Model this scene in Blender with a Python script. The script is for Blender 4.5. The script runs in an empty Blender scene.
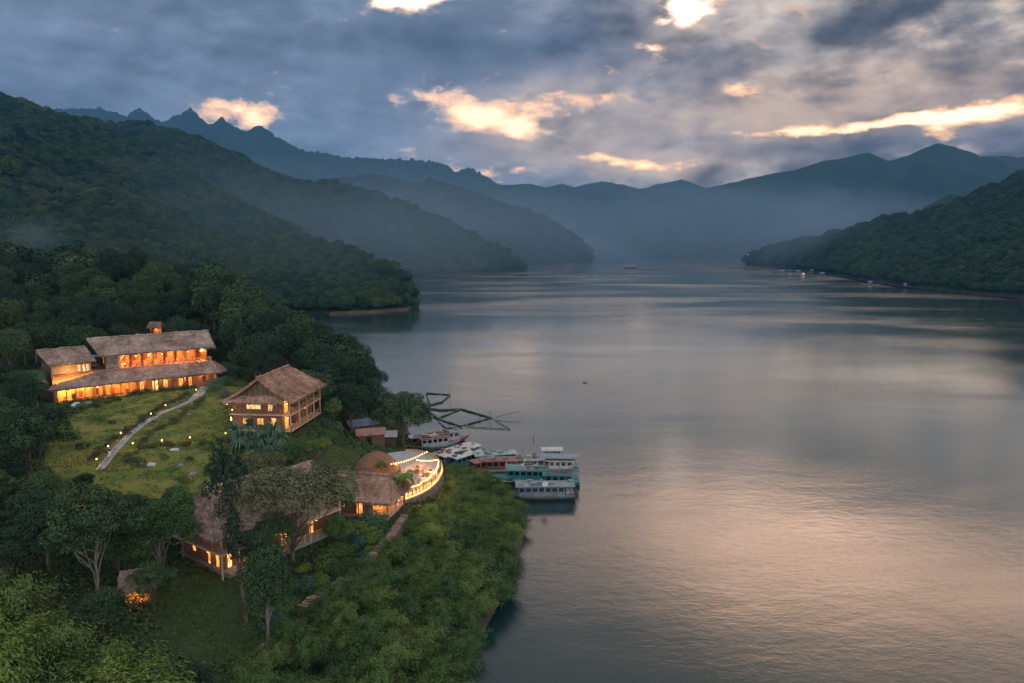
import bpy, bmesh, math, random
import numpy as np
from mathutils import Vector, Matrix
random.seed(7)
R = math.radians
PI = math.pi
SC = bpy.context.scene
COL = SC.collection

# ---------------------------------------------------------------- camera
CAM_H = 48.0
FPX = 700.0
PITCH = math.atan(91.5 / FPX)
cd = bpy.data.cameras.new('camera')
cam = bpy.data.objects.new('camera', cd)
COL.objects.link(cam)
cam.location = (0, 0, CAM_H)
cam.rotation_euler = (PI / 2 - PITCH, 0, 0)
cd.sensor_width = 36.0
cd.lens = 36.0 * FPX / 1024.0
cd.clip_start = 0.5
cd.clip_end = 60000
SC.camera = cam
CP, SP = math.cos(PITCH), math.sin(PITCH)

def ray(px, py):
    a = (px - 512) / FPX
    b = (341.5 - py) / FPX
    return (a, CP + b * SP, -SP + b * CP)

def G(px, py, z):
    """the point at height z seen at a place of the photograph (layout measuring only)"""
    d = ray(px, py)
    t = (z - CAM_H) / d[2]
    return (d[0] * t, d[1] * t, z)

def PD(px, py, D):
    d = ray(px, py)
    t = D / d[1]
    return (d[0] * t, D, CAM_H + d[2] * t)

def proj(x, y, z):
    dz = z - CAM_H
    fwd = y * CP - dz * SP
    up = y * SP + dz * CP
    return 512 + FPX * x / fwd, 341.5 - FPX * up / fwd

# ---------------------------------------------------------------- exposure and renderer
SC.view_settings.view_transform = 'Standard'
SC.view_settings.look = 'None'
SC.view_settings.gamma = 1.0
SC.view_settings.exposure = EXPOSURE = 0.42
SC.render.engine = 'CYCLES'
SC.cycles.use_denoising = True
SC.cycles.max_bounces = 4
SC.cycles.diffuse_bounces = 2
SC.cycles.glossy_bounces = 2
SC.cycles.transmission_bounces = 2
SC.cycles.volume_bounces = 0
SC.cycles.transparent_max_bounces = 6
SC.cycles.sample_clamp_indirect = 4.0
SC.cycles.caustics_reflective = False
SC.cycles.caustics_refractive = False

# ---------------------------------------------------------------- world: dusk sky with broken cloud
world = bpy.data.worlds.new('World')
SC.world = world
world.use_nodes = True
NT = world.node_tree
NT.nodes.clear()

class NB:
    """small helper to write node maths"""
    def __init__(self, nt): self.nt = nt
    def node(self, t, **kw):
        n = self.nt.nodes.new(t)
        for k, v in kw.items(): setattr(n, k, v)
        return n
    def put(self, sock, v):
        if isinstance(v, bpy.types.NodeSocket): self.nt.links.new(v, sock)
        elif v is not None: sock.default_value = v
    def m(self, op, a, b=None, c=None, clamp=False):
        n = self.node('ShaderNodeMath', operation=op, use_clamp=clamp)
        self.put(n.inputs[0], a)
        if b is not None: self.put(n.inputs[1], b)
        if c is not None: self.put(n.inputs[2], c)
        return n.outputs[0]
    def vm(self, op, a, b=None):
        n = self.node('ShaderNodeVectorMath', operation=op)
        self.put(n.inputs[0], a)
        if b is not None:
            if op == 'SCALE': self.put(n.inputs['Scale'], b)
            else: self.put(n.inputs[1], b)
        return n.outputs[0]
    def mix(self, f, a, b, mode='MIX'):
        n = self.node('ShaderNodeMix', data_type='RGBA', blend_type=mode)
        self.put(n.inputs[0], f)
        for s, v in ((n.inputs[6], a), (n.inputs[7], b)):
            if isinstance(v, tuple) and len(v) == 3: v = (*v, 1)
            self.put(s, v)
        return n.outputs[2]
    def noise(self, vec, scale, detail=4, rough=0.5, dist=0.0, color=False):
        n = self.node('ShaderNodeTexNoise')
        if vec is not None: self.put(n.inputs['Vector'], vec)
        n.inputs['Scale'].default_value = scale
        n.inputs['Detail'].default_value = detail
        n.inputs['Roughness'].default_value = rough
        n.inputs['Distortion'].default_value = dist
        return n.outputs['Color'] if color else n.outputs['Fac']
    def ramp(self, f, stops, interp='LINEAR'):
        n = self.node('ShaderNodeValToRGB')
        n.color_ramp.interpolation = interp
        e = n.color_ramp.elements
        while len(e) < len(stops): e.new(0.5)
        for k, (p, c) in enumerate(stops):
            e[k].position = p
            e[k].color = (*c, 1) if len(c) == 3 else c
        self.put(n.inputs[0], f)
        return n.outputs[0]
    def smooth(self, v, lo, hi):
        n = self.node('ShaderNodeMapRange', interpolation_type='SMOOTHSTEP')
        self.put(n.inputs[0], v)
        n.inputs[1].default_value = lo; n.inputs[2].default_value = hi
        return n.outputs[0]
    def xyz(self, x, y, z):
        n = self.node('ShaderNodeCombineXYZ')
        for s, v in zip(n.inputs, (x, y, z)): self.put(s, v)
        return n.outputs[0]
    def sep(self, v):
        n = self.node('ShaderNodeSeparateXYZ'); self.put(n.inputs[0], v)
        return n.outputs

def dir_ae(px, py):
    d = ray(px, py)
    return math.atan2(d[0], d[1]), math.atan2(d[2], math.hypot(d[0], d[1]))

SUN_AZ, SUN_EL = R(26), R(27)
def build_world():
    W = NB(NT)
    tc = W.node('ShaderNodeTexCoord').outputs['Generated']
    x, y, z = W.sep(tc)
    az = W.m('ARCTAN2', x, y)
    el = W.m('ARCSINE', z)
    # cloud-space coordinates: the layer is seen edge-on near the horizon, so it is stretched sideways
    cv = W.xyz(W.m('MULTIPLY', az, 1.0), W.m('MULTIPLY', el, 2.1), 0.37)
    wr = W.noise(cv, 5.5, 5, 0.58, color=True)
    wr = W.vm('SUBTRACT', wr, (0.5, 0.5, 0.5))
    wx, wy, _ = W.sep(wr)
    waz = W.m('MULTIPLY_ADD', wx, 0.17, az)
    wel = W.m('MULTIPLY_ADD', wy, 0.085, el)
    fine = W.noise(cv, 20.0, 8, 0.60, 0.0)
    mid = W.noise(cv, 5.0, 6, 0.54, 0.0)
    big = W.noise(cv, 1.7, 3, 0.5, 0.2)
    # rounded billows
    pv = W.xyz(waz, W.m('MULTIPLY', wel, 1.7), 0.9)
    puff = None
    for sc_, w_ in ((6.0, 0.50), (13.0, 0.30), (28.0, 0.17), (60.0, 0.09)):
        q_ = W.m('MULTIPLY', W.m('ABSOLUTE', W.m('MULTIPLY_ADD', W.noise(pv, sc_, 0, 0.5), 2.0, -1.0)), w_)
        puff = q_ if puff is None else W.m('ADD', puff, q_)
    # relief of the cloud: brighter where the billows face the sunset, darker on the far side
    cvs = W.vm('ADD', cv, (0.020, -0.026, 0.0))
    rel = W.m('SUBTRACT', W.noise(cv, 7.5, 5, 0.52, 0.0), W.noise(cvs, 7.5, 5, 0.52, 0.0))
    rel2 = W.m('SUBTRACT', W.noise(cv, 3.2, 4, 0.55, 0.1), W.noise(cvs, 3.2, 4, 0.55, 0.1))
    relief = W.m('ADD', W.m('MULTIPLY', rel, 1.8), W.m('ADD', W.m('MULTIPLY', rel2, 6.0), W.m('MULTIPLY', W.m('SUBTRACT', puff, 0.27), 1.7)))
    def blob(px, py, sx, sy, warp=True):
        a0, e0 = dir_ae(px, py)
        A = W.m('MULTIPLY', W.m('SUBTRACT', waz if warp else az, a0), FPX / sx)
        E = W.m('MULTIPLY', W.m('SUBTRACT', wel if warp else el, e0), FPX / sy)
        q = W.m('ADD', W.m('MULTIPLY', A, A), W.m('MULTIPLY', E, E))
        return W.m('POWER', 2.718, W.m('MULTIPLY', q, -1.0))
    def total(lst, warp=True):
        t = None
        for (px, py, sx, sy, k) in lst:
            b = W.m('MULTIPLY', blob(px, py, sx, sy, warp), k)
            t = b if t is None else W.m('ADD', t, b)
        return t
    # where the cloud is torn open
    gaps = total(GAPS)
    gaps = W.m('ADD', gaps, W.m('MULTIPLY', W.m('SUBTRACT', fine, 0.5), 2.1))
    gaps = W.m('ADD', gaps, W.m('MULTIPLY', W.m('SUBTRACT', mid, 0.5), 0.7))
    open_ = W.smooth(gaps, 0.42, 1.05)
    rim = W.smooth(gaps, 0.26, 0.66)
    # thick cloud body: bluish on the left, warm grey towards the sunset
    side = W.smooth(az, -0.15, 0.42)
    shade = W.smooth(W.m('ADD', W.m('MULTIPLY', mid, 0.60), W.m('ADD', W.m('MULTIPLY', fine, 0.45), W.m('MULTIPLY', big, 0.20))), 0.50, 0.76)
    dark = W.mix(side, (0.052, 0.080, 0.122), (0.102, 0.097, 0.100))
    lite = W.mix(side, (0.135, 0.175, 0.250), (0.38, 0.312, 0.258))
    body = W.mix(shade, dark, lite)
    body = W.mix(W.m('MULTIPLY', W.m('SUBTRACT', 1.0, side), 0.6), body, (0.118, 0.150, 0.208))
    # dark heavy clumps and softly lit areas
    clump = W.smooth(W.m('ADD', total(DARKS), W.m('MULTIPLY', W.m('SUBTRACT', fine, 0.5), 0.8)), 0.2, 0.9)
    body = W.mix(W.m('MULTIPLY', clump, 0.62), body, (0.042, 0.060, 0.092))
    rk = W.m('MULTIPLY_ADD', side, 0.65, 0.35)
    body = W.vm('SCALE', body, W.m('MAXIMUM', W.m('MULTIPLY_ADD', relief, rk, 1.0), 0.45))
    warm = W.smooth(total(WARMS), 0.0, 1.0)
    warm = W.m('MULTIPLY', warm, W.m('MAXIMUM', W.m('MULTIPLY_ADD', relief, 0.9, 0.95), 0.25))
    body = W.mix(W.m('MULTIPLY', warm, 0.65), body, (0.43, 0.30, 0.205))
    rimc = W.mix(side, (0.50, 0.36, 0.30), (0.62, 0.36, 0.20))
    body = W.mix(W.m('MULTIPLY', rim, 0.75), body, rimc)
    # the clear sky behind the gaps
    sky = W.node('ShaderNodeTexSky', sky_type='NISHITA')
    sky.sun_disc = False
    sky.sun_elevation = SUN_EL
    sky.sun_rotation = SUN_AZ
    sky.air_density = 1.4; sky.dust_density = 3.0
    nish = W.vm('SCALE', sky.outputs[0], 0.05)
    orange = W.mix(W.smooth(gaps, 0.62, 1.25), (1.02, 0.50, 0.21), (1.12, 0.80, 0.50))
    white = W.smooth(total(WHITES), 0.15, 0.9)
    gapc = W.mix(white, orange, (1.35, 1.16, 0.92))
    gapc = W.mix(0.12, gapc, nish)
    col = W.mix(open_, body, gapc)
    # cloud deck above and behind the viewer: evenly lit, much brighter than the horizon bank
    up = W.smooth(el, 0.85, 1.25)
    fwd = W.smooth(y, -0.25, 0.15)
    deckn = W.mix(mid, (1.0, 1.06, 1.16), (1.28, 1.28, 1.28))
    deck = W.mix(0.15, deckn, nish)
    over = W.m('MAXIMUM', up, W.m('SUBTRACT', 1.0, fwd))
    col = W.mix(over, col, deck)
    # unseen warm glow added above the frame, for the bright reflection on the lake
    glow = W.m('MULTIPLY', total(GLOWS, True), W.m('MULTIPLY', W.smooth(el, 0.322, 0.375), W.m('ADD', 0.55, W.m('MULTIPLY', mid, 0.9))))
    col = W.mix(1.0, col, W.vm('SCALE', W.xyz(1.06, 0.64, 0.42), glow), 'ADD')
    low = W.m('MULTIPLY_ADD', W.smooth(el, 0.55, 0.02), 1.0, 1.0)
    col = W.vm('SCALE', col, low)
    bg = W.node('ShaderNodeBackground')
    NT.links.new(col, bg.inputs[0])
    bg.inputs[1].default_value = 1.0
    out = W.node('ShaderNodeOutputWorld')
    NT.links.new(bg.outputs[0], out.inputs[0])
    world.cycles.sampling_method = 'MANUAL'
    world.cycles.sample_map_resolution = 512

GAPS = [(500, 116, 50, 17, 1.1), (432, 103, 36, 7, 0.62), (220, 110, 42, 11, 1.05), (262, 120, 18, 12, 0.7),
        (622, 160, 46, 5, 1.0), (890, 120, 70, 6, 1.15), (985, 112, 60, 9, 1.2), (790, 130, 60, 4, 0.8),
        (692, 4, 26, 12, 1.3), (408, -2, 26, 9, 1.3), (658, 52, 16, 9, 0.95), (604, 96, 28, 9, 0.5),
        (742, 94, 24, 10, 0.65), (492, 172, 46, 9, 0.75), (942, 134, 18, 9, 0.85), (975, 75, 30, 8, 0.35)]
WHITES = [(960, 113, 60, 7, 0.5), (692, 2, 40, 16, 1.1), (408, -6, 40, 14, 1.1), (655, 50, 12, 7, 0.6)]
DARKS = [(470, 50, 90, 40, 0.85), (620, 22, 60, 24, 0.75), (700, 68, 60, 20, 0.9), (840, 18, 60, 20, 0.8), (790, 60, 60, 16, 0.4), (585, 60, 40, 30, 0.6),
         (880, 143, 90, 9, 0.85), (720, 150, 90, 9, 0.5), (430, 150, 60, 16, 0.35), (1010, 146, 30, 14, 0.6),
         (560, 140, 70, 7, 0.3), (330, 80, 80, 40, 0.35)]
WARMS = [(780, 108, 130, 26, 0.7), (940, 90, 150, 40, 0.6), (520, 130, 110, 36, 0.6), (560, 105, 70, 30, 0.4), (640, 165, 110, 18, 0.6), (690, 30, 90, 40, 0.4),
         (225, 112, 50, 18, 0.25), (30, 60, 60, 60, 0.0)]
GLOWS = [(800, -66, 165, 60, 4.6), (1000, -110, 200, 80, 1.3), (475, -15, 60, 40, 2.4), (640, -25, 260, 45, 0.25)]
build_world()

# ---------------------------------------------------------------- sun: low, veiled by cloud
sl = bpy.data.lights.new('sun', 'SUN')
sun = bpy.data.objects.new('sun', sl)
COL.objects.link(sun)
sl.energy = 0.5
sl.angle = R(80)
sl.color = (1.0, 0.92, 0.82)
sun.rotation_euler = (PI / 2 - SUN_EL, 0, PI - SUN_AZ)

# ---------------------------------------------------------------- helpers: naming, meshes, materials
def tag(o, label=None, cat=None, group=None, kind=None):
    if label: o['label'] = label
    if cat: o['category'] = cat
    if group: o['group'] = group
    if kind: o['kind'] = kind
    return o

def empty(name, loc=(0, 0, 0), rz=0.0, label=None, cat=None, group=None, scale=1.0):
    o = bpy.data.objects.new(name, None)
    COL.objects.link(o)
    o.empty_display_size = 0.5
    o.location = loc; o.rotation_euler = (0, 0, rz); o.scale = (scale,) * 3
    return tag(o, label, cat, group)

def link_mesh(name, me, parent=None, loc=None, rz=None, scale=None):
    o = bpy.data.objects.new(name, me)
    COL.objects.link(o)
    if parent is not None: o.parent = parent
    if loc is not None: o.location = loc
    if rz is not None: o.rotation_euler = (0, 0, rz)
    if scale is not None: o.scale = (scale,) * 3 if isinstance(scale, (int, float)) else scale
    return o

def np_mesh(name, V, F, mat, smooth=False):
    """V (n,3), F (m,k) arrays, all faces with k corners"""
    me = bpy.data.meshes.new(name)
    V = np.asarray(V, np.float32); F = np.asarray(F, np.int32)
    k = F.shape[1]
    me.vertices.add(len(V)); me.vertices.foreach_set('co', V.ravel())
    me.loops.add(F.size); me.loops.foreach_set('vertex_index', F.ravel())
    me.polygons.add(len(F))
    me.polygons.foreach_set('loop_start', np.arange(0, F.size, k, dtype=np.int32))
    me.polygons.foreach_set('loop_total', np.full(len(F), k, np.int32))
    if smooth: me.polygons.foreach_set('use_smooth', np.ones(len(F), bool))
    me.update(calc_edges=True)
    me.materials.append(mat)
    return me

def np_obj(name, V, F, mat, smooth=False, parent=None):
    return link_mesh(name, np_mesh(name, V, F, mat, smooth), parent)

def grid_faces(nr, nc):
    i = np.arange(nr - 1)[:, None] * nc + np.arange(nc - 1)[None, :]
    return np.stack([i, i + 1, i + nc + 1, i + nc], -1).reshape(-1, 4)

def vnoise(x, y, seed=0):
    xi = np.floor(x).astype(np.int64); yi = np.floor(y).astype(np.int64)
    fx = x - xi; fy = y - yi
    fx = fx * fx * fx * (fx * (fx * 6 - 15) + 10); fy = fy * fy * fy * (fy * (fy * 6 - 15) + 10)
    def h(a, b):
        n = (a * 374761393 + b * 668265263 + seed * 974711) & 0x7fffffff
        n = ((n ^ (n >> 13)) * 1274126177) & 0x7fffffff
        return ((n ^ (n >> 16)) & 0xffff) / 65535.0
    return (h(xi, yi) * (1 - fx) + h(xi + 1, yi) * fx) * (1 - fy) + (h(xi, yi + 1) * (1 - fx) + h(xi + 1, yi + 1) * fx) * fy

def fbm(x, y, octv=4, seed=0, ridged=False, gain=0.5):
    t = 0; a = 1.0; s = 0.0
    x = np.asarray(x, float); y = np.asarray(y, float)
    for k in range(octv):
        n = vnoise(x, y, seed + k * 17)
        if ridged: n = 1 - abs(2 * n - 1)
        t = t + a * n; s += a
        a *= gain; x, y = x * 2.03 * 0.8 - y * 2.03 * 0.6 + 5.1, x * 2.03 * 0.6 + y * 2.03 * 0.8 + 1.7
    return t / s

MATS = {}
def mat(name, build=None, color=(0.5, 0.5, 0.5), rough=0.7, emit=None, es=1.0, metal=0.0, spec=0.5):
    if name in MATS: return MATS[name]
    m = bpy.data.materials.new(name)
    m.use_nodes = True
    MATS[name] = m
    nt = m.node_tree
    b = nt.nodes['Principled BSDF']
    b.inputs['Roughness'].default_value = rough
    b.inputs['Metallic'].default_value = metal
    b.inputs['Specular IOR Level'].default_value = spec
    b.inputs['Base Color'].default_value = (*color, 1)
    if emit:
        b.inputs['Emission Color'].default_value = (*emit, 1)
        b.inputs['Emission Strength'].default_value = es
    if build: build(NB(nt), b)
    return m

def bump(W, b, h, strength=0.3, dist=0.1):
    n = W.node('ShaderNodeBump')
    n.inputs['Strength'].default_value = strength
    n.inputs['Distance'].default_value = dist
    W.put(n.inputs['Height'], h)
    W.put(b.inputs['Normal'], n.outputs[0])

def worn(name, c1, c2, scale=1.5, rough=0.7, metal=0.0, stretch=(1, 1, 1), bs=0.2, bd=0.03):
    """a colour broken up by wear, with a slightly uneven surface"""
    def f(W, b):
        tc = W.node('ShaderNodeTexCoord').outputs['Object']
        v = W.vm('MULTIPLY', tc, stretch)
        n = W.noise(v, scale, 6, 0.62, 0.3)
        W.put(b.inputs['Base Color'], W.ramp(n, [(0.32, c1), (0.68, c2)]))
        bump(W, b, W.noise(v, scale * 5, 3, 0.6), bs, bd)
    return mat(name, f, rough=rough, metal=metal)
# ---------------------------------------------------------------- materials of the land and water
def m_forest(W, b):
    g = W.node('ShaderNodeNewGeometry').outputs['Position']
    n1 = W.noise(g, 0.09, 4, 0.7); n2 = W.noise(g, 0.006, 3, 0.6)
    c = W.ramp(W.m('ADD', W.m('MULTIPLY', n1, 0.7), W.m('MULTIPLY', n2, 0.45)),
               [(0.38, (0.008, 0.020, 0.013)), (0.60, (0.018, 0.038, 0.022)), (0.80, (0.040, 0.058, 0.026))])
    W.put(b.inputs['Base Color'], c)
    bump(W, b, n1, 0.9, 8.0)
forest_mat = mat('hill_forest', m_forest, rough=0.9, spec=0.1)

def m_lake(W, b):
    g = W.node('ShaderNodeNewGeometry').outputs['Position']
    b.inputs['Base Color'].default_value = (0.008, 0.024, 0.024, 1)
    b.inputs['IOR'].default_value = 1.45
    wind = W.noise(W.vm('MULTIPLY', g, (0.35, 1.0, 1)), 0.012, 4, 0.6, 0.5)
    wv = W.vm('MULTIPLY', g, (1.0, 1.5, 1.0))
    w1 = W.noise(wv, 0.55, 3, 0.6, 0.4)
    w2 = W.noise(wv, 2.2, 3, 0.65, 0.2)
    w3 = W.noise(wv, 0.10, 2, 0.5, 0.3)
    h = W.m('ADD', W.m('MULTIPLY', w1, 0.45), W.m('ADD', W.m('MULTIPLY', w2, 0.18), W.m('MULTIPLY', w3, 0.9)))
    nb = W.node('ShaderNodeBump')
    W.put(nb.inputs['Strength'], W.m('MULTIPLY_ADD', W.smooth(wind, 0.38, 0.62), 0.60, 0.25))
    nb.inputs['Distance'].default_value = 0.092
    W.put(nb.inputs['Height'], h)
    W.put(b.inputs['Normal'], nb.outputs[0])
    W.put(b.inputs['Roughness'], W.m('MULTIPLY_ADD', W.smooth(wind, 0.4, 0.7), 0.13, 0.09))
lake_mat = mat('lake', m_lake, spec=0.5)

# ---------------------------------------------------------------- lake and lake bed
def sheet(name, x0, x1, y0, y1, z, m):
    o = np_obj(name, [(x0, y0, z), (x1, y0, z), (x1, y1, z), (x0, y1, z)], [(0, 1, 2, 3)], m)
    return tag(o, kind='structure')
sheet('lake_water', -9000, 9000, -1500, 12000, 0.0, lake_mat)
bed_mat = worn('lake_bed', (0.04, 0.04, 0.03), (0.07, 0.06, 0.045), 0.05, 0.95)
sheet('lake_bed', -14000, 14000, -4000, 16000, -9.0, bed_mat)

# ---------------------------------------------------------------- the promontory: a fitted height field
CTRL = []
def c_pix(*L):
    for (px, py, z) in L: CTRL.append(G(px, py, z))
def c_dist(*L):
    for (px, D, z) in L:
        CTRL.append(((px - 512) / FPX * D, D, z))
c_pix((418, 720, 0.0), (440, 668, 0.0), (468, 618, 0.0), (508, 566, 0.0), (512, 525, 0.0), (490, 500, 0.0), (450, 472, 0.0),
      (432, 452, 0.2), (410, 442, 0.3), (380, 424, 0.3), (368, 400, 0.2))
c_pix((520, 700, -4), (545, 620, -4), (580, 560, -4), (590, 500, -4), (540, 460, -4), (480, 432, -3), (430, 400, -3), (410, 380, -4), (700, 560, -7), (700, 420, -7))
c_pix((385, 700, 3.0), (330, 700, 6.0), (420, 640, 2.4), (455, 590, 2.6), (420, 570, 5.2), (470, 520, 3.2), (440, 520, 5.5), (350, 640, 5.4), (400, 600, 4.5))
c_pix((300, 612, 8.0), (335, 582, 8.2), (372, 552, 8.4), (402, 524, 8.6), (270, 640, 8.2))
c_pix((400, 505, 9.2), (430, 490, 9.0), (415, 465, 9.0), (385, 480, 9.3), (350, 500, 9.4), (365, 528, 9.0), (330, 520, 10), (372, 455, 8.4), (350, 440, 8.5), (385, 436, 2.5))
c_pix((222, 580, 10.3), (262, 560, 10.3), (310, 540, 10.2), (200, 560, 10.6), (260, 500, 11.8), (300, 500, 11.3),
      (180, 620, 9.8), (240, 620, 9.2), (160, 668, 9.6), (250, 680, 8.6), (100, 640, 11), (60, 683, 12), (0, 700, 13), (-150, 700, 14))
c_pix((100, 470, 14.2), (200, 465, 14.0), (150, 430, 15.2), (110, 440, 15), (200, 430, 15.0), (230, 390, 16.4), (80, 430, 15.2), (200, 510, 13), (130, 540, 12.6),
      (60, 520, 13.6), (0, 480, 15), (-80, 480, 17), (0, 580, 13), (-120, 580, 15))
c_pix((245, 438, 15.0), (290, 440, 14.4), (325, 430, 13.2), (285, 410, 15.6), (320, 450, 11.5), (335, 425, 11.0), (340, 465, 10.2), (300, 470, 12.4))
c_pix((65, 404, 15.0), (130, 392, 15.5), (199, 384, 16.0), (215, 378, 16.6), (30, 408, 15.0))
c_dist((60, 170, 16.5), (0, 165, 17), (120, 185, 18), (200, 190, 19), (60, 215, 25), (150, 230, 29), (0, 240, 32), (250, 215, 23), (300, 185, 17),
       (330, 178, 9), (345, 160, 6), (362, 172, -1), (330, 215, 6), (352, 230, -4), (100, 290, 34), (-80, 250, 38), (-200, 200, 34), (-200, 130, 24), (-200, 90, 20),
       (200, 300, 29), (270, 270, 20), (310, 260, 6), (330, 310, -4), (280, 340, 2), (240, 400, -2), (150, 400, 16), (30, 380, 26), (-100, 400, 34),
       (300, 430, -6), (180, 480, -4), (60, 480, 8), (-60, 480, 20), (-150, 520, 24), (100, 560, -3), (400, 300, -7), (420, 420, -8), (250, 560, -8), (500, 300, -8), (600, 200, -8))
CTRL += [(-30, 30, 7.5), (-10, 30, 3), (4, 30, -3), (30, 20, -7), (-60, 30, 12), (-100, 30, 14), (-30, -30, 8), (-6, -30, 0), (30, -40, -7), (-100, -40, 14),
         (-260, 60, 22), (-260, 0, 20), (-260, -50, 18), (60, 100, -7), (60, 250, -8)]
C = np.array(CTRL)
def tps_fit(P, z, lam=1.5):
    n = len(P)
    d = np.sqrt(((P[:, None] - P[None]) ** 2).sum(-1))
    K = np.where(d > 0, d * d * np.log(d + 1e-9), 0) / 1000
    K += np.eye(n) * lam
    A = np.zeros((n + 3, n + 3)); A[:n, :n] = K
    Q = np.c_[np.ones(n), P / 100]; A[:n, n:] = Q; A[n:, :n] = Q.T
    return np.linalg.solve(A, np.r_[z, 0, 0, 0])
TW = tps_fit(C[:, :2], C[:, 2])
PADS = []   # (cx, cy, rz, half_x, half_y, z, margin)
def terrain_raw(X, Y):
    X = np.asarray(X, float); Y = np.asarray(Y, float)
    Z = TW[-3] + TW[-2] * X / 100 + TW[-1] * Y / 100
    for k in range(len(C)):
        d2 = (X - C[k, 0]) ** 2 + (Y - C[k, 1]) ** 2 + 1e-6
        Z = Z + TW[k] * d2 * 0.5 * np.log(d2) / 1000
    Z = Z + (fbm(X / 9, Y / 9, 3, 5) - 0.5) * 0.7 * np.clip(Z / 3, 0, 1)
    return np.clip(Z, -8.5, 60)
def terrain(X, Y):
    Z = terrain_raw(X, Y)
    for (cx, cy, rz, hx, hy, z, mg) in PADS:
        dx, dy = X - cx, Y - cy
        u = dx * math.cos(rz) + dy * math.sin(rz); v = -dx * math.sin(rz) + dy * math.cos(rz)
        d = np.hypot(np.maximum(abs(u) - hx, 0), np.maximum(abs(v) - hy, 0))
        w = np.clip(1 - d / mg, 0, 1); w = w * w * (3 - 2 * w)
        Z = Z * (1 - w) + z * w
    return Z

# building spots (measured from the photograph), used to level the ground below them
LODGE_A = (-96.4, 151.0, 15.0); LODGE_RZ = math.atan2(17, 21.3)
HOUSE_O = (-44.6, 130.6, 15.4); HOUSE_RZ = R(-5)
VILLA_C = G(224, 572, 10.6)
VILLA_RZ = math.atan2(12, 8.3)
PAV_O = (-21.9, 102.3, 9.1); PAV_RZ = R(-12)
DECK_C = (-20.2, 118.0, 9.3)
def lodge_w(u, v, z=0):
    c, s = math.cos(LODGE_RZ), math.sin(LODGE_RZ)
    return (LODGE_A[0] + u * c - v * s, LODGE_A[1] + u * s + v * c, LODGE_A[2] + z)
lc = lodge_w(13, 8)
PADS.append((lc[0], lc[1], LODGE_RZ, 18, 8.5, 14.5, 6))
PADS.append((HOUSE_O[0], HOUSE_O[1], HOUSE_RZ, 6, 7.5, 15.0, 4))
PADS.append((DECK_C[0] - 1, DECK_C[1] - 2, 0, 5, 9, 8.6, 6))
PADS.append((PAV_O[0], PAV_O[1], PAV_RZ, 5, 3.5, 8.9, 3))
vc = (VILLA_C[0] + math.cos(VILLA_RZ) * 8 - math.sin(VILLA_RZ) * 4, VILLA_C[1] + math.sin(VILLA_RZ) * 8 + math.cos(VILLA_RZ) * 4)
PADS.append((vc[0], vc[1], VILLA_RZ, 8.5, 5, 10.3, 3))

TX = np.arange(-430, 56, 1.8); TY = np.arange(-40, 600, 1.8)
gx, gy = np.meshgrid(TX, TY)
gz = terrain(gx, gy)
def ground_z(x, y):
    i = np.clip((np.asarray(x) - TX[0]) / 1.8, 0, len(TX) - 2.001); j = np.clip((np.asarray(y) - TY[0]) / 1.8, 0, len(TY) - 2.001)
    i0 = np.floor(i).astype(int); j0 = np.floor(j).astype(int); fx = i - i0; fy = j - j0
    return (gz[j0, i0] * (1 - fx) + gz[j0, i0 + 1] * fx) * (1 - fy) + (gz[j0 + 1, i0] * (1 - fx) + gz[j0 + 1, i0 + 1] * fx) * fy

def in_poly(px, py, poly):
    px = np.asarray(px, float); py = np.asarray(py, float)
    r = np.zeros(px.shape, bool)
    n = len(poly)
    for k in range(n):
        (x1, y1), (x2, y2) = poly[k], poly[(k + 1) % n]
        if y1 == y2: continue
        c = ((y1 > py) != (y2 > py)) & (px < (x2 - x1) * (py - y1) / (y2 - y1) + x1)
        r ^= c
    return r
# mown lawns, as ground polygons
def gp(L, z=None):
    out = []
    for (px, py, z) in L:
        q = G(px, py, z); out.append((q[0], q[1]))
    return out
LAWN_UP = gp([(42, 470, 14.3), (60, 425, 15.2), (110, 402, 15.2), (190, 386, 16), (222, 372, 16.6), (262, 380, 16.2), (232, 405, 15.8), (228, 440, 15), (240, 470, 13.8), (196, 505, 13), (130, 500, 13.2), (70, 500, 13.8)])
LAWN_LOW = gp([(160, 600, 10), (205, 578, 10.2), (262, 580, 9.8), (292, 610, 8.6), (262, 650, 8.4), (200, 670, 9), (158, 650, 10)])
LAWN_MID = gp([(312, 478, 11.6), (330, 448, 11), (362, 452, 10), (352, 478, 10), (330, 486, 11)])
LAWN_BANK = gp([(268, 600, 9), (330, 548, 9.4), (384, 512, 9.1), (402, 520, 8.7), (345, 575, 8.6), (300, 612, 8.4), (262, 640, 8.2)])
lawn = in_poly(gx, gy, LAWN_UP)
lawnf = lawn.astype(float)
for _ in range(3):
    lawnf = (lawnf + np.roll(lawnf, 1, 0) + np.roll(lawnf, -1, 0) + np.roll(lawnf, 1, 1) + np.roll(lawnf, -1, 1)) / 5

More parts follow.
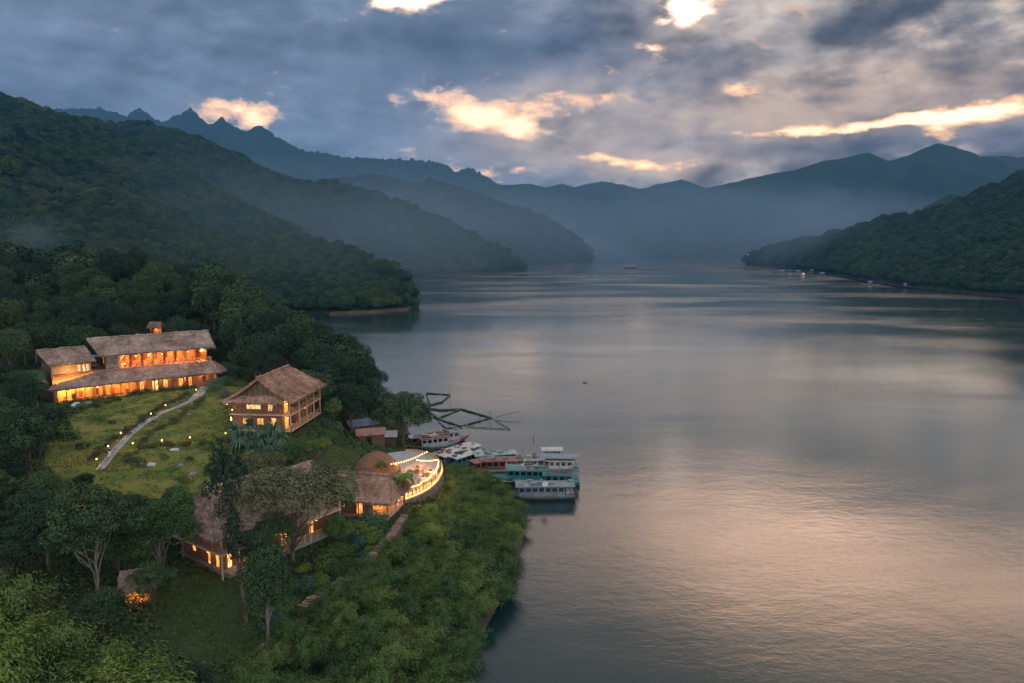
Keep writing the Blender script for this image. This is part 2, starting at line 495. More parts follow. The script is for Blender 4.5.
def m_ground(W, b):
    g = W.node('ShaderNodeNewGeometry').outputs['Position']
    at = W.node('ShaderNodeAttribute', attribute_name='lawn').outputs['Fac']
    n1 = W.noise(g, 0.16, 5, 0.6, 0.4); n2 = W.noise(g, 1.7, 6, 0.75); n3 = W.noise(g, 0.5, 4, 0.7, 0.5)
    lawnc = W.ramp(W.m('ADD', W.m('MULTIPLY', n1, 0.55), W.m('MULTIPLY', n2, 0.45)),
                   [(0.34, (0.045, 0.072, 0.018)), (0.46, (0.088, 0.116, 0.024)), (0.57, (0.150, 0.142, 0.036)), (0.68, (0.175, 0.120, 0.056))])
    wild = W.ramp(W.m('ADD', W.m('MULTIPLY', n3, 0.5), W.m('MULTIPLY', n2, 0.5)),
                  [(0.34, (0.020, 0.032, 0.012)), (0.52, (0.030, 0.052, 0.018)), (0.70, (0.060, 0.060, 0.030))])
    c = W.mix(W.smooth(W.m('ADD', at, W.m('MULTIPLY', W.m('SUBTRACT', n3, 0.5), 0.6)), 0.35, 0.6), wild, lawnc)
    z = W.sep(g)[2]
    shore = W.smooth(W.m('ADD', z, W.m('MULTIPLY', n3, 1.0)), 1.5, 0.7)
    c = W.mix(shore, c, (0.070, 0.055, 0.040))
    W.put(b.inputs['Base Color'], c)
    bump(W, b, W.m('ADD', n2, W.noise(g, 6.0, 4, 0.7)), 0.6, 0.12)
ground_mat = mat('ground', m_ground, rough=0.95, spec=0.15)
V = np.stack([gx, gy, gz], -1).reshape(-1, 3)
gobj = np_obj('ground', V, grid_faces(*gx.shape), ground_mat, True)
tag(gobj, kind='structure')
att = gobj.data.attributes.new('lawn', 'FLOAT', 'POINT')
att.data.foreach_set('value', lawnf.ravel().astype(np.float32))

# ---------------------------------------------------------------- hills round the lake
HILLS = {}
def hill(key, ridge, foot, back=1.5, amp=0.16, wl=260, seed=1, nc=240, nr=70, prof=0.9, rough=0.0):
    """ridge: (px, py, D) along the skyline; foot: (px, D, z) where the slope starts"""
    r = np.array(ridge, float); f = np.array(foot, float)
    px = np.linspace(r[0, 0], r[-1, 0], nc)
    py = np.interp(px, r[:, 0], r[:, 1]); Dr = np.interp(px, r[:, 0], r[:, 2])
    py = py + (fbm(px / 9, px * 0 + seed, 3, seed) - 0.5) * 2.2 + (fbm(px / 2.2, px * 0 + seed, 2, seed + 3) - 0.5) * rough
    Df = np.interp(px, f[:, 0], f[:, 1]); zf = np.interp(px, f[:, 0], f[:, 2])
    a = (px - 512) / FPX; b = (341.5 - py) / FPX
    fy = CP + b * SP; fz = -SP + b * CP
    ax = a / fy
    zr = np.maximum(CAM_H + fz / fy * Dr, zf + 2)
    t = np.concatenate([np.linspace(-0.06, 1, nr), 1 + np.linspace(0, 1, 16)[1:] * (back - 1) * 2])
    T, A = np.meshgrid(t, ax, indexing='ij')
    D = Df + (Dr - Df) * T
    D = np.where(T > 1, Dr + (Dr - Df + 200) * (T - 1) * 0.7, D)
    X = A * D; Y = D
    up = np.clip(T, 0, 1)
    P = up ** prof
    P = P * (1 - 0.25 * np.sin(PI * up)) if prof < 1 else P
    Z = zf + (zr - zf) * P
    fall = np.clip((T - 1) / ((back - 1) * 2), 0, 1)
    Z = Z * (1 - fall ** 1.3) - fall * 30
    Z = np.where(T < 0, zf + T * 200, Z)
    env = np.clip(np.sin(PI * np.clip(up, 0, 1)), 0, 1) ** 0.7
    n = fbm(X / wl, Y / wl, 5, seed, ridged=True) - 0.55
    n2 = fbm(X / (wl * 0.25), Y / (wl * 0.25), 4, seed + 5) - 0.5
    Z = Z + env * (n * amp * 2.2 + n2 * amp * 0.35) * (zr - zf)
    o = np_obj('hills', np.stack([X, Y, Z], -1).reshape(-1, 3), grid_faces(*X.shape), forest_mat, True)
    tag(o, kind='structure')
    HILLS[key] = (X[:nr], Y[:nr], Z[:nr])
    return o
# the near left hill and its spur into the lake
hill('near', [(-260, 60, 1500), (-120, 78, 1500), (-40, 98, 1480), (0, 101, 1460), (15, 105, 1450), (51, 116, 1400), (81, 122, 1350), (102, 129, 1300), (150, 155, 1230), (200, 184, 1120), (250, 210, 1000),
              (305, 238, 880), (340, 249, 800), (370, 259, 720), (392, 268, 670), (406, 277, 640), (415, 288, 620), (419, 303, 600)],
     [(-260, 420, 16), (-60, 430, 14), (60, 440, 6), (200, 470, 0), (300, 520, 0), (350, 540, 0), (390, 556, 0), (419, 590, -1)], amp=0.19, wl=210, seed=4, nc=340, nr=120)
hill('second', [(60, 135, 2000), (104, 127, 2000), (137, 128, 2000), (173, 135, 1980), (203, 145, 1960), (223, 154, 1950), (254, 169, 1930), (284, 182, 1900), (310, 187, 1900), (335, 188, 1900), (366, 194, 1900),
                (406, 208, 1880), (442, 223, 1850), (478, 240, 1820), (505, 254, 1780), (522, 264, 1720), (528, 272, 1680)],
     [(60, 1300, 40), (300, 1000, 0), (400, 1180, 0), (430, 1250, 0), (480, 1480, 0), (528, 1640, -1)], amp=0.17, wl=300, seed=9, nc=300, nr=90)
hill('third', [(280, 200, 3300), (300, 190, 3300), (335, 182, 3300), (356, 179, 3300), (381, 177, 3300), (406, 183, 3300), (420, 187, 3250), (432, 181, 3200), (457, 190, 3150), (480, 196, 3100), (500, 205, 3050), (526, 212, 3000),
               (551, 222, 2950), (570, 233, 2900), (582, 243, 2850), (592, 254, 2800)],
     [(280, 2000, 20), (430, 2000, 0), (500, 2100, 0), (540, 2300, 0), (592, 2650, -1)], amp=0.13, wl=420, seed=13, nc=220, nr=70)
hill('fourth', [(380, 190, 5000), (440, 184, 5000), (478, 187, 5000), (505, 185, 5000), (531, 183, 5000), (546, 187, 5000), (561, 184, 5000), (582, 188, 5000), (600, 184, 5000), (623, 184, 5000), (643, 191, 5000), (662, 200, 5000), (700, 215, 4900), (740, 240, 4800)],
     [(380, 3600, 0), (740, 3700, 0)], amp=0.12, wl=600, seed=21)
hill('mountain', [(560, 252, 4300), (580, 236, 4300), (605, 219, 4300), (628, 206, 4300), (669, 194, 4300), (705, 189, 4300), (730, 183, 4300), (766, 175, 4300), (797, 170, 4300), (823, 161, 4300), (848, 157, 4300), (869, 153, 4300), (889, 161, 4300),
                  (910, 155, 4300), (925, 148, 4300), (940, 143, 4300), (961, 149, 4300), (981, 156, 4300), (1002, 156, 4300), (1024, 157, 4300), (1080, 165, 4300), (1160, 150, 4300), (1280, 180, 4300)],
     [(560, 3600, 0), (700, 3400, 0), (760, 3300, 0), (1000, 2400, 0), (1280, 2300, 0)], amp=0.14, wl=520, seed=31, nc=340, nr=90)
hill('right_back', [(840, 250, 1900), (870, 232, 1900), (900, 219, 1900), (920, 211, 1900), (935, 201, 1900), (951, 194, 1900), (971, 198, 1900), (1002, 200, 1900), (1060, 210, 1900), (1180, 200, 1900)],
     [(840, 1500, 0), (1180, 1300, 30)], amp=0.12, wl=200, seed=41)
hill('right_near', [(746, 259, 2300), (776, 249, 2150), (817, 243, 1950), (848, 235, 1800), (884, 223, 1700), (920, 217, 1600), (945, 210, 1500), (971, 200, 1450), (1002, 188, 1400), (1017, 179, 1380), (1034, 172, 1350), (1080, 150, 1350), (1160, 128, 1350), (1300, 120, 1350)],
     [(746, 2250, -1), (800, 1700, 0), (850, 1230, 0), (900, 960, 0), (960, 800, 0), (1024, 700, 0), (1100, 600, 0), (1300, 520, 0)], amp=0.14, wl=230, seed=51, nc=300, nr=90)
hill('far_peaks', [(-60, 122, 6200), (15, 107, 6200), (50, 109, 6200), (100, 108, 6200), (115, 113, 6200), (125, 116, 6200), (140, 108, 6200), (150, 115, 6200), (163, 123, 6200), (176, 115, 6200), (183, 113, 6200), (190, 107, 6200), (197, 114, 6200), (204, 121, 6200), (212, 124, 6200), (222, 116, 6200), (233, 127, 6200),
                   (245, 132, 6200), (258, 126, 6200), (268, 130, 6200), (275, 136, 6200), (300, 150, 6200), (350, 157, 6200), (425, 160, 6200), (445, 164, 6200), (455, 172, 6200), (470, 167, 6200), (485, 175, 6200), (505, 187, 6200), (540, 200, 6200)],
     [(-60, 5000, 0), (540, 5000, 0)], amp=0.10, wl=650, seed=61, rough=4.0, nc=460)
hill('far_gap', [(560, 192, 6400), (577, 186, 6400), (602, 181, 6400), (617, 184, 6400), (640, 189, 6400), (657, 184, 6400), (682, 179, 6400), (702, 187, 6400), (740, 192, 6400)],
     [(560, 5300, 0), (740, 5300, 0)], amp=0.08, wl=650, seed=71, rough=1.0)

# ---------------------------------------------------------------- air
def haze_box():
    x0, x1, y0, y1, z0, z1 = -6500, 6500, -1200, 7200, -12, 1250
    V = [(x, y, z) for z in (z0, z1) for (x, y) in ((x0, y0), (x1, y0), (x1, y1), (x0, y1))]
    F = [(0, 3, 2, 1), (4, 5, 6, 7), (0, 1, 5, 4), (1, 2, 6, 5), (2, 3, 7, 6), (3, 0, 4, 7)]
    m = bpy.data.materials.new('haze'); m.use_nodes = True
    nt = m.node_tree; nt.nodes.clear()
    pv = nt.nodes.new('ShaderNodeVolumePrincipled')
    pv.inputs['Color'].default_value = (0.10, 0.28, 0.56, 1)
    pv.inputs['Density'].default_value = HAZE_D
    pv.inputs['Anisotropy'].default_value = 0.1
    out = nt.nodes.new('ShaderNodeOutputMaterial')
    nt.links.new(pv.outputs[0], out.inputs['Volume'])
    o = np_obj('haze', V, F, m)
    tag(o, 'thin bluish evening haze over the lake and the hills', 'haze', kind='stuff')
HAZE_D = 0.92e-4
haze_box()

def mist(name, loc, rad, dens, label, rz=0.0, col=(0.36, 0.50, 0.66, 1)):
    """a low bank of mist, thickest at its heart: closed volumes of even density, one inside the other"""
    th = np.linspace(0, PI, 15); ph = np.linspace(0, 2 * PI, 33)
    T, P = np.meshgrid(th, ph, indexing='ij')
    m = bpy.data.materials.new(name); m.use_nodes = True
    nt = m.node_tree; nt.nodes.clear()
    pv = nt.nodes.new('ShaderNodeVolumePrincipled')
    pv.inputs['Color'].default_value = col
    pv.inputs['Density'].default_value = dens / 2.2
    out = nt.nodes.new('ShaderNodeOutputMaterial')
    nt.links.new(pv.outputs[0], out.inputs['Volume'])
    for q, f in enumerate((1.0, 0.82, 0.64, 0.44)):
        w = 1 + 0.14 * np.sin(P * 3 + 1 + q) * np.sin(T) + 0.10 * np.sin(P * 5 + 2 + 2 * q) * np.sin(T)
        V = np.stack([np.sin(T) * np.cos(P) * w * rad[0] * f, np.sin(T) * np.sin(P) * w * rad[1] * f, np.cos(T) * rad[2] * f * (1 + 0.2 * np.sin(2 * P + q))], -1).reshape(-1, 3)
        o = np_obj(name, V, grid_faces(15, 33)[:, ::-1], m)
        o.location = (loc[0] + rad[0] * 0.06 * (q - 1), loc[1], loc[2] + q * 0.3); o.rotation_euler = (0, 0, rz)
        tag(o, label, 'mist', 'layers of ' + label.split(' ', 1)[1], kind='stuff')
mist('lake_mist', (250, 3100, 0), (2300, 1500, 380), 2.2e-4, 'broad low mist lying over the far end of the lake')
mist('lake_mist', (330, 2950, 10), (210, 260, 95), 3.4e-3, 'pale smoky mist at the foot of the hills where the lake narrows')
mist('valley_mist', (-330, 1250, 60), (420, 380, 150), 3.0e-4, 'faint mist hanging on the slope of the second left hill')
mist('valley_mist', (-230, 800, 40), (300, 380, 90), 2.6e-4, 'thin mist along the foot of the nearest left hillside')
mist('valley_mist', (-150, 2100, 60), (520, 420, 190), 3.2e-4, 'pale mist in front of the third hill at the bend')
mist('valley_mist', (1250, 3250, 120), (1000, 420, 270), 3.4e-4, 'broad mist against the lower flank of the big right mountain')
mist('wood_smoke', (-318, 470, 56), (22, 16, 15), 3.5e-3, 'small wisp of smoke over the trees at the far left')
mist('valley_mist', (820, 1850, 60), (220, 260, 140), 6.0e-4, 'faint mist in the notch behind the right hill')
# ---------------------------------------------------------------- plants: meshes
RNG = np.random.default_rng(11)
def m_leaf(c1, c2, c3, name):
    def f(W, b):
        oi = W.node('ShaderNodeObjectInfo').outputs['Random']
        tc = W.node('ShaderNodeTexCoord').outputs['Object']
        n = W.noise(tc, 0.55, 3, 0.6); n2 = W.noise(tc, 4.5, 2, 0.6)
        v = W.m('ADD', W.m('MULTIPLY', oi, 0.42), W.m('ADD', W.m('MULTIPLY', n, 0.40), W.m('MULTIPLY', n2, 0.32)))
        W.put(b.inputs['Base Color'], W.ramp(v, [(0.30, c1), (0.56, c2), (0.85, c3)]))
    return mat(name, f, rough=0.75, spec=0.12 if 'far' in name else 0.22)
LEAF_DARK = m_leaf((0.007, 0.020, 0.012), (0.014, 0.036, 0.018), (0.050, 0.088, 0.032), 'leaf_dark')
LEAF_MID = m_leaf((0.026, 0.058, 0.018), (0.055, 0.108, 0.028), (0.115, 0.165, 0.038), 'leaf_mid')
LEAF_WOOD = m_leaf((0.010, 0.027, 0.013), (0.022, 0.050, 0.020), (0.050, 0.086, 0.028), 'leaf_wood')
LEAF_LITE = m_leaf((0.055, 0.095, 0.020), (0.110, 0.165, 0.030), (0.165, 0.195, 0.038), 'leaf_light')
LEAF_BANK = m_leaf((0.022, 0.050, 0.017), (0.056, 0.100, 0.026), (0.112, 0.148, 0.036), 'leaf_bank')
LEAF_BLUE = m_leaf((0.028, 0.066, 0.046), (0.055, 0.115, 0.075), (0.10, 0.17, 0.10), 'leaf_blue')
LEAF_OLIVE = m_leaf((0.034, 0.050, 0.022), (0.062, 0.080, 0.032), (0.110, 0.105, 0.050), 'leaf_olive')
LEAF_RED = m_leaf((0.050, 0.030, 0.016), (0.095, 0.060, 0.026), (0.115, 0.105, 0.035), 'leaf_red')
BARK = worn('bark', (0.055, 0.042, 0.032), (0.13, 0.105, 0.08), 2.2, 0.9, stretch=(1, 1, 0.25), bs=0.6)
BARK_PALE = worn('bark_pale', (0.09, 0.08, 0.066), (0.21, 0.19, 0.16), 2.0, 0.85, stretch=(1, 1, 0.3), bs=0.5)

def norm(v): return v / (np.linalg.norm(v, axis=-1, keepdims=True) + 1e-9)
def leaf_quads(P, N, L, Wd, rng, droop=0.0, axis=None):
    """diamond-shaped leaves: centre P, facing N, length L, width Wd"""
    n = len(P)
    a = rng.normal(size=(n, 3)) if axis is None else axis + rng.normal(size=(n, 3)) * 0.35
    a = norm(a - (a * N).sum(-1, keepdims=True) * N)
    a[:, 2] -= droop; a = norm(a)
    s = norm(np.cross(N, a))
    L = np.asarray(L).reshape(-1, 1) * (0.7 + 0.6 * rng.random((n, 1))); Wd = np.asarray(Wd).reshape(-1, 1) * (0.7 + 0.6 * rng.random((n, 1)))
    bend = N * L * 0.12
    V = np.stack([P - a * L * 0.5 - bend, P + s * Wd * 0.5, P + a * L * 0.5 - bend, P - s * Wd * 0.5], 1).reshape(-1, 3)
    F = np.arange(n * 4).reshape(n, 4)
    return V, F
def lobes_points(lobes, per, rng, inner=0.62):
    Ps, Ns = [], []
    for (c, r) in lobes:
        c = np.array(c); r = np.array(r)
        n = int(per * (r[0] * r[1] + r[0] * r[2] + r[1] * r[2]) / 3)
        d = norm(rng.normal(size=(n, 3)))
        keep = d[:, 2] > -0.65
        d = d[keep]
        u = inner + (1.08 - inner) * rng.random((len(d), 1)) ** 0.6
        P = c + d * r * u
        # drop leaves buried deep inside another lobe
        ok = np.ones(len(P), bool)
        for (c2, r2) in lobes:
            q = (((P - np.array(c2)) / np.array(r2)) ** 2).sum(-1)
            ok &= ~(q < 0.42)
        Ps.append(P[ok]); Ns.append(norm(d / r)[ok])
    return np.concatenate(Ps), np.concatenate(Ns)
def crown_mesh(name, lobes, per, leaf, m, seed, aspect=0.55, jit=0.55, droop=0.15, inner=0.62):
    rng = np.random.default_rng(seed)
    P, N = lobes_points(lobes, per, rng, inner)
    N = norm(N + rng.normal(size=N.shape) * jit + np.array([0, 0, 0.35]))
    V, F = leaf_quads(P, N, np.full(len(P), leaf), np.full(len(P), leaf * aspect), rng, droop)
    return np_mesh(name, V, F, m)
def make_lobes(seed, cz, R3, n, lr, flat=0.8, dome=0.0):
    rng = np.random.default_rng(seed)
    L = []
    for k in range(n):
        d = norm(rng.normal(size=3)); d[2] = abs(d[2]) * 1.1 - 0.25 if dome == 0 else abs(d[2])
        u = 0.42 + 0.70 * rng.random()
        c = np.array([0, 0, cz]) + d * np.array(R3) * u
        r = lr * (0.5 + 0.85 * rng.random())
        L.append((c, (r * (0.9 + 0.3 * rng.random()), r * (0.9 + 0.3 * rng.random()), r * flat)))
    return L
def tube_np(pts, rad, n=7):
    pts = np.array(pts, float); k = len(pts)
    V = []
    for i in range(k):
        t = norm(pts[min(i + 1, k - 1)] - pts[max(i - 1, 0)])
        a = np.array([1.0, 0, 0]) if abs(t[0]) < 0.8 else np.array([0, 1.0, 0])
        u = norm(np.cross(t, a)); w = np.cross(t, u)
        for j in range(n):
            an = 2 * PI * j / n
            V.append(pts[i] + rad[i] * (math.cos(an) * u + math.sin(an) * w))
    F = []
    for i in range(k - 1):
        for j in range(n):
            F.append((i * n + j, i * n + (j + 1) % n, (i + 1) * n + (j + 1) % n, (i + 1) * n + j))
    return np.array(V), np.array(F)
def join_np(parts):
    V, F, o = [], [], 0
    for v, f in parts:
        V.append(v); F.append(f + o); o += len(v)
    return np.concatenate(V), np.concatenate(F)
def trunk_mesh(name, lobes, h0, r0, m, seed, lean=(0, 0), fork=0):
    """a tapered trunk with a limb running up into each main lobe"""
    rng = np.random.default_rng(seed)
    top = np.array([lean[0], lean[1], h0])
    pts = [np.array([0, 0, -0.6]), np.array([0.02, 0, 0.3])]
    for k in range(1, 5):
        pts.append(top * (k / 4) + rng.normal(size=3) * np.array([0.09, 0.09, 0]) * (k < 4))
    rad = [r0 * 1.5, r0 * 1.12, r0, r0 * 0.9, r0 * 0.8, r0 * 0.7]
    parts = [tube_np(pts, rad, 8)]
    for k, (c, r) in enumerate(lobes[:11]):
        c = np.array(c) - np.array([0, 0, r[2] * 0.3])
        s = pts[3 + k % 3] if fork == 0 else pts[2 + k % 4]
        mid = s * 0.45 + c * 0.55 + np.array([0, 0, -0.25]) + rng.normal(size=3) * 0.18
        q = s * 0.75 + c * 0.25 + rng.normal(size=3) * 0.12
        parts.append(tube_np([s, q, mid, c], [r0 * 0.5, r0 * 0.38, r0 * 0.25, r0 * 0.1], 5))
        # twigs
        for j in range(2):
            e = c + norm(rng.normal(size=3) + np.array([0, 0, 0.5])) * r[0] * 0.8
            parts.append(tube_np([mid, (mid + e) / 2 + rng.normal(size=3) * 0.1, e], [r0 * 0.2, r0 * 0.12, r0 * 0.04], 4))
    V, F = join_np(parts)
    return np_mesh(name, V, F, m, True)

SHAPES = {}
def shape(kind, seed, lm, bm=BARK):
    key = (kind, seed, lm.name, bm.name)
    if key in SHAPES: return SHAPES[key]
    s = seed * 101 + len(kind)
    if kind == 'broad':
        L = make_lobes(s, 5.9, (3.0, 3.0, 3.3), 27, 1.35, 0.9)
        r = (crown_mesh('crown', L, 420, 0.30, lm, s, inner=0.5), trunk_mesh('trunk', L, 4.6, 0.22, bm, s))
    elif kind == 'airy':
        L = make_lobes(s, 5.9, (3.2, 3.2, 3.9), 48, 0.9, 0.7)
        r = (crown_mesh('crown', L, 560, 0.26, lm, s, inner=0.35), trunk_mesh('trunk', L, 4.2, 0.13, bm, s, fork=1))
    elif kind == 'tall':
        L = make_lobes(s, 5.9, (1.7, 1.7, 4.0), 27, 1.05, 0.9)
        r = (crown_mesh('crown', L, 420, 0.26, lm, s), trunk_mesh('trunk', L, 5.2, 0.17, bm, s))
    elif kind == 'slim':
        rg_ = np.random.default_rng(s)
        L = [(np.array([0.5 * math.sin(k * 1.9), 0.5 * math.cos(k * 2.3), 3.9 + 0.42 * k + (0.5 if k > 6 else 0)]), (0.75 * rg_.uniform(.7, 1.3),) * 2 + (0.6,)) for k in range(14)]
        L += [(np.array([1.5, 0.2, 4.2]), (0.8, 0.8, 0.6)), (np.array([-1.4, -0.2, 7.6]), (0.9, 0.8, 0.6)), (np.array([1.0, 0.5, 8.4]), (0.8, 0.8, 0.6))]
        r = (crown_mesh('crown', L, 620, 0.22, lm, s, inner=0.4), trunk_mesh('trunk', L, 5.4, 0.17, bm, s))
    elif kind == 'dense':
        L = make_lobes(s, 5.0, (3.6, 3.6, 4.0), 44, 1.15, 0.85)
        r = (crown_mesh('crown', L, 420, 0.28, lm, s, inner=0.5), trunk_mesh('trunk', L, 3.6, 0.26, bm, s))
    elif kind == 'spread':
        L = make_lobes(s, 7.2, (4.6, 4.6, 1.8), 50, 1.0, 0.5)
        r = (crown_mesh('crown', L, 430, 0.26, lm, s, inner=0.3), trunk_mesh('trunk', L, 4.0, 0.18, bm, s, fork=1))
    elif kind == 'shrub':
        L = make_lobes(s, 0.7, (1.05, 1.05, 0.75), 12, 0.62, 0.85, dome=1)
        r = (crown_mesh('foliage', L, 620, 0.17, lm, s, inner=0.5), None)
    elif kind == 'low':
        L = make_lobes(s, 5.6, (2.9, 2.9, 3.0), 13, 1.8)
        r = (crown_mesh('crown', L, 42, 0.85, lm, s), trunk_mesh('trunk', L[:4], 4.6, 0.24, bm, s))
    elif kind == 'feather':
        # a clump of arching, feathery stems
        rng = np.random.default_rng(s)
        Ps, Ns, Ax = [], [], []
        for k in range(92):
            an = rng.random() * 2 * PI; out = 0.5 + rng.random() * 2.0; h = 2.6 + rng.random() * 2.2 - out * 0.35
            base = np.array([rng.normal() * 0.4, rng.normal() * 0.4, 0.0])
            t = 0.35 + 0.65 * rng.random(120) ** 0.8
            x = base[0] + math.cos(an) * out * t ** 1.7; y = base[1] + math.sin(an) * out * t ** 1.7
            z = h * (t * 1.35 - 0.35 * t ** 3.2) * (1 - 0.15 * t * out / 2.5)
            P = np.stack([x, y, z], -1) + rng.normal(size=(120, 3)) * (0.10 + 0.16 * t[:, None])
            dirv = np.stack([np.cos(an) * np.ones(120), np.sin(an) * np.ones(120), 0.6 - 1.5 * t], -1)
            Ps.append(P); Ax.append(norm(dirv))
            Ns.append(np.tile([math.cos(an) * 0.4, math.sin(an) * 0.4, 0.9], (120, 1)))
        P = np.concatenate(Ps); N = norm(np.concatenate(Ns) + rng.normal(size=P.shape) * 0.5); A = np.concatenate(Ax)
        V, F = leaf_quads(P, N, np.full(len(P), 0.24), np.full(len(P), 0.06), rng, 0.25, A)
        stems = []
        for k in range(9):
            an = rng.random() * 2 * PI; o = rng.random() * 1.1
            stems.append(tube_np([[0, 0, -0.4], [math.cos(an) * o * 0.35, math.sin(an) * o * 0.35, 1.5], [math.cos(an) * o, math.sin(an) * o, 3.2]], [0.05, 0.04, 0.015], 5))
        r = (np_mesh('crown', V, F, lm), np_mesh('trunk', *join_np(stems), bm, True))
    elif kind == 'strap':
        # rosette heads of long drooping strap leaves
        rng = np.random.default_rng(s); VV, FF = [], []
        heads = [(0, 0, 2.0, 1.2), (1.3, 0.4, 1.5, 1.05), (-1.1, -0.6, 1.5, 1.0), (0.2, -1.2, 1.1, 0.95)]
        o = 0
        for (hx, hy, hz, hr) in heads:
            for k in range(120):
                an = rng.random() * 2 * PI; e = rng.random() ** 0.7
                pr = []
                for i in range(6):
                    t = i / 5
                    rr = hr * t * (0.35 + 0.65 * e) * 1.15; zz = hz + hr * (0.95 * (1.15 - e) * t * 1.6 - (0.55 + 0.7 * e) * t * t)
                    w = 0.05 * (1 - t) ** 0.6 + 0.004
                    c = np.array([hx + math.cos(an) * rr, hy + math.sin(an) * rr, zz]); sd = np.array([-math.sin(an), math.cos(an), 0])
                    pr += [c - sd * w, c + sd * w]
                VV.append(np.array(pr)); FF.append(np.array([(o + 2 * i, o + 2 * i + 1, o + 2 * i + 3, o + 2 * i + 2) for i in range(5)])); o += 12
        tr = [tube_np([[hx * 0.3, hy * 0.3, -0.4], [hx * 0.7, hy * 0.7, hz * 0.5], [hx, hy, hz]], [0.13, 0.1, 0.09], 6) for (hx, hy, hz, hr) in heads]
        r = (np_mesh('crown', np.concatenate(VV), np.concatenate(FF), lm), np_mesh('trunk', *join_np(tr), bm, True))
    elif kind == 'palm':
        rng = np.random.default_rng(s); VV, FF = [], []; o = 0
        H = 4.6
        for k in range(19):
            an = 2 * PI * k / 19 * 3.4 + rng.random() * 0.4; lift = 0.95 - 1.25 * (k / 19); Lf = 2.1 + rng.random() * 0.4
            dx = np.array([math.cos(an), math.sin(an), 0]); sd = np.array([-math.sin(an), math.cos(an), 0])
            for i in range(26):
                t = (i + 1) / 26
                c = np.array([0, 0, H]) + dx * Lf * t * (1 - 0.18 * t * t) + np.array([0, 0, Lf * (lift * t - 0.85 * t * t)])
                ll = 0.62 * math.sin(PI * min(t * 0.93 + 0.07, 1)) + 0.06
                for sg in (-1, 1):
                    e = c + sd * sg * ll * 0.8 + dx * ll * 0.5 + np.array([0, 0, -ll * 0.45])
                    w = dx * 0.045
                    VV.append(np.array([c - w, c + w, e + w * 0.3, e - w * 0.3])); FF.append(np.array([[o, o + 1, o + 2, o + 3]])); o += 4
        tr = tube_np([[0, 0, -0.4], [0.06, 0, 1.2], [0.1, 0.04, 2.8], [0, 0, H]], [0.17, 0.12, 0.1, 0.1], 8)
        r = (np_mesh('crown', np.concatenate(VV), np.concatenate(FF), lm), np_mesh('trunk', *tr, bm, True))
    SHAPES[key] = r
    return r

def tree(name, kind, seed, x, y, h, label, cat='tree', group=None, lm=LEAF_DARK, bm=BARK, wide=1.0, z=None, rz=None, base_h=10.0, lean=(0, 0)):
    cr, tr = shape(kind, seed, lm, bm)
    z = float(ground_z(x, y)) if z is None else z
    rz = random.uniform(0, 2 * PI) if rz is None else rz
    s = h / base_h
    root = empty(name, (x, y, z - 0.05), rz, label, cat, group)
    root.scale = (s * wide, s * wide, s)
    root.rotation_euler = (lean[0], lean[1], rz)
    if tr: link_mesh('trunk', tr, root)
    link_mesh('crown' if tr else 'foliage', cr, root)
    return root
def shrub(name, seed, x, y, h, label, group=None, lm=LEAF_MID, wide=1.0, z=None, kind='shrub', base_h=1.95, cat='shrub'):
    cr, tr = shape(kind, seed, lm)
    z = float(ground_z(x, y)) if z is None else z
    s = h / base_h
    o = link_mesh(name, cr, None, (x, y, z - 0.05), random.uniform(0, 2 * PI), (s * wide, s * wide, s))
    return tag(o, label, cat, group)

# ---------------------------------------------------------------- zones of the promontory
def poisson(x0, x1, y0, y1, dist, ok, tries, rng, fixed=()):
    """points at least dist apart on ground accepted by ok"""
    P = list(fixed); out = []
    xs = rng.uniform(x0, x1, tries); ys = rng.uniform(y0, y1, tries)
    good = ok(xs, ys)
    arr = np.array(P, float).reshape(-1, 2)
    for x, y in zip(xs[good], ys[good]):
        if len(arr) and ((arr[:, 0] - x) ** 2 + (arr[:, 1] - y) ** 2).min() < dist * dist: continue
        arr = np.vstack([arr, [x, y]]); out.append((x, y))
    return out
def pxof(x, y, z):
    x, y, z = (np.asarray(v, float) for v in (x, y, z))
    dz = z - CAM_H; f = y * CP - dz * SP; u = y * SP + dz * CP
    return 512 + FPX * x / f, 341.5 - FPX * u / f
def on_pad(x, y, extra=0.0):
    r = np.zeros(np.shape(x), bool)
    for (cx, cy, rz, hx, hy, z, mg) in PADS:
        dx, dy = x - cx, y - cy
        u = dx * math.cos(rz) + dy * math.sin(rz); v = -dx * math.sin(rz) + dy * math.cos(rz)
        r |= (abs(u) < hx + extra) & (abs(v) < hy + extra)
    return r
KEEP_CLEAR = [  # (x0, y0, x1, y1, farthest): what stands in front must not hide these
    (143, 312, 167, 330, 195),     (44, 330, 222, 404, 150), (228, 366, 328, 436, 122), (335, 440, 442, 528, 108), (196, 486, 330, 575, 78),
    (80, 400, 230, 470, 145), (165, 590, 290, 650, 60), (300, 545, 395, 610, 70), (440, 395, 582, 500, 140), (120, 450, 200, 480, 110)]
def hides(x, y, z, h, r):
    px, p0 = pxof(x, y, z); _, p1 = pxof(x, y, z + h); w = r * FPX / y
    for (a, b, c, d, far) in KEEP_CLEAR:
        if y < far and px + w > a and px - w < c and p0 > b and p1 < d: return True
    return False

PLACED = []
